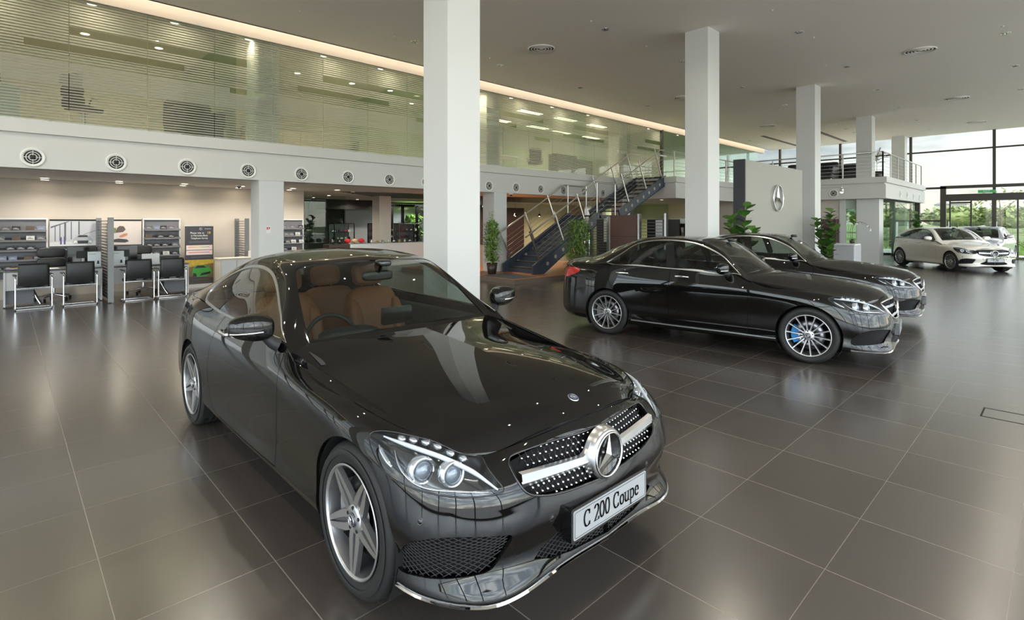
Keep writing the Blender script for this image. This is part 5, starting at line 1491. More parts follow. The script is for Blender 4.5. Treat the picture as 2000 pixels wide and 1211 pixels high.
lowl = [(.62,15.16),(1.92,15.2),(3.22,15.09),(4.53,15.08),(5.86,15.04),(7.08,14.86),(.65,15.8),(2.0,15.8),(3.33,15.8),(4.66,15.8),(6.05,15.8),(7.91,15.85),(8.33,18.14),(8.6,20.05),(10.6,20.4),(12.1,20.4),(20.55,14.2),(20.15,11.9),(22.1,16.1)]
for i, (x, y) in enumerate(lowl):
    z = ZL
    place('dll', lambda: downlight_proto('ceiling_lamp', True), (x, y, z), 'lit round lamp recessed in the low ceiling ' + ('over the service desks' if x < 6.5 else ('over the accessory shop' if x < 14 else 'right of the staircase')), 'ceiling light', 'lit lamps under the upper floor')
    if y != 15.8: lamp_light('lamp_light', (x, y, z-.03), 17, .12, (1,.91,.78))
offl = [(1.23,13.12),(2.62,13.12),(4.1,13.12),(5.9,13.12),(7.53,13.12),(9.2,13.12),(10.9,13.12),(12.53,13.12),(14.62,13.12),(16.75,13.12),(19.0,13.12),(21.15,13.12),(23.77,13.12),(-.2,13.12),(-1.7,13.12),
        (1.31,15.31),(2.72,15.32),(6.04,15.18),(7.69,15.14),(9.0,15.11),(10.53,16.2)]
for i, (x, y) in enumerate(offl):
    place('dlo', lambda: downlight_proto('office_downlight', True), (x, y, 5.949), 'bright warm spot lamp in the upper office ceiling ' + ('just behind the striped glass' if y < 14 else 'deeper in the room'), 'ceiling light', 'lit spot lamps of the upper offices')
    lamp_light('office_lamp_light', (x, y, 5.90), 12, .10, (1,.88,.70))
def troffer():
    r = empty('ceiling_troffer')
    m = MB(); m.box(-.62, .62, -.17, .17, -.004, .01); m.build('frame', M_whitepaint, r)
    m = MB(); m.box(-.58, .58, -.15, .15, -.012, -.004); m.build('light_panel', M_lampglow2, r)
    m = MB()
    for k_ in range(-6, 7): m.box(k_*.09-.004, k_*.09+.004, -.15, .15, -.03, -.012)
    m.build('louvre', M_satin, r); return r
for (x, y) in [(14.7,14.38),(16.77,14.3),(17.27,16.41),(19.0,16.5),(18.9,14.39),(14.9,16.4),(21.3,16.5)]:
    place('trof', troffer, (x, y, 5.948), 'lit rectangular louvred ceiling light in the second upper office', 'ceiling light', 'louvred lights of the second upper office')
    lamp_light('troffer_light', (x, y, 5.90), 15, .5, (1,.93,.78))
def diffuser():
    r = empty('ceiling_vent')
    m = MB()
    for a, b, dz in ((.34,.305,0),(.265,.235,.012),(.195,.165,.02),(.125,.10,.026)):
        m.lathe([(a, -.003), (a-.006, -.030), (b, -.012), (b, -.002)], 36, 'z')
    m.lathe([(0, -.012), (.05, -.010), (.055, .0)], 20, 'z'); m.build('vent_rings', M_ceil2, r)
    m = MB(); m.lathe([(0, -.001), (.31, -.001)], 30, 'z'); m.build('duct_shadow', M_ventdark, r); return r
for (x, y, t) in [(9.66,9.05,'left of the second white column'),(16.65,2.56,'at the upper right of the ceiling'),(23.97,2.65,'below and right of the largest one'),(24.68,9.27,'above the silver logo wall'),(30.26,2.7,'nearest the far window wall'),(16.99,9.16,'half hidden by the second white column')]:
    place('dif', diffuser, (x, y, ZC), 'round slatted air vent in the grey ceiling, ' + t, 'air vent', 'round air vents in the ceiling')
for (x, y) in [(4.36,10.85),(6.55,10.81),(9.1,7.07),(11.29,4.16),(13.66,4.1),(15.9,.99),(16.3,4.6),(9.22,10.5),(11.38,7.14),(11.52,10.74)]:
    def sprk():
        m = MB(); m.lathe([(0, -.03), (.012, -.03), (.014, -.012), (.035, -.008), (.038, 0)], 16, 'z'); return m.build('ceiling_sprinkler', M_whitepaint)
    place('spk', sprk, (x, y, ZC+.006), 'tiny white sprinkler head flush in the showroom ceiling', 'sprinkler', 'sprinkler heads in the showroom ceiling')
def jet():
    r = empty('round_air_vent')
    m = MB(); m.lathe([(.17, 0), (.172, -.012), (.155, -.020), (.128, -.008), (.120, .0)], 40, 'y'); m.build('vent_collar', M_whitepaint, r)
    m = MB(); m.lathe([(0, -.002), (.122, -.002)], 36, 'y'); m.build('vent_throat', M_ventdark, r)
    m = MB(); m.lathe([(.085, -.004), (.098, -.010), (.086, -.014)], 32, 'y', closed=True); m.lathe([(.050, -.004), (.060, -.012), (.048, -.016)], 28, 'y', closed=True)
    for a in (0, PI/2): m.bar((math.cos(a)*.12, -.008, math.sin(a)*.12), (-math.cos(a)*.12, -.008, -math.sin(a)*.12), .008, .008)
    m.build('vent_vanes', M_whitepaint, r)
    m = MB(); m.lathe([(0, -.014), (.034, -.012), (.036, -.004)], 20, 'y'); m.build('vent_core', M_ventdark, r)
    return r
for k in range(-2, 16):
    x = .36+1.187*k
    if x > 18.9: break
    where = 'in the white fascia, ' + ['above the left edge of the service desks','above the left service poster','above the right brochure shelf','left of the column under the upper floor','right of the column under the upper floor','above the accessory shop entrance','above the boutique glass','beside the big foreground column'][k] if 0 <= k < 8 else ('in the white fascia behind the staircase' if k >= 10 else 'in the white fascia near the big column')
    place('jet', jet, (x, YF-.002, 2.845), 'round white nozzle vent ' + where, 'air vent', 'round vents along the upper floor fascia')
for (x, y, rz, t) in [(24.998, 6.75, -PI/2, 'on the left face of the balcony'), (27.6,4.928,0,'first on the right face of the balcony'),(29.0,4.928,0,'second on the right face of the balcony'),(30.4,4.928,0,'third on the right face of the balcony'),(31.8,4.928,0,'last on the right face of the balcony'),(21.6,10.598,0,'behind the logo wall')]:
    place('jet', jet, (x, y, 2.9), 'round white nozzle vent ' + t, 'air vent', 'round vents along the upper floor fascia', rz)
def cctv():
    r = empty('ceiling_camera'); m = MB(); m.lathe([(.06, 0), (.06, -.03), (.045, -.035)], 24, 'z'); m.build('camera_base', M_whitepaint, r)
    m = MB(); m.sphere((0, 0, -.035), .045, 18, 10); m.build('camera_dome', M_gloss, r); return r
for (x, y, z, t) in [(4.35, 14.7, ZL, 'left of the column under the upper floor'), (7.75, 15.2, ZL, 'above the accessory shop'), (11.9, 12.5, 2.63, 'at the top of the column beside the staircase')]:
    place('cam', cctv, (x, y, z), 'small dark security dome camera ' + t, 'camera', 'security cameras')

# ------------------------------------------------------------------ service desks
def visitor_chair():
    r = empty('visitor_chair')
    m = MB(); rows = []
    for t in np.linspace(0, 1, 12):
        z = .43+.47*t; y = -.20-.05*t-.03*math.sin(t*PI); w = .235-.01*t
        rows.append([(x, y-.025*(1-(x/w)**2)*0+.02*(x/w)**2, z) for x in np.linspace(-w, w, 9)])
    m.grid(rows); st = len(m.v); m.grid([[(p[0], p[1]+.035, p[2]) for p in row] for row in rows])
    m.build('backrest', M_blackleather, r).modifiers.new('s', 'SOLIDIFY').thickness = .03
    m = MB(); m.rbox(-.235, .235, -.20, .24, .42, .47, .04); m.build('seat', M_blackleather, r, bevel=.01)
    m = MB(); m.box(-.06, .06, -.255, -.245, .455, .475); m.build('back_bracket', M_gloss, r)
    for s in (1, -1):
        m = MB(); x = s*.265
        P = [(x, -.10, .655), (x, .17, .655), (x, .24, .62), (x, .25, .55), (x, .25, .10), (x, .22, .03), (x, .15, .013), (x, -.25, .013)]
        P = [tuple(p) for p in polyspl(P, 40)]
        m.tube([(x, -.24, .655), (x, -.10, .655)], .014, 8)
        # cantilever: up from the rear floor bar, forward under the seat, up to the arm
        m = MB(); Q = [(x, -.24, .50), (x, -.25, .64), (x, -.20, .665), (x, .18, .665), (x, .235, .62), (x, .24, .50), (x, .24, .12), (x, .22, .03), (x, .16, .014), (x, -.22, .014), (x, -.27, .014)]
        Q = [(x, .18, .66), (x, -.20, .66), (x, -.245, .62), (x, -.25, .50), (x, -.25, .10), (x, -.245, .03), (x, -.20, .014), (x, .20, .014)]
        m.tube([tuple(p) for p in polyspl(Q, 44)], .0125, 8); m.build('side_frame', M_chrome, r)
        m = MB(); m.rbox(x-.025, x+.025, -.20, .14, .662, .682, .02); m.build('armrest', M_blackleather, r)
    for yy in (-.20, .20): m = MB(); m.tube([(-.265, yy, .014), (.265, yy, .014)], .0125, 8); m.build('floor_bar', M_chrome, r)
    m = MB(); m.tube([(-.265, -.245, .43), (.265, -.245, .43)], .010, 8); m.build('back_bar', M_chrome, r)
    return r
for (x, y, rz, t) in [(.40,14.06,.05,'leftmost of the four at the service desks'),(1.11,14.10,.03,'just left of the slatted divider'),(2.10,14.10,.04,'just right of the slatted divider'),(2.73,14.12,-.02,'rightmost, nearest the survey banner')]:
    place('vc', visitor_chair, (x, y, 0), 'black cantilever chair with chrome frame, ' + t, 'chair', 'visitor chairs at the service desks', rz)
def exec_chair():
    r = empty('office_chair')
    m = MB()
    for i in range(3): superell(m, (0, .22+.02*i, .58+.22*i), (.50, .11, .235), .45)
    m.build('backrest', M_blackleather, r)
    m = MB(); superell(m, (0, -.02, .48), (.52, .50, .11), .45); m.build('seat', M_blackleather, r)
    for s in (1, -1):
        m = MB(); m.tube([(s*.27, .16, .46), (s*.30, .10, .66), (s*.30, -.14, .67)], .014, 8); m.build('armrest', M_blackleather, r)
    m = MB(); m.tube([(0, 0, .10), (0, 0, .42)], .028, 12); m.build('gas_lift', M_chrome, r)
    m = MB()
    for k_ in range(5):
        a = 2*PI*k_/5+.3; m.tube([(0, 0, .12), (math.cos(a)*.30, math.sin(a)*.30, .075)], [.024, .014], 8)
    m.build('star_base', M_chrome, r)
    for k_ in range(5):
        a = 2*PI*k_/5+.3; m = MB(); m.lathe([(0, -.02), (.028, -.02), (.028, .02), (0, .02)], 14, 'x', (math.cos(a)*.31, math.sin(a)*.31, .028)); m.build('castor', M_matte, r)
    return r
for (x, y, t) in [(.78,15.42,'behind the first service desk'),(2.42,15.42,'behind the second service desk')]:
    place('ec', exec_chair, (x, y, 0), 'tall black leather swivel chair ' + t, 'chair', 'swivel chairs behind the service desks', .1)
def desk(x0, x1, left):
    t = 'left of the slatted divider' if left else 'right of the slatted divider'
    r = empty('service_desk', (x0, 14.45, 0), 0, 'long grey desk with white front panel, ' + t, 'desk', 'service desks'); w = x1-x0
    m = MB(); m.box(0, w, 0, .75, .70, .73); m.build('desktop', mat('dark_grey_top', srgb(84,84,86), .35), r)
    m = MB(); m.box(.02, w-.02, .02, .04, .34, .70); m.build('front_panel', M_lightgrey, r)
    for xx in (0, w-.03):
        m = MB(); m.box(xx, xx+.03, 0, .70, .02, .70); m.build('side_panel', M_lightgrey, r)
    m = MB(); m.box(*((.03, .45) if left else (w-.48, w-.06)), .10, .60, .06, .40); m.build('pedestal', M_rack, r)
    m = MB(); s_ = .42 if left else w-.55
    m.tube([(s_, .2, .38), (s_+.02, .18, .30), (s_+.08, .12, .15), (s_+.14, .05, .03)], .028, 10); m.build('cable_spine', M_chrome, r)
desk(-.02, 1.53, True); desk(1.69, 3.17, False)
def monitor(x, y, z, rz, t):
    r = empty('monitor', (x, y, z), rz, 'black desktop monitor seen from behind ' + t, 'monitor')
    m = MB(); m.rbox(-.26, .26, .10, .42, -.02, .02, .015, 'y'); m.build('screen', M_gloss, r)
    m = MB(); m.rbox(-.11, .11, .18, .34, -.05, -.02, .02, 'y'); m.build('rear_housing', M_matte, r)
    m = MB(); m.box(-.025, .025, -.045, -.02, 0, .26); m.build('stand', M_satin, r)
    m = MB(); m.rbox(-.13, .13, -.12, .08, 0, .012, .03); m.build('base', M_matte, r)
monitor(1.24, 14.95, .73, .1, 'on the left service desk'); monitor(1.97, 14.95, .73, -.15, 'on the right service desk')
def signholder(x, y, t):
    r = empty('leaflet_stand', (x, y, .73), 0, 'clear stand with pale notice and small black figure ' + t, 'sign')
    m = MB(); m.box(-.115, .115, -.004, .004, .02, .33); m.build('notice', mat('pale_notice', srgb(206,214,214), .4), r)
    m = MB(); m.sphere((.065, -.006, .115), .018, 12, 8); m.prism([(.04,.065),(.09,.065),(.08,.10),(.05,.10)], -.008, -.005, 'y'); m.build('figure_symbol', M_ink, r)
    m = MB(); m.box(-.09, .03, -.0055, -.0045, .275, .283); m.build('heading_line', M_rack, r)
    m = MB(); m.box(-.12, .12, -.05, .05, 0, .02); m.build('base', mat('clear_acrylic', (.5,.52,.52,1), .1, coat=1), r)
signholder(1.41, 14.62, 'left of the slatted divider'); signholder(1.82, 14.62, 'right of the slatted divider')
# papers, tray and small things on the desks
def slab_thing(name, loc, size, m_, rz, label, cat, group=None):
    o = MB().box(-size[0]/2, size[0]/2, -size[1]/2, size[1]/2, 0, size[2]).build(name, m_, loc=loc, rotz=rz); return tag(o, label, cat, group)
M_paper = mat('white_paper', srgb(225,225,222), .6); M_mag = mat('magazine_cover', srgb(120,70,80), .35, noise=(30,.8)); M_mag2 = mat('magazine_blue', srgb(70,90,150), .35, noise=(25,.8)); M_yel = mat('magazine_yellow', srgb(200,170,80), .35, noise=(20,.5))
slab_thing('magazine', (.14,14.74,.73), (.24,.30,.012), M_darkwood, .3, 'dark brown folder lying at the left end of the left desk', 'folder')
slab_thing('magazine', (.15,14.74,.742), (.21,.27,.012), M_mag2, -.2, 'blue and red magazine on top of the dark folder, left desk', 'magazine')
slab_thing('magazine', (.16,14.76,.754), (.16,.22,.012), M_yel, .5, 'yellowish leaflet topmost on the magazines, left desk', 'leaflet')
slab_thing('paper', (.72,14.68,.73), (.21,.29,.008), M_paper, .1, 'white paper sheet lying in the middle of the left desk', 'paper')
slab_thing('paper', (1.16,14.66,.73), (.30,.21,.010), M_paper, .05, 'white document before the left monitor', 'paper')
slab_thing('leaflet', (2.93,14.72,.73), (.16,.20,.02), M_yel, .4, 'yellow leaflet lying near the right end of the right desk', 'leaflet')
tag(MB().box(-.17, .17, -.012, .012, 0, .24).build('screen_panel', M_paper, loc=(2.45,14.70,.73), rotz=-.1), 'white board standing on the right desk', 'board')
# slatted divider between the desks
def slat_screen(name, loc, rz, L, Hh, label, post_mat=M_greymetal, pitch=.058, z0=.02, group=None, ns=None):
    r = empty(name, loc, rz, label, 'room divider', group)
    for xx in (0, L-.06):
        m = MB(); m.box(xx, xx+.06, -.05, .05, z0, Hh); m.build('post', post_mat, r)
    m = MB(); z = z0+.05
    while z < Hh-.03:
        m.box(.06, L-.06, -.035, .035, z, z+.014); z += pitch
    m.build('slats', M_slat, r)
    return r
slat_screen('slatted_divider', (1.61,13.85,0), PI/2, 2.02, 1.80, 'tall grey slatted divider standing between the two service desks', pitch=.066)
slat_screen('slatted_divider', (4.68,15.12,0), PI/2, .9, 1.80, 'grey slatted divider half hidden behind the column near the banner', pitch=.066)
# brochure racks
M_cov = [mat('brochure_dark', (.03,.03,.032,1), .3, noise=(22,.9)), mat('brochure_white', srgb(200,198,192), .35, noise=(18,.25)), mat('brochure_brown', srgb(78,64,54), .4, noise=(14,.3)), mat('brochure_grey', srgb(96,96,98), .3, noise=(26,.7)), mat('brochure_blue', srgb(112,122,150), .35, noise=(9,.6))]
M_carblob = mat('printed_car', (.30,.30,.32,1), .3, metal=.4)
def brochure_proto(mt, car):
    m = MB(); m.m = 0; m.box(-.07, .07, -.003, .003, 0, .095)
    if car:
        m.m = 1; m.prism([(-.05,.025),(.05,.022),(.052,.038),(.03,.044),(.012,.060),(-.022,.060),(-.038,.044),(-.052,.040)], -.0045, -.003, 'y')
        m.prism([(-.045,.020),(-.03,.020),(-.03,.030),(-.045,.030)], -.005, -.003, 'y'); m.prism([(.028,.018),(.043,.018),(.043,.030),(.028,.030)], -.005, -.003, 'y')
    return m.build('brochure', [mt, M_carblob])
protos = None
def rack(x0, x1, t, seed, y=15.98, top=1.76, rows=5):
    global protos
    rnd = random.Random(seed); w = x1-x0
    r = empty('brochure_rack', (x0, y, 0), 0, 'grey brochure rack with sloping shelves ' + t, 'shelf', 'brochure racks on the back wall')
    m = MB(); m.box(0, w, .03, .06, .45, top); m.build('back_panel', M_rack, r)
    m = MB(); m.box(-.03, w+.03, -.02, .06, top, top+.035); m.build('top_rail', M_lightgrey, r)
    for xx in (-.03, w): m = MB(); m.box(xx, xx+.03, -.03, .06, .40, top+.03); m.build('side_frame', M_lightgrey, r)
    for k_ in range(rows):
        z = top-.26-.215*k_
        m = MB(); m.add([(0,-.17,z-.012),(w,-.17,z-.012),(w,.03,z+.05),(0,.03,z+.05),(0,-.17,z+.004),(w,-.17,z+.004),(w,.03,z+.066),(0,.03,z+.066)], [(0,3,2,1),(4,5,6,7),(0,1,5,4),(1,2,6,5),(2,3,7,6),(3,0,4,7)])
        m.box(0, w, -.18, -.17, z-.014, z+.022); m.build('shelf', M_rack, r)
        x = .09
        while x < w-.06:
            if protos is None: protos = [brochure_proto(mt, i != 2) for i, mt in enumerate(M_cov)]; free = list(range(len(protos)))
            i = rnd.choice([0, 0, 1, 3, 3, 2, 4]) if k_ in (0, 3) else rnd.choice([0, 0, 3, 3, 1, 2])
            o = protos[i]
            if 'category' in o: o = copy_tree(o)
            o.location = (x0+x+rnd.uniform(-.01, .01), y-.145, z+.020); o.rotation_euler = (-.22, rnd.uniform(-.08, .08), 0)
            colr = ['black', 'white', 'brown', 'grey', 'blue and white'][i]
            tag(o, '%s brochure on the %s shelf, rack %s' % (colr, ['top', 'second', 'third', 'fourth', 'lowest'][k_], t), 'brochure', 'brochures on the racks')
            x += rnd.choice([.155, .165, .20, .24])
rack(-.80, .68, 'left of the first poster', 3)
rack(2.52, 3.28, 'right of the second poster', 5)
rack(5.50, 6.50, 'right of the column under the upper floor', 8)
for p_ in protos:
    if 'category' not in p_: bpy.data.objects.remove(p_)
# posters
def quad(m, x0, x1, z0, z1, y): m.add([(x0,y,z0),(x1,y,z0),(x1,y,z1),(x0,y,z1)], [(0,1,2,3)])
def flat(name, polys, mt, parent, y):
    m = MB()
    for p in polys: m.add([(a, y, b) for a, b in p], [list(range(len(p)))])
    return m.build(name, mt, parent)
def carfront(x, z, w):
    k_ = w
    body = [(-.5,.10),(-.48,.30),(-.40,.42),(-.26,.62),(.26,.62),(.40,.42),(.48,.30),(.5,.10),(.42,.02),(-.42,.02)]
    return [(x+a*k_, z+b*k_) for a, b in body]
def poster(x0, x1, which, t):
    w = x1-x0
    r = empty('wall_poster', (x0, 15.97, 0), 0, 'wall poster ' + t, 'poster', 'posters behind the service desks')
    m = MB(); m.box(0, w, 0, .05, .62, 1.76); m.build('poster_board', mat('poster_black', srgb(46,47,50), .4), r)
    m = MB(); m.box(-.0, w, -.012, .0, 1.735, 1.765); m.build('top_rail', M_void, r)
    pic = MB(); quad(pic, .0, w, 1.15, 1.73, -.002)
    if which == 0:
        p = pic.build('photo_print', mat('poster_photo_grey', srgb(186,188,194), .35, noise=(3,.12)), r)
        flat('printed_glass_front', [[(w*.30,1.28),(w*.34,1.28),(w*.34,1.70),(w*.30,1.70)],[(w*.44,1.30),(w*.46,1.30),(w*.46,1.72),(w*.44,1.72)],[(w*.60,1.34),(w*.63,1.34),(w*.63,1.72),(w*.60,1.72)],[(w*.10,1.26),(w*.12,1.26),(w*.12,1.60),(w*.10,1.60)],[(w*.20,1.27),(w*.22,1.27),(w*.22,1.64),(w*.20,1.64)],[(w*.02,1.56),(w*.40,1.71),(w*.40,1.725),(w*.02,1.60)],[(w*.70,1.40),(w*.98,1.50),(w*.98,1.51),(w*.70,1.41)]], mat('print_dark_grey', srgb(92,94,98), .4), p, -.003)
        flat('printed_roadway', [[(0,1.15),(w,1.15),(w,1.26),(0,1.24)]], mat('print_pale', srgb(208,208,210), .4), p, -.0025)
        flat('printed_car', [carfront(w*.70, 1.18, .37)], mat('print_silver', srgb(168,170,176), .3), p, -.004)
        flat('printed_windscreen', [[(w*.70-.10,1.35),(w*.70+.10,1.35),(w*.70+.075,1.395),(w*.70-.075,1.395)],[(w*.70-.09,1.20),(w*.70+.09,1.20),(w*.70+.10,1.27),(w*.70-.10,1.27)]], mat('print_black', srgb(40,42,46), .4), p, -.005)
        flat('printed_headlamps', [[(w*.70-.17,1.21),(w*.70-.11,1.23),(w*.70-.11,1.27),(w*.70-.16,1.27)],[(w*.70+.17,1.21),(w*.70+.11,1.23),(w*.70+.11,1.27),(w*.70+.16,1.27)]], M_paper, p, -.0055)
        flat('printed_people', [[(w*.21,1.19),(w*.25,1.19),(w*.25,1.34),(w*.235,1.37),(w*.22,1.34)],[(w*.29,1.19),(w*.33,1.19),(w*.33,1.36),(w*.31,1.39),(w*.29,1.36)]], mat('print_purple', srgb(90,84,120), .5), p, -.0045)
        words = [('Service Follow Up', .045, .24, 1.07), ('Always after a', .018, .45, 1.02), ('your service', .018, .45, .99)]
    else:
        p = pic.build('photo_print', mat('poster_photo_warm', srgb(206,196,190), .35, noise=(3,.10)), r)
        flat('printed_hand_shadow', [[(0,1.26),(w*.30,1.30),(w*.55,1.28),(w*.62,1.23),(w*.50,1.20),(0,1.22)]], mat('print_charcoal', srgb(56,54,56), .4), p, -.003)
        flat('printed_foliage', [[(w*.10,1.42),(w*.24,1.44),(w*.24,1.56),(w*.10,1.58)]], mat('print_green', srgb(110,128,80), .5, noise=(30,.5)), p, -.003)
        flat('printed_dark_hat', [[(w*.22,1.44),(w*.26,1.56),(w*.34,1.61),(w*.46,1.60),(w*.52,1.52),(w*.44,1.46)]], mat('print_brown_grey', srgb(92,80,76), .5), p, -.004)
        flat('printed_hand', [[(w*.32,1.36),(w*.46,1.42),(w*.58,1.43),(w*.56,1.37),(w*.42,1.33),(w*.34,1.33)]], mat('print_skin', srgb(190,130,100), .5), p, -.005)
        words = [('Appointment, Dedicated Care', .038, .33, 1.085), ('for you', .018, .10, 1.045)]
    for s_, sz, xx, zz in words:
        text_mesh(s_, sz, M_paper, 'poster_lettering', r, Matrix.Translation((xx, -.004, zz)) @ Matrix.Rotation(PI/2, 4, 'X'), .0004)
poster(.74, 1.58, 0, 'with silver car before a glass building, left of the divider'); poster(1.80, 2.47, 1, 'with hand reaching over pale paper, right of the divider')
# roll-up banner
r = empty('rollup_banner', (3.35, 15.68, 0), 0, 'dark roll-up survey banner with green sports car picture', 'banner')
m = MB(); m.box(0, .66, -.002, .002, .09, 1.60); bn = m.build('banner_sheet', mat('banner_slate', srgb(58,58,64), .5), r)
m = MB(); m.rbox(-.02, .68, -.05, .05, .0, .085, .02); m.build('banner_base', M_lightgrey, r)
m = MB(); m.box(-.005, .665, -.01, .01, 1.595, 1.615); m.build('top_rail', M_satin, r)
m = MB(); m.tube([(.33, .03, .08), (.33, .03, 1.6)], .008, 8); m.build('pole', M_satin, r)
pale = mat('banner_pale', srgb(222,206,200), .5)
flat('rating_scale', [[(.03,.98),(.635,.98),(.635,1.10),(.03,1.10)],[(.03,.85),(.635,.85),(.635,.965),(.03,.965)]], pale, bn, -.0035)
def gradbar(x0, x1, z0, z1, cols):
    m, nt, b = nodes_mat('scale_gradient'); tc = nt.nodes.new('ShaderNodeTexCoord'); sx = nt.nodes.new('ShaderNodeSeparateXYZ'); nt.links.new(tc.outputs['Object'], sx.inputs[0])
    f = mth(nt, 'DIVIDE', mth(nt, 'SUBTRACT', sx.outputs[0], x0), x1-x0); nt.links.new(ramp(nt, f, cols), b.inputs['Base Color']); return m
flat('upper_scale', [[(.08,1.045),(.56,1.045),(.56,1.06),(.08,1.06)]], gradbar(.08, .56, 0, 0, [(0, srgb(200,60,40)), (.45, srgb(220,190,80)), (.7, srgb(110,170,90)), (1, srgb(60,140,80))]), bn, -.0045)
flat('lower_scale', [[(.08,.905),(.56,.905),(.56,.92),(.08,.92)]], gradbar(.08, .56, 0, 0, [(0, srgb(210,60,50)), (.6, srgb(190,60,60)), (1, srgb(60,90,170))]), bn, -.0045)
m = MB()
for zz in (1.052, .912): m.tube([(.59+math.cos(a)*.032, -.004, zz+math.sin(a)*.032) for a in np.linspace(0, 2*PI, 24, endpoint=False)], .003, 4, closed=True)
m.build('red_circles', mat('print_red', srgb(200,60,60), .5), bn)
flat('picture_background', [[(0,.10),(.66,.10),(.66,.72),(0,.72)]], mat('autumn_print', srgb(120,100,64), .5, noise=(5,.35)), bn, -.0032)
flat('picture_foliage', [[(0,.52),(.66,.62),(.66,.72),(0,.72)]], mat('yellow_print', srgb(196,166,60), .5, noise=(14,.5)), bn, -.0036)
flat('picture_road', [[(0,.10),(.66,.10),(.66,.24),(0,.30)]], mat('road_print', srgb(74,70,68), .5, noise=(6,.2)), bn, -.0036)
flat('green_car_body', [[(.16,.34),(.18,.50),(.26,.58),(.44,.58),(.58,.50),(.62,.42),(.60,.34),(.48,.28),(.26,.27)]], mat('print_car_green', srgb(70,160,70), .4), bn, -.0042)
flat('green_car_dark', [[(.22,.50),(.28,.565),(.42,.565),(.50,.51)],[(.34,.30),(.58,.34),(.60,.40),(.38,.37)],[(.18,.29),(.27,.28),(.26,.36),(.19,.38)]], mat('print_car_dark', srgb(30,40,34), .4), bn, -.0048)
for s_, sz, xx, zz in [('Please rate us', .070, .28, 1.42), ('in Mercedes-Benz', .066, .33, 1.35), ('Telephone Survey', .066, .33, 1.28), ('Mercedes-Benz', .030, .53, 1.525)]:
    text_mesh(s_, sz, M_paper, 'banner_lettering', bn, Matrix.Translation((xx, -.004, zz)) @ Matrix.Rotation(PI/2, 4, 'X'), .0004, squeeze=.82)
text_mesh('10', .085, mat('print_yellow', srgb(235,190,60), .5), 'banner_number', bn, Matrix.Translation((.55, -.004, 1.42)) @ Matrix.Rotation(PI/2, 4, 'X'), .0004)
for i_ in range(5):
    flat('small_print', [[(.09,1.20-i_*.018),(.57,1.20-i_*.018),(.57,1.205-i_*.018),(.09,1.205-i_*.018)]], mat('print_grey', srgb(120,120,124), .5), bn, -.004) if i_ < 3 else None
flat('small_print', [[(.14,.80),(.60,.80),(.60,.806),(.14,.806)],[(.14,.775),(.60,.775),(.60,.781),(.14,.781)],[(.20,.20),(.55,.20),(.55,.206),(.20,.206)]], mat('print_grey', srgb(120,120,124), .5), bn, -.004)
st = star_mesh(.035, .002, .1, 24); st.xform(Matrix.Translation((.36,-.004,1.525)) @ Matrix.Rotation(-PI/2, 4, 'Z')); st.build('banner_star', M_satin, bn)
# low counter cabinet by the column
r = empty('counter_cabinet', (3.88, 14.55, 0), 0, 'low beige counter cabinet beside the slatted divider near the column', 'cabinet')
m = MB(); m.box(0, 1.1, 0, .5, 0, .76); m.build('carcass', mat('beige_laminate', srgb(208,200,188), .45), r)
m = MB(); m.box(-.02, 1.12, -.02, .52, .76, .79); m.build('worktop', M_beige, r)
for k_ in range(3): m = MB(); m.box(.02+.36*k_, .36+.36*k_, -.015, 0, .03, .74); m.build('door', M_lightgrey, r)
tag(MB().rbox(-.10, .10, -.08, .08, 0, .16, .03).build('white_device', M_whitepaint, loc=(4.72,14.8,.79)), 'small white device on the beige counter beside the column', 'device')
r = empty('notice_sign', (4.30, YF-.001, 1.45), 0, 'small white fire notice with red symbols on the white column', 'sign')
m = MB(); m.box(0, .10, -.004, 0, 0, .16); m.build('sign_plate', M_paper, r)
m = MB(); m.box(.015, .04, -.006, -.004, .08, .14); m.box(.055, .07, -.006, -.004, .08, .14); m.box(.06, .085, -.006, -.004, .11, .135); m.build('red_symbols', mat('sign_red', srgb(200,40,50), .5), r)
# ------------------------------------------------------------------ staircase
SY0, SY1 = 11.12, 12.42
stair = empty('staircase', (11.6, 11.75, .12), 0, 'blue-grey steel staircase with steel cable railings rising to the upper floor', 'staircase')
def SP(x, y, z): return (x-11.6, y-11.75, z-.12)
def stringer(y, x0, z0, x1, z1, foot, nm):
    m = MB(); h = .17; w = .03
    t = Vector((x1-x0, 0, z1-z0)).normalized(); n = Vector((-t.z, 0, t.x))
    P = []
    a = Vector((x0, 0, z0)); b = Vector((x1, 0, z1))
    if foot: poly = [(x0-.28, .12), (x0+.16, .12), *[((b-n*h).x, (b-n*h).z)], ((b+n*h).x, (b+n*h).z), (x0-.05, z0+.28), (x0-.28, z0+.16)]
    else: poly = [((a-n*h).x, (a-n*h).z), ((b-n*h).x, (b-n*h).z), ((b+n*h).x, (b+n*h).z), ((a+n*h).x, (a+n*h).z)]
    m.prism([(p[0]-11.6, p[1]-.12) for p in poly], y-w-11.75, y+w-11.75, 'y')
    # flanges
    for s in (1, -1):
        A = a+n*h*s; B = b+n*h*s; m.bar((A.x-11.6, y-11.75, A.z-.12), (B.x-11.6, y-11.75, B.z-.12), .11, .016)
    o = m.build(nm, M_stair, stair)
    m = MB(); L = (b-a).length; k = 1
    while k*.42 < L-.2:
        c = a+t*k*.42
        m.lathe([(0, w+.003), (.062, w+.003)], 18, 'y', (c.x-11.6, y-11.75, c.z-.12)); m.lathe([(0, -w-.003), (.062, -w-.003)], 18, 'y', (c.x-11.6, y-11.75, c.z-.12)); k += 1
    m.build('round_opening', mat('opening_pale', srgb(170,165,150), .5), o)
for y in (SY0, SY1):
    stringer(y, 11.75, .22, 14.80, 1.92, True, 'stringer'); stringer(y, 15.95, 1.98, 19.15, 3.40, False, 'stringer')
N1 = 11
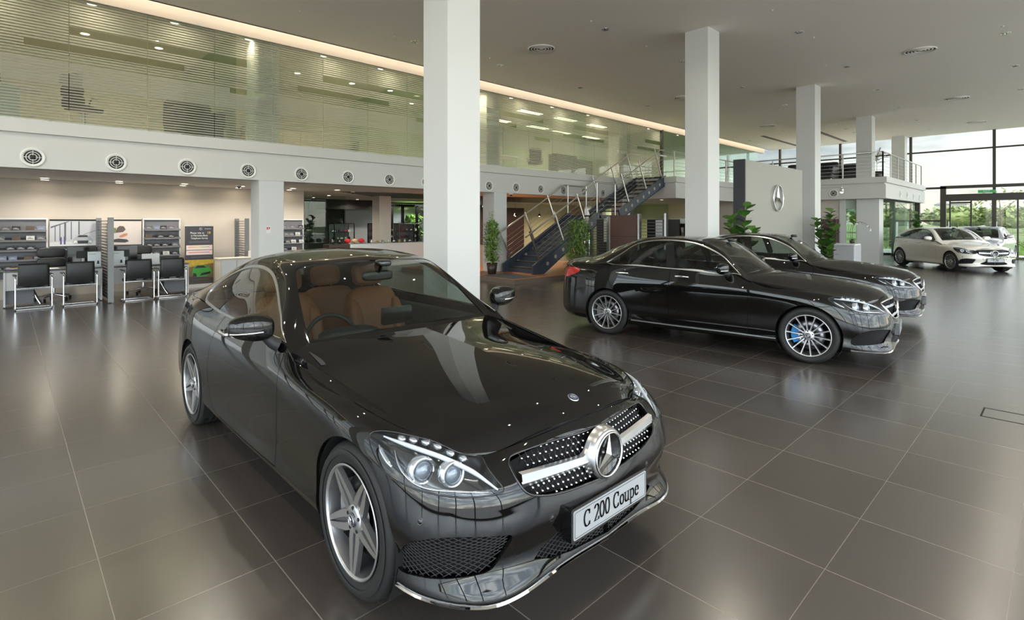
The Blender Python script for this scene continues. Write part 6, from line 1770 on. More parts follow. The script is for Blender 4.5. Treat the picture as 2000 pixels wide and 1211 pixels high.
for k in range(N1):
    t = (k+1)/N1; x = 11.72+3.05*k/N1; z = .12+(1.93-.12)*t
    m = MB(); m.box(x-11.6, x+.33-11.6, SY0-11.72, SY1-11.78, z-.035-.12, z-.12); m.build('tread', M_tread, stair)
    m = MB(); m.box(x-.004-11.6, x+.012-11.6, SY0-11.72, SY1-11.78, z-.165-.12, z-.035-.12); m.build('riser', M_stair, stair)
N2 = 9
for k in range(N2):
    t = (k+1)/N2; x = 16.0+3.05*k/N2; z = 1.95+(3.50-1.95)*t
    m = MB(); m.box(x-11.6, x+.36-11.6, SY0-11.72, SY1-11.78, z-.035-.12, z-.12); m.build('tread', M_tread, stair)
m = MB(); m.box(14.75-11.6, 16.05-11.6, SY0-11.75-.03, SY1-11.75+.03, 1.83-.12, 1.95-.12); m.build('landing', M_stair, stair)
for x in (15.05, 15.9):
    for y in (SY0+.1, SY1-.1):
        m = MB(); m.box(x-.05-11.6, x+.05-11.6, y-.05-11.75, y+.05-11.75, 0, 1.75); m.build('landing_post', M_stair, stair)
def railing_line(m, pts, n, dz, r=.005):
    for k in range(1, n+1): m.tube([(p[0], p[1], p[2]-dz*k) for p in pts], r, 5)
for y in (SY0, SY1):
    H = [(11.18, y, 1.25), (14.60, y, 3.06), (15.75, y, 3.05), (18.75, y, 4.56), (19.0, y, 4.56)] if y == SY0 else [(11.12, y, 1.25), (14.50, y, 3.04), (15.65, y, 3.03), (18.55, y, 4.50), (19.3, y, 4.50)]
    m = MB(); m.tube([SP(*p) for p in H], .024, 10); m.build('handrail', M_brushed, stair)
    m = MB(); L = [SP(p[0]+.28, p[1], p[2]) for p in H[:2]]+[SP(p[0]+.0, p[1], p[2]) for p in H[2:]]
    for k in range(1, 7): m.tube([(p[0]+.055*k*(1 if i in (0, 1) else .6), p[1], p[2]-.125*k) for i, p in enumerate(L[:4])], .005, 5)
    m.build('cable', M_brushed, stair)
    for bx, bz in ((11.85,.40),(12.95,1.0),(14.05,1.60),(15.2,2.0),(16.55,2.42),(17.7,2.98),(18.8,3.52)):
        if bx == 15.2: continue
        m = MB()
        for s in (1, -1): m.bar(SP(bx+.02*0, y+s*.012, bz), SP(bx-.50, y+s*.012, bz+1.03), .010, .045)
        m.build('baluster', M_brushed, stair)
    for bx in (14.65, 15.70):
        m = MB(); m.tube([SP(bx, y, 1.95), SP(bx, y, 3.05)], .022, 8); m.build('landing_baluster', M_brushed, stair)
# fixed railing along the upper floor edge and balcony
def fence(name, pts, z0, label, n=6, step=1.25, top=1.0):
    r = empty(name, (pts[0][0], pts[0][1], z0), 0, label, 'railing', 'railings of the upper floor')
    o = Vector((pts[0][0], pts[0][1], z0)); P = [Vector((p[0], p[1], z0))-o for p in pts]
    m = MB(); m.tube([tuple(p+Vector((0, 0, top))) for p in P], .026, 10); m.build('handrail', M_brushed, r)
    for a, b in zip(P[:-1], P[1:]):
        L = (b-a).length; k = max(1, round(L/step))
        for i in range(k+(1 if (b == P[-1] or True) else 0)):
            q = a+(b-a)*(i/k); m = MB(); m.bar(q, q+Vector((0, 0, top)), .012, .045) if False else m.box(q.x-.022, q.x+.022, q.y-.022, q.y+.022, 0, top); m.build('baluster', M_brushed, r)
    m = MB()
    for k in range(1, n+1): m.tube([tuple(p+Vector((0, 0, top*k/(n+1)))) for p in P], .006, 5)
    m.build('cable', M_brushed, r)
fence('edge_railing', [(19.15,10.75),(24.9,10.75)], ZM, 'steel cable railing along the upper floor right of the stair head')
fence('balcony_railing', [(25.12,10.6),(25.12,5.05),(33.1,5.05)], ZM, 'steel cable railing round the corner of the white balcony')
fence('edge_railing', [(20.2,13.9),(24.0,13.9)], ZM, 'steel railing seen through the glass behind the stair head')
tag(MB().box(0, .5, -.02, .02, 0, .05).build('notice_box', M_whitepaint, loc=(18.6,11.06,4.3)), 'small white notice fixed to the top of the near stair rail', 'sign')
tag(MB().rbox(0, .95, 0, 1.35, 0, .012, .02).build('doormat', mat('grey_mat', srgb(92,96,100), .9, bump=(120,.4)), loc=(10.2,10.62,.1205)), 'dark grey mat lying on the timber step before the staircase', 'mat')
# ------------------------------------------------------------------ workstations and displays before the stairs
slat_screen('slatted_screen', (12.5,9.05,0), PI/2, .84, 1.86, 'dark slatted screen behind the bushy plant, left of the brown panel', M_satin, .075)
slat_screen('slatted_screen', (12.5,7.22,0), PI/2, .87, 1.93, 'dark slatted screen right of the brown panel with pale end post', M_satin, .085)
r = empty('brown_panel', (12.48, 8.13, 0), 0, 'chocolate brown panel standing between two slatted screens', 'panel')
m = MB(); m.box(0, .06, 0, .88, 0, 1.90); m.build('board', M_panelbrown, r); m = MB(); m.box(-.004, 0, 0, .88, 1.30, 1.306); m.build('joint', M_void, r)
for (y, hh) in ((9.25, 1.86), (7.45, 1.86)):
    r = empty('work_panel', (13.35, y-.1, 0), 0, 'dark work panel behind the slatted screen ' + ('on the left' if y > 8 else 'on the right'), 'panel')
    m = MB(); m.box(0, .05, 0, 1.0, .0, hh-.08); m.build('board', M_backwall, r); m = MB(); m.box(-.01, 0, .50, .72, 1.1, hh-.1); m.build('pale_strip', M_lightgrey, r)
r = empty('sample_rack', (13.9, 7.0, 0), 0, 'dark rack with sloping material samples beside the second white column', 'shelf')
m = MB(); m.box(0, .06, 0, .95, 0, 1.78); m.build('back_panel', M_backwall, r)
m = MB(); m.box(-.05, 0, .38, .90, 1.66, 1.80); m.build('header', M_lightgrey, r)
for k in range(5):
    m = MB(); m.add([(-.06,.82-.13*k,1.55),(-.06,.74-.13*k,1.55),(-.20,.64-.13*k,1.15),(-.20,.72-.13*k,1.15)], [(0,1,2,3)]); m.build('sample', M_satin if k % 2 == 0 else M_panelbrown, r)
    m = MB(); m.add([(-.10,.82-.13*k,1.10),(-.10,.74-.13*k,1.10),(-.24,.64-.13*k,.75),(-.24,.72-.13*k,.75)], [(0,1,2,3)]); m.build('sample', M_darkwood if k % 2 else M_satin, r)
# ------------------------------------------------------------------ silver logo wall
r = empty('logo_wall', (13.2, 5.5, 0), 0, 'free-standing silver wall with large chrome star emblem', 'display wall')
m = MB(); m.box(.03, 4.1, 0, .26, 0, 3.25)
m.build('silver_face', mat('brushed_silver_laminate', srgb(150,148,141), .45, metal=.3, bump=(20,.05)), r)
m = MB(); m.box(-.02, .03, -.01, .28, 0, 3.26); m.build('dark_end', mat('anthracite_laminate', srgb(62,62,68), .5), r)
s = star_mesh(.36, .03, .07, 72); s.xform(Matrix.Translation((2.08, -.02, 2.36-.0)) @ Matrix.Rotation(-PI/2, 4, 'Z')); s.build('star_emblem', M_chrome, r)
# ------------------------------------------------------------------ plants
M_leaf = mat('bright_leaf', srgb(130,166,74), .4, noise=(7,.45)); M_leaf2 = mat('dark_leaf', srgb(74,112,44), .35, noise=(5,.4)); M_leaf3 = mat('mid_leaf', srgb(112,146,66), .4, noise=(6,.45))
M_bark = mat('bark', srgb(96,80,60), .8, noise=(20,.3)); M_pot = mat('dark_brown_pot', srgb(60,44,38), .35); M_soil = mat('soil', srgb(50,40,30), .9)
def leaf(m, p, d, L, W, droop=.4, seg=3):
    d = d.normalized(); up = Vector((0, 0, 1)); s = d.cross(up)
    if s.length < .05: s = Vector((1, 0, 0))
    s.normalize(); P = []; c = Vector(p)
    prof = [.25, 1.0, .8, 0.05] if seg == 3 else [.15, .8, 1.0, .75, .05]
    n = len(prof)
    for i in range(n):
        t = i/(n-1); w = W*prof[i]/2
        q = c+d*L*t-up*droop*L*t*t; P += [q-s*w, q+s*w]
    m.add(P, [(2*i, 2*i+1, 2*i+3, 2*i+2) for i in range(n-1)], False)
def pot(r, rad, h, square=False):
    m = MB()
    m.lathe([(0, 0), (rad*.72, 0), (rad, h), (rad*.92, h), (rad*.90, h-.03)], 28, 'z'); m.build('pot', M_pot, r)
    m = MB(); m.lathe([(0, h-.035), (rad*.91, h-.035)], 24, 'z'); m.build('soil', M_soil, r)
def bushy(name, loc, h, rad, label, seed, mt, L=.16, W=.035, n=900, tall=None):
    rnd = random.Random(seed); r = empty(name, loc, 0, label, 'plant'); pot(r, .17, .34)
    m = MB()
    for k in range(7):
        a = rnd.uniform(0, 6.28); q = rnd.uniform(.2, .7)*rad
        m.tube([(rnd.uniform(-.05,.05), rnd.uniform(-.05,.05), .3), (math.cos(a)*q*.6, math.sin(a)*q*.6, h*.55), (math.cos(a)*q, math.sin(a)*q, h*.9)], [.014, .010, .005], 6)
    m.build('stems', M_bark, r)
    m = MB()
    for k in range(n):
        u = rnd.random(); z = .38+(h-.38)*u; rr = rad*(1-.55*abs(u-.5)**1.5*2)*rnd.uniform(.25, 1.0)**.6; a = rnd.uniform(0, 6.28)
        rr *= 1+.25*math.sin(a*3+z*5)
        d = Vector((math.cos(a+rnd.uniform(-.6,.6)), math.sin(a+rnd.uniform(-.6,.6)), rnd.uniform(-.3, 1.1)))
        leaf(m, (math.cos(a)*rr*.8, math.sin(a)*rr*.8, z), d, L*rnd.uniform(.6, 1.2), W*rnd.uniform(.8, 1.2), rnd.uniform(.1, .45))
    if tall:
        for k in range(40):
            z = h+tall*rnd.random(); a = rnd.uniform(0, 6.28); leaf(m, (rnd.uniform(-.05,.05), rnd.uniform(-.05,.05), z), Vector((math.cos(a), math.sin(a), .2)), .12, .03, .5)
        m.tube([(0, 0, h*.8), (.02, 0, h+tall)], .004, 5)
    m.build('foliage', mt, r); return r
bushy('potted_shrub', (10.72,12.10,.12), 1.60, .30, 'tall light green shrub in a brown pot at the foot of the staircase', 1, M_leaf, n=1500, W=.050, L=.12, tall=.32)
bushy('potted_shrub', (11.72,9.53,0), 1.74, .48, 'bushy green plant with narrow leaves in front of the staircase', 2, M_leaf3, L=.21, W=.040, n=1500)
def fiddle(loc, h, label, seed, stems=2, rz=0):
    rnd = random.Random(seed); r = empty('fiddle_leaf_fig', loc, rz, label, 'plant', 'fiddle leaf figs between the cars'); pot(r, .24, .40)
    m = MB(); lv = MB()
    for k in range(stems):
        ox, oy = rnd.uniform(-.06, .06), rnd.uniform(-.06, .06); ta = 2*PI*k/stems+rnd.uniform(-.4, .4); tx, ty = .26*math.cos(ta), .26*math.sin(ta); hh = h*(1-.13*k)
        m.tube([(ox, oy, .35), (ox+tx*.3, oy+ty*.3, hh*.6), (ox+tx, oy+ty, hh-.12)], [.02, .015, .010], 7)
        n = 30
        for i in range(n):
            t = .30+.70*i/n; z = hh*t-.05; a = i*2.4+rnd.uniform(-.3, .3)
            leaf(lv, (ox+tx*t*t, oy+ty*t*t, z), Vector((math.cos(a), math.sin(a), rnd.uniform(.5, 1.3))), rnd.uniform(.28, .38), rnd.uniform(.19, .25), rnd.uniform(.1, .5), 4)
    m.build('stem', M_bark, r); lv.build('foliage', M_leaf2, r); return r
fiddle((12.35,5.22,0), 2.15, 'fiddle leaf fig with big glossy leaves left of the silver logo wall', 3, 3)
fiddle((17.8,5.0,0), 2.12, 'fiddle leaf fig at the right end of the silver logo wall', 4, 3)
fiddle((29.6,4.64,0), 2.15, 'fiddle leaf fig behind the white hatchback by the glass', 5, 2)
def palm(loc, h, label, seed, n=14, L=.8, green=M_leaf3, pt=True):
    rnd = random.Random(seed); r = empty('potted_palm', loc, 0, label, 'plant')
    if pt: pot(r, .22, .36)
    m = MB(); lv = MB()
    for k in range(n):
        a = 2*PI*k/n+rnd.uniform(-.2, .2); el = rnd.uniform(.5, 1.4); z0 = .4+(h-.4)*rnd.uniform(.2, .6)
        d = Vector((math.cos(a)*math.cos(el), math.sin(a)*math.cos(el), math.sin(el))); P = []
        for i in range(8):
            t = i/7; P.append(Vector((0, 0, z0))+d*L*t-Vector((0, 0, .55*L*t*t*math.cos(el))))
        m.tube([tuple(p) for p in [Vector((0, 0, .3))]+P], .006, 5)
        for i in range(2, 8):
            for s in (1, -1):
                for q in (0, .5):
                    pp = P[i-1].lerp(P[i], q); sd = d.cross(Vector((0, 0, 1))).normalized()*s
                    leaf(lv, pp, sd+d*.6, L*.34, .03, .35)
    m.build('stalks', M_bark, r); lv.build('fronds', green, r); return r
palm((26.9,5.62,ZM), 1.35, 'potted palm on the balcony corner behind the railing', 6, 14, .52)
palm((16.4,.38,0), 1.9, 'palm fronds reaching in at the right edge of the picture', 7, 12, 1.0)
# ------------------------------------------------------------------ reception and spot lamp
r = empty('reception_desk', (20.3, 4.85, 0), 0, 'small light grey reception desk behind the second black sedan', 'desk')
m = MB(); m.rbox(0, .8, 0, .66, 0, .93, .05); m.build('body', mat('desk_grey', srgb(176,176,180), .4), r); m = MB(); m.rbox(-.03, .6, -.03, .70, .93, .98, .05); m.build('worktop', M_lightgrey, r)
r = empty('orchid', (20.6, 5.0, .99), 0, 'white arching orchid on the reception desk', 'flower')
m = MB()
P = [(0,0,0),(0,.0,.35),(.02,-.05,.62),(.05,-.22,.72),(.06,-.42,.62),(.06,-.5,.42)]
m.tube([tuple(p) for p in polyspl(P, 24)], .006, 5); m.tube([(0,.02,0),(-.02,.06,.40),(0,.02,.60),(.02,-.12,.66)], .005, 5); m.build('stems', M_bark, r)
m = MB(); rnd = random.Random(4)
for q in polyspl(P, 24)[11:]:
    for k in range(3): leaf(m, (q[0], q[1], q[2]), Vector((rnd.uniform(-1,1), rnd.uniform(-1,1), rnd.uniform(-1,.3))), .07, .06, .2)
m.build('petals', M_paper, r)
m = MB()
for k in range(7): a = k*.9; leaf(m, (0, 0, .10), Vector((math.cos(a), math.sin(a), .8)), .20, .07, .4)
m.build('leaves', M_leaf2, r)
m = MB(); m.lathe([(0, 0), (.07, 0), (.09, .10), (.08, .10)], 20, 'z'); m.build('pot', M_pot, r)
r = empty('maroon_cabinet', (25.0, 6.66, 0), 0, 'dark maroon cabinet with horizontal ribs against the beige wall', 'cabinet')
m = MB(); m.box(0, .38, 0, .75, 0, 1.83); m.build('carcass', mat('maroon', srgb(72,44,46), .4), r)
m = MB()
for k in range(7): m.box(-.012, 0, .04, .50, .55+.16*k, .57+.16*k)
m.build('ribs', mat('maroon_dark', srgb(48,30,32), .4), r)
r = empty('spot_lamp', (19.0, 4.9, 2.75), 0, 'small silver spot lamp glowing beside the third white column', 'spot lamp')
m = MB(); m.tube([(0,.6,.05),(0,0,.05)], .012, 6); m.tube([(0,0,.05),(0,0,-.02)], .012, 6); m.build('arm', M_satin, r)
m = MB(); m.lathe([(.02,.10),(.055,.08),(.065,-.02),(.06,-.02)], 20, 'z', (0,0,-.08)); m.build('lamp_head', M_satin, r)
m = MB(); m.sphere((0,0,-.10), .042, 16, 8); m.build('bulb', M_lampglow, r)
# ------------------------------------------------------------------ balcony seats
def armchair():
    r = empty('armchair'); m = MB(); m.rbox(-.42, .42, -.42, .42, .10, .46, .08); m.build('seat', M_blackleather, r)
    m = MB(); superell(m, (0, .34, .62), (.84, .22, .52), .35); m.build('backrest', M_blackleather, r)
    for s in (1, -1): m = MB(); superell(m, (s*.37, -.02, .46), (.16, .80, .36), .35); m.build('arm', M_blackleather, r)
    for a in (1, -1):
        for b in (1, -1): m = MB(); m.tube([(a*.36, b*.36, 0), (a*.36, b*.36, .12)], .016, 6); m.build('leg', M_chrome, r)
    return r
for (x, y, rz, t) in [(26.3,8.6,-1.4,'leftmost on the balcony'),(26.3,7.42,-1.65,'middle of the balcony'),(27.6,6.75,-1.5,'nearest the balcony column')]:
    place('arm', armchair, (x, y, ZM), 'black leather armchair behind the balcony railing, ' + t, 'armchair', 'armchairs on the balcony', rz)
# ------------------------------------------------------------------ upper offices
place('arm', armchair, (3.12,13.75,ZM), 'black leather chair with chrome bars behind the glass above the left column', 'armchair', 'armchairs of the upper floor', .1, 1.15)
r = empty('office_desk', (-2.1, 13.3, ZM), 0, 'pale desk of the upper office at the left edge', 'desk')
m = MB(); m.box(0, 2.6, 0, .75, .70, .74); m.build('desktop', M_lightgrey, r); m = MB(); m.box(0, 2.3, .0, .03, 0, .70); m.build('front_panel', mat('bluish_grey', srgb(150,162,166), .5), r)
place('ec', exec_chair, (1.16,13.75,ZM), 'black swivel chair turned sideways in the upper left office', 'chair', 'swivel chairs of the upper offices', 2.2)
tag(MB().box(-.25,.25,-.15,.15,0,.12).build('printer', M_lightgrey, loc=(-.95,13.6,ZM+.74)), 'small white printer on the upper office desk', 'printer')
tag(MB().box(-.20,.20,-.02,.02,0,.22).build('screen_panel', M_gloss, loc=(-.25,13.7,ZM+.74), rotz=.3), 'small dark screen on the upper office desk', 'monitor')
def cabinet(loc, w, h, label, mt=M_lightgrey):
    r = empty('filing_cabinet', loc, 0, label, 'cabinet', 'cabinets of the upper offices'); m = MB(); m.box(0, w, 0, .45, 0, h); m.build('carcass', mt, r)
    n = max(1, int(w/.45))
    for k in range(n): m = MB(); m.box(w*k/n+.01, w*(k+1)/n-.01, -.02, 0, .03, h-.03); m.build('door', mt, r)
cabinet((5.2,17.0,ZM), 2.2, 1.1, 'long pale cabinet behind the striped glass left of the big column', mat('warm_cabinet', srgb(196,186,160), .5))
cabinet((8.9,17.0,ZM), 1.6, 1.0, 'pale cabinet behind the striped glass beside the big column', mat('warm_cabinet', srgb(196,186,160), .5))
cabinet((16.5,14.6,ZM), 1.3, 1.05, 'dark glossy cabinet in the second upper office, left', M_backwall); cabinet((18.2,14.9,ZM), 1.1, .95, 'dark glossy cabinet in the second upper office, right', M_backwall)
cabinet((21.9,15.6,ZM), 2.6, 1.5, 'cream wall cabinet behind the stair head', mat('warm_cabinet', srgb(196,186,160), .5))
for (x, y, rz, t) in [(12.5,14.15,.9,'left of the meeting table'),(14.9,14.3,-.9,'right of the meeting table'),(13.6,15.9,3.1,'behind the meeting table')]:
    place('ec', exec_chair, (x, y, ZM), 'black swivel chair in the second upper office, ' + t, 'chair', 'swivel chairs of the upper offices', rz)
r = empty('meeting_table', (12.8, 14.7, ZM), 0, 'light meeting table in the second upper office', 'table')
m = MB(); m.box(0, 1.6, 0, .8, .70, .74); m.build('tabletop', M_lightgrey, r)
for x in (.05, 1.55):
    for y in (.05, .75): m = MB(); m.tube([(x, y, 0), (x, y, .70)], .02, 8); m.build('leg', M_satin, r)
# ------------------------------------------------------------------ accessory shop
def showcase(loc, w, label):
    r = empty('glass_showcase', loc, 0, label, 'showcase', 'showcases of the accessory shop')
    m = MB()
    for x in (0, w):
        for y in (0, .45): m.box(x-.015, x+.015, y-.015, y+.015, 0, 1.65)
    for z in (.80, 1.63): m.box(0, w, -.015, .015, z, z+.03); m.box(0, w, .44, .47, z, z+.03)
    m.build('frame', M_gloss, r); m = MB(); m.box(0, w, 0, .45, 0, .80); m.build('base', M_darkwood, r)
    m = MB(); m.box(0, w, .44, .45, .83, 1.63); m.build('back', mat('showcase_back', srgb(90,88,92), .4), r)
    for z in (1.08, 1.34): m = MB(); m.box(.02, w-.02, .02, .43, z, z+.008); m.build('glass_shelf', M_greenglass, r)
    return r
def trinket(loc, k, i):
    cols = [M_chrome, M_gloss, M_paper, mat('souvenir_red', srgb(190,40,44), .5), mat('souvenir_gold', srgb(190,160,100), .3, metal=.8), mat('souvenir_purple', srgb(90,60,110), .5)]
    nm = ['silver', 'black', 'white', 'red', 'golden', 'purple'][k]
    m = MB()
    if i % 3 == 0: m.lathe([(0,0),(.03,0),(.034,.05),(.012,.07),(.012,.10),(0,.10)], 14, 'z')
    elif i % 3 == 1: superell(m, (0,0,.03), (.12,.05,.045), .6, 12, 8); superell(m, (0,0,.055), (.06,.045,.03), .7, 10, 6)
    else: m.rbox(-.04,.04,-.03,.03,0,.08,.01)
    o = m.build('souvenir', cols[k], loc=loc); return tag(o, 'small %s souvenir in the accessory showcases' % nm, 'souvenir', '%s souvenirs in the showcases' % nm)
cases = [((8.35,17.75),.75,'showcase with pale back at the left of the accessory shop'), ((10.35,18.6),1.0,'dark showcase in the middle of the accessory shop'), ((11.6,18.8),1.0,'dark showcase at the right of the accessory shop')]
rnd = random.Random(12); q = 0
for (x, y), w, lb in cases:
    showcase((x, y, 0), w, lb)
    for z in (.832, 1.089, 1.349):
        for j in range(5):
            trinket((x+.08+(w-.16)*j/4, y+.2, z), rnd.choice([0,0,1,2,4,5,3]), q); q += 1
r = empty('shop_counter', (8.2, 16.25, 0), 0, 'white counter of the accessory shop behind the coupe roof', 'counter')
m = MB(); m.box(0, 2.9, 0, .5, 0, .98); m.build('body', M_lightgrey, r); m = MB(); m.box(-.02, 2.92, -.02, .52, .98, 1.0); m.build('worktop', M_greenglass, r)
for i, (x, c, t) in enumerate([(7.7,1,'black'),(7.95,1,'black, second'),(8.22,3,'bright red'),(8.48,4,'beige'),(8.72,3,'dark red')]):
    m = MB(); superell(m, (0,0,.07), (.20,.20,.15), .9, 16, 10); m.rbox(-.08,.08,-.20,-.04,.02,.035,.05)
    cc = [M_gloss, mat('cap_beige', srgb(190,160,120), .8), mat('cap_red', srgb(190,34,38), .8)][0 if c == 1 else (2 if c == 3 else 1)]
    tag(m.build('cap', cc, loc=(x, 16.5, 1.008 if x > 8.2 else .988)), t + ' cap on the counter behind the coupe roof', 'cap')
tag(MB().box(0,.7,0,.5,0,.98).build('shop_plinth', M_darkwood, loc=(7.48,16.25,0)), 'dark plinth under the black caps in the accessory shop', 'plinth')
m = MB(); superell(m, (0,0,.25), (.40,.22,.5), .6, 18, 12); m.tube([(-.1,0,.45),(-.06,0,.56),(.06,0,.56),(.1,0,.45)], .014, 6)
tag(m.build('backpack', M_blackleather, loc=(7.9,18.9,.95)), 'black backpack on a shelf in the dark accessory shop', 'bag')
tag(MB().box(-.5,.5,-.3,.3,0,.95).build('shop_plinth', M_backwall, loc=(7.9,19.0,0)), 'dark plinth under the backpack', 'plinth')
for i in range(9):
    trinket((9.1+.22*i, 16.5, 1.001), [2,4,0,2,0,4,2,0,1][i], i)
# windows with garden behind the shop
m = MB()
for x in (12.35, 12.9, 13.65, 14.4): m.box(x-.05, x+.05, 20.55, 20.65, 0, 2.45)
m.box(12.3, 15.6, 20.55, 20.65, 2.40, 2.50); structure(m.build('window_garden', M_void))
structure(MB().box(12.3, 15.6, 20.60, 20.61, 0, 2.42).build('window_garden_pane', M_facade))
r = bushy('garden_hedge', (14.0, 21.45, 0), 2.0, .60, 'green garden hedge seen through the rear shop windows', 9, M_leaf, L=.20, W=.10, n=1500); r['category'] = 'hedge'
structure(MB().box(11.0, 16.4, 22.3, 22.4, 0, 2.6).build('wall_garden', mat('garden_wall', srgb(190,192,196), .8)))
lamp_light('garden_daylight', (14.0, 20.9, 2.5), 60, 1.2, (.95,1,1))
# lounge: flowers and table behind the stairs
r = empty('flower_table', (12.9, 14.6, .12), 0, 'small pale table with yellow flowers behind the staircase', 'table')
m = MB(); m.rbox(-.4,.4,-.3,.3,.0,.75,.05); m.build('covered_table', mat('pale_cloth', srgb(190,176,156), .8), r)
r = empty('flower_vase', (12.8, 14.6, .87), 0, 'vase with yellow and orange flowers on the pale table behind the staircase', 'flowers')
m = MB(); m.lathe([(0,0),(.06,0),(.08,.15),(.05,.25)], 18, 'z'); m.build('vase', M_pot, r)
m = MB(); rnd = random.Random(3)
for k in range(60): a = rnd.uniform(0,6.28); leaf(m, (math.cos(a)*.08*rnd.random(), math.sin(a)*.08, .28+.3*rnd.random()), Vector((math.cos(a), math.sin(a), rnd.uniform(0,1))), .10, .05, .2)
m.build('blooms', mat('yellow_bloom', srgb(220,160,60), .6, noise=(9,.3)), r)
for k, (x, y) in enumerate([(13.9,15.6),(14.9,15.4),(16.1,15.2)]):
    def pend():
        r = empty('pendant_lamp'); m = MB(); m.tube([(0,0,0),(0,0,.55)], .004, 5); m.build('cord', M_ink, r); m = MB(); m.lathe([(.02,.10),(.07,.02),(.09,0),(.085,0)], 20, 'z'); m.build('shade', M_gloss, r); m = MB(); m.sphere((0,0,.02), .035, 12, 8); m.build('bulb', M_lampglow, r); return r
    place('pend', pend, (x, y, 1.95), 'small dark pendant lamp glowing in the lounge behind the stairs', 'pendant lamp', 'pendant lamps in the lounge')
for (x, y) in [(12.2,13.4),(14.6,16.0),(16.6,15.8),(18.6,17.0),(21.0,17.6),(23.2,16.0)]: lamp_light('lounge_light', (x, y, ZL-.05), 40, .2, (1,.80,.50))

r = empty('exit_sign', (XE-.16, 2.3, 3.07), 0, 'green lit exit sign above the glass entrance door', 'sign')
m = MB(); m.box(-.03, .0, 0, .62, 0, .14); m.build('sign_box', mat('exit_green', srgb(60,140,90), .4, emit=srgb(60,150,90), estr=.4), r)
text_mesh('EXIT', .12, M_paper, 'sign_lettering', r, Matrix.Translation((-.032, .31, .07)) @ Matrix.Rotation(-PI/2, 4, 'Z') @ Matrix.Rotation(PI/2, 4, 'X'), .0005)
# ------------------------------------------------------------------ outside
M_grass = mat('lawn', srgb(104,120,66), .9, noise=(2,.35)); M_pave = mat('concrete_paving', srgb(205,203,198), .85, noise=(1,.1)); M_far = mat('haze_toned_far_foliage', srgb(92,108,82), .9, noise=(.35,.45)); M_near = mat('haze_toned_near_foliage', srgb(122,134,76), .9, noise=(.5,.45))  # both foliage colours are desaturated to stand for haze in the air
structure(MB().box(-60, 33.45, -40, YS-.16, -.3, -.05).build('ground_paving', M_pave))
structure(MB().box(33.45, 42, -40, 60, -.3, -.05).build('ground_strip', M_pave))
structure(MB().box(-60, XW-.21, YS-.15, 60, -.3, -.05).build('ground_left', M_pave))
structure(MB().box(XW-.2, -1.61, 16.26, 60, -.3, -.05).build('ground_back', M_pave))
structure(MB().box(42, 520, -160, 320, -.3, -.06).build('ground_lawn', M_grass))
def crown(m, c, rx, rz, rnd, n, s):
    for k in range(n):
        a = rnd.uniform(0, 6.28); e = math.asin(rnd.uniform(-.4, 1)); q = rnd.uniform(.72, 1.05)
        p = Vector((c[0]+math.cos(a)*math.cos(e)*rx*q, c[1]+math.sin(a)*math.cos(e)*rx*q, c[2]+math.sin(e)*rz*q))
        d = Vector((rnd.uniform(-1,1), rnd.uniform(-1,1), rnd.uniform(-.3,1)))
        leaf(m, p, d, s*rnd.uniform(.7,1.4), s*.7, .2)
def tree(loc, h, rx, label, seed, mt, n=420, s=.6, thin=False, group='trees beyond the glass'):
    rnd = random.Random(seed); r = empty('tree', loc, 0, label, 'tree', group)
    m = MB(); m.tube([(0,0,0),(.05*rx,0,h*.45),(0,.05*rx,h*.8)], [h*.018+.02, h*.014, .02], 7)
    for k in range(5): a = k*1.3; m.tube([(0,0,h*(.38+.06*k)),(math.cos(a)*rx*.6,math.sin(a)*rx*.6,h*(.62+.05*k))], [.03,.015], 5)
    m.build('trunk', M_bark, r); m = MB()
    if not thin:
        for k in range(4):
            a = k*1.57; superell(m, (math.cos(a)*rx*.35, math.sin(a)*rx*.35, h*.64), (rx*1.2, rx*1.2, h*.5), 1.0, 14, 8)
    crown(m, (0,0,h*.66), rx, h*.34, rnd, n, s); m.build('crown', mt, r)
rnd = random.Random(21)
# yellow-green round trees, then the darker belt behind
for i, (x, y, h, rx) in enumerate([(64,13,3.0,2.7),(72,8,3.2,3.1),(64,3.0,2.9,2.7),(74,-3,3.2,3.0),(66,19.5,3.2,2.8),(76,27,3.8,3.2)]):
    tree((x, y, 0), h, rx, 'yellow-green round tree beyond the fence, %s' % ['behind the white hatchback','left of the glass door','behind the silver car','right of the glass door','behind the fiddle leaf fig','far left of the window wall'][i], 30+i, M_near, 500, .55)
for i, (x, y, h, rx) in enumerate([(95,36,5.6,5.5),(104,23,5.0,5.5),(116,11,3.8,5.0),(104,49,6,5.5),(124,-1,3.8,5.0),(100,64,6,5.5),(128,-14,4,5.5)]):
    tree((x, y, 0), h, rx, 'distant dark green tree of the belt beyond the lawn', 50+i, M_far, 420, 1.0, group='dark trees of the far belt')
tree((45.5,2.9,0), 3.9, 1.5, 'slender young tree with thin crown outside the right glass door', 71, M_near, 150, .22, True, group='young trees outside the glass')
tree((44,8.4,0), 3.9, 1.4, 'slender young tree outside the glass behind the white wall pier', 72, M_near, 150, .2, True, group='young trees outside the glass')
tree((47,13.5,0), 3.8, 1.4, 'slender young tree outside seen under the balcony', 73, M_near, 120, .2, True, group='young trees outside the glass')
m = MB(); rnd = random.Random(5)
for k in range(1600): leaf(m, (rnd.uniform(38.5,39.7), rnd.uniform(-6,3.2), rnd.uniform(0,.75)), Vector((rnd.uniform(-1,1), rnd.uniform(-1,1), rnd.uniform(0,1))), .16, .08, .2)
m.box(38.6, 39.6, -6, 3.2, -.05, .6)
tag(m.build('low_hedge', M_leaf), 'low green hedge outside the right glass door', 'hedge')
r = empty('wire_fence', (52, -12, 0), 0, 'grey wire fence with pale posts along the lawn', 'fence')
for k in range(16): m = MB(); m.box(-.06, .06, k*2.6-.06, k*2.6+.06, 0, 1.75); m.build('post', M_lightgrey, r)
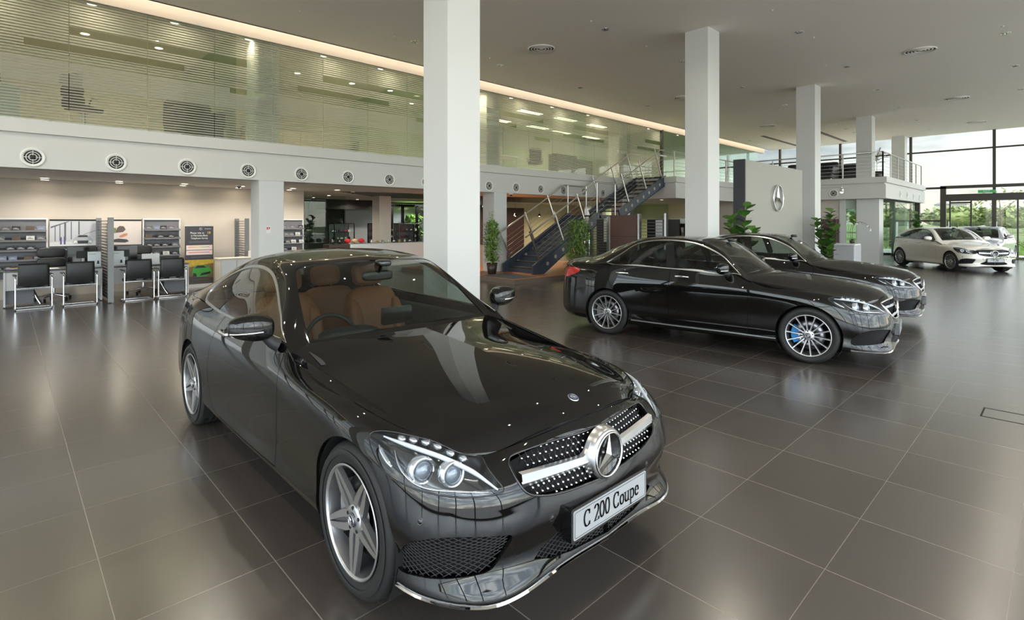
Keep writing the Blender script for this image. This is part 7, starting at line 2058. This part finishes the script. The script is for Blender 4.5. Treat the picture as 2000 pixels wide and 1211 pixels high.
m = MB()
for k in range(9): m.box(-.01, .01, 0, 39, .2+k*.18, .212+k*.18)
for k in range(130): m.box(-.008, .008, k*.3, k*.3+.016, .1, 1.65)
m.build('wire_mesh', M_greymetal, r)
def block(loc, w, d, h, label, roofs=True, floors=3):
    r = empty('apartment_block', loc, 0, label, 'building', 'apartment blocks on the horizon')
    wm = mat('pale_render', srgb(196,194,190), .8); m = MB(); m.box(0, d, 0, w, 0, h); m.build('wall', wm, r)
    if roofs:
        m = MB()
        for k in range(2):
            y0 = w*.5*k; m.add([(-1,y0-.5,h),(-1,y0+w*.5+.5,h),(-1,y0+w*.25,h+w*.11),(d,y0-.5,h),(d,y0+w*.5+.5,h),(d,y0+w*.25,h+w*.11)], [(0,1,2),(3,5,4),(0,2,5,3),(1,4,5,2)])
        m.build('roof', mat('grey_roof', srgb(150,148,150), .8), r)
    for f in range(floors):
        for k in range(max(2, int(w/5))):
            y = w*(k+.3)/max(2, int(w/5)); m = MB(); m.box(-.05, 0, y, y+1.9, h*(f+.3)/floors, h*(f+.75)/floors); m.build('window', mat('far_window', srgb(120,124,128), .3), r)
block((300,30,0), 11, 12, 9.5, 'pale gabled apartment block on the horizon behind the glass door', True)
block((300,4,0), 24, 12, 8.5, 'long pale apartment block on the horizon, right of the gabled one', False)
block((280,74,0), 16, 12, 10, 'small distant pale block above the trees at the left of the window wall', False)
SKY = .74; REAR_SKY_BOOST = 6.5; COVE = 9; LAMP = 22; EXPO = 0.22
# ------------------------------------------------------------------ cars in the showroom
sp = coupe_spec()
r, *_ = car_build(sp, 'coupe', 'glossy black two-door coupe in the foreground with brown seats', 'car', (2.02, 2.253, 0), -PI/2)
sp = sedan_spec(); sp['caliper'] = M_blue
r, *_ = car_build(sp, 'sedan', 'black four-door sedan with blue brake calipers, parked side-on right of the coupe', 'car', (7.839, 2.278, 0), math.radians(-82)); r.scale = (.98,.98,.98)
sp = sedan_spec(); sp['interior']['mat'] = M_cream; sp['interior']['door'] = M_cream; sp['plate'] = ('C 200', .425, .52, .125); sp['nu'] = 200; sp['nv'] = 28; sp['gnu'] = 90; sp['gnv'] = 44
r, *_ = car_build(sp, 'sedan', 'black four-door sedan with cream seats, half hidden behind the first sedan', 'car', (11.05, 2.5, 0), math.radians(-82)); r.scale = (.98,.98,.98)
sp = hatch_spec()
r, *_ = car_build(sp, 'hatchback', 'white five-door hatchback in front of the far window wall', 'car', (24.3, 2.16, 0), math.atan2(-.667, -.745))
sp = sedan_spec(); sp['paint'] = M_silver; sp['trim'] = M_satin; sp['nu'] = 160; sp['nv'] = 24; sp['gnu'] = 70; sp['gnv'] = 36; sp['plate'] = None
r, *_ = car_build(sp, 'sedan', 'silver car before the far window wall, mostly hidden behind the white hatchback', 'car', (28.9, 2.72, 0), math.atan2(.10, -.99))

# ------------------------------------------------------------------ camera
cam = bpy.data.cameras.new('camera'); co = bpy.data.objects.new('camera', cam); COL.objects.link(co)
cam.sensor_width = 36; cam.lens = 36*1037/2000; cam.shift_y = (434-605.5)/2000; cam.clip_start = .05; cam.clip_end = 1000
co.location = (0, 0, CAM_H); co.rotation_euler = (PI/2, 0, math.radians(46.3)-PI/2)
bpy.context.scene.camera = co

# ------------------------------------------------------------------ daylight: overcast sky with soft clouds
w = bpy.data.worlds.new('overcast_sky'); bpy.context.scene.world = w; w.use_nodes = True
nt = w.node_tree; bg = nt.nodes['Background']
tc = nt.nodes.new('ShaderNodeTexCoord'); mp = nt.nodes.new('ShaderNodeMapping'); mp.inputs['Scale'].default_value = (1.6, 1.6, 6.5); nt.links.new(tc.outputs['Generated'], mp.inputs[0])
nz = nt.nodes.new('ShaderNodeTexNoise'); nz.inputs['Scale'].default_value = 2.2; nz.inputs['Detail'].default_value = 6; nz.inputs['Roughness'].default_value = .55; nt.links.new(mp.outputs[0], nz.inputs['Vector'])
cl = ramp(nt, nz.outputs['Fac'], [(.42, (.36,.38,.41,1)), (.50, (.60,.61,.62,1)), (.57, (1.0,.99,.97,1))])
sk = nt.nodes.new('ShaderNodeTexSky'); sk.sky_type = 'NISHITA'; sk.sun_disc = False; sk.sun_elevation = .6; sk.sun_rotation = 2.0
mx = nt.nodes.new('ShaderNodeMix'); mx.data_type = 'RGBA'; mx.inputs[0].default_value = .05
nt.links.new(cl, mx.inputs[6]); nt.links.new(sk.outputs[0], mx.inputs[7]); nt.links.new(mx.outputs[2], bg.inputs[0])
# extra brightness added to the sky behind the camera to light the room
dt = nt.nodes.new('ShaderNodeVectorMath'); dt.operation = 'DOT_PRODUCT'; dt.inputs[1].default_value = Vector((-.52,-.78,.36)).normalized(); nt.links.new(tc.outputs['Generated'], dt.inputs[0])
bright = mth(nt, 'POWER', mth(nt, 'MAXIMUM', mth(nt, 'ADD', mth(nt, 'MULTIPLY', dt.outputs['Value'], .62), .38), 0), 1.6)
nt.links.new(mth(nt, 'ADD', SKY, mth(nt, 'MULTIPLY', bright, REAR_SKY_BOOST)), bg.inputs[1])
def window_portal(loc, rot, sx, sy):
    l = bpy.data.lights.new('window_daylight', 'AREA'); l.shape = 'RECTANGLE'; l.size = sx; l.size_y = sy; l.cycles.is_portal = True
    o = bpy.data.objects.new('window_daylight', l); COL.objects.link(o); o.location = loc; o.rotation_euler = rot
window_portal((XE+.3, 6.7, 3), (0, PI/2, 0), 6.2, 22); window_portal((13, YS-.3, 3), (PI/2, 0, 0), 41, 6.2); window_portal((XW-.3, 4.2, 3), (0, -PI/2, 0), 6.2, 17)
# cove strips hidden on top of the ceiling edge
for k in range(8):
    l = bpy.data.lights.new('cove_strip', 'AREA'); l.shape = 'RECTANGLE'; l.size = 4.9; l.size_y = .05; l.energy = COVE; l.color = (1,.66,.32)
    o = bpy.data.objects.new('cove_strip', l); COL.objects.link(o); o.location = (XW+2.5+5*k, 12.40, 6.16); o.rotation_euler = (math.radians(75), 0, 0)
# a few of the showroom's ceiling lamps are on above the near cars
for (x, y) in [(-1.0,.9),(2.6,.9),(5.9,.9),(9.4,1.0),(13.0,1.0),(16.5,.98),(-1.2,4.0),(2.5,4.0),(6.0,4.1),(9.5,4.2),(20.2,1.0),(24,1.0),(2.2,7.6),(-1.0,7.6),(-1.0,10.6),(2.6,10.7)]:
    lamp_light('ceiling_lamp_light', (x, y, ZC-.05), LAMP, .05, (1,.90,.74))
vs = bpy.context.scene.view_settings; vs.view_transform = 'Standard'; vs.look = 'None'; vs.exposure = EXPO; vs.gamma = 1
bpy.context.scene.cycles.use_denoising = True
bpy.context.scene.cycles.max_bounces = 10; bpy.context.scene.cycles.transparent_max_bounces = 24; bpy.context.scene.cycles.diffuse_bounces = 7; bpy.context.scene.cycles.glossy_bounces = 5
bpy.context.scene.cycles.caustics_reflective = False; bpy.context.scene.cycles.caustics_refractive = False
bpy.context.scene.cycles.sample_clamp_indirect = 6
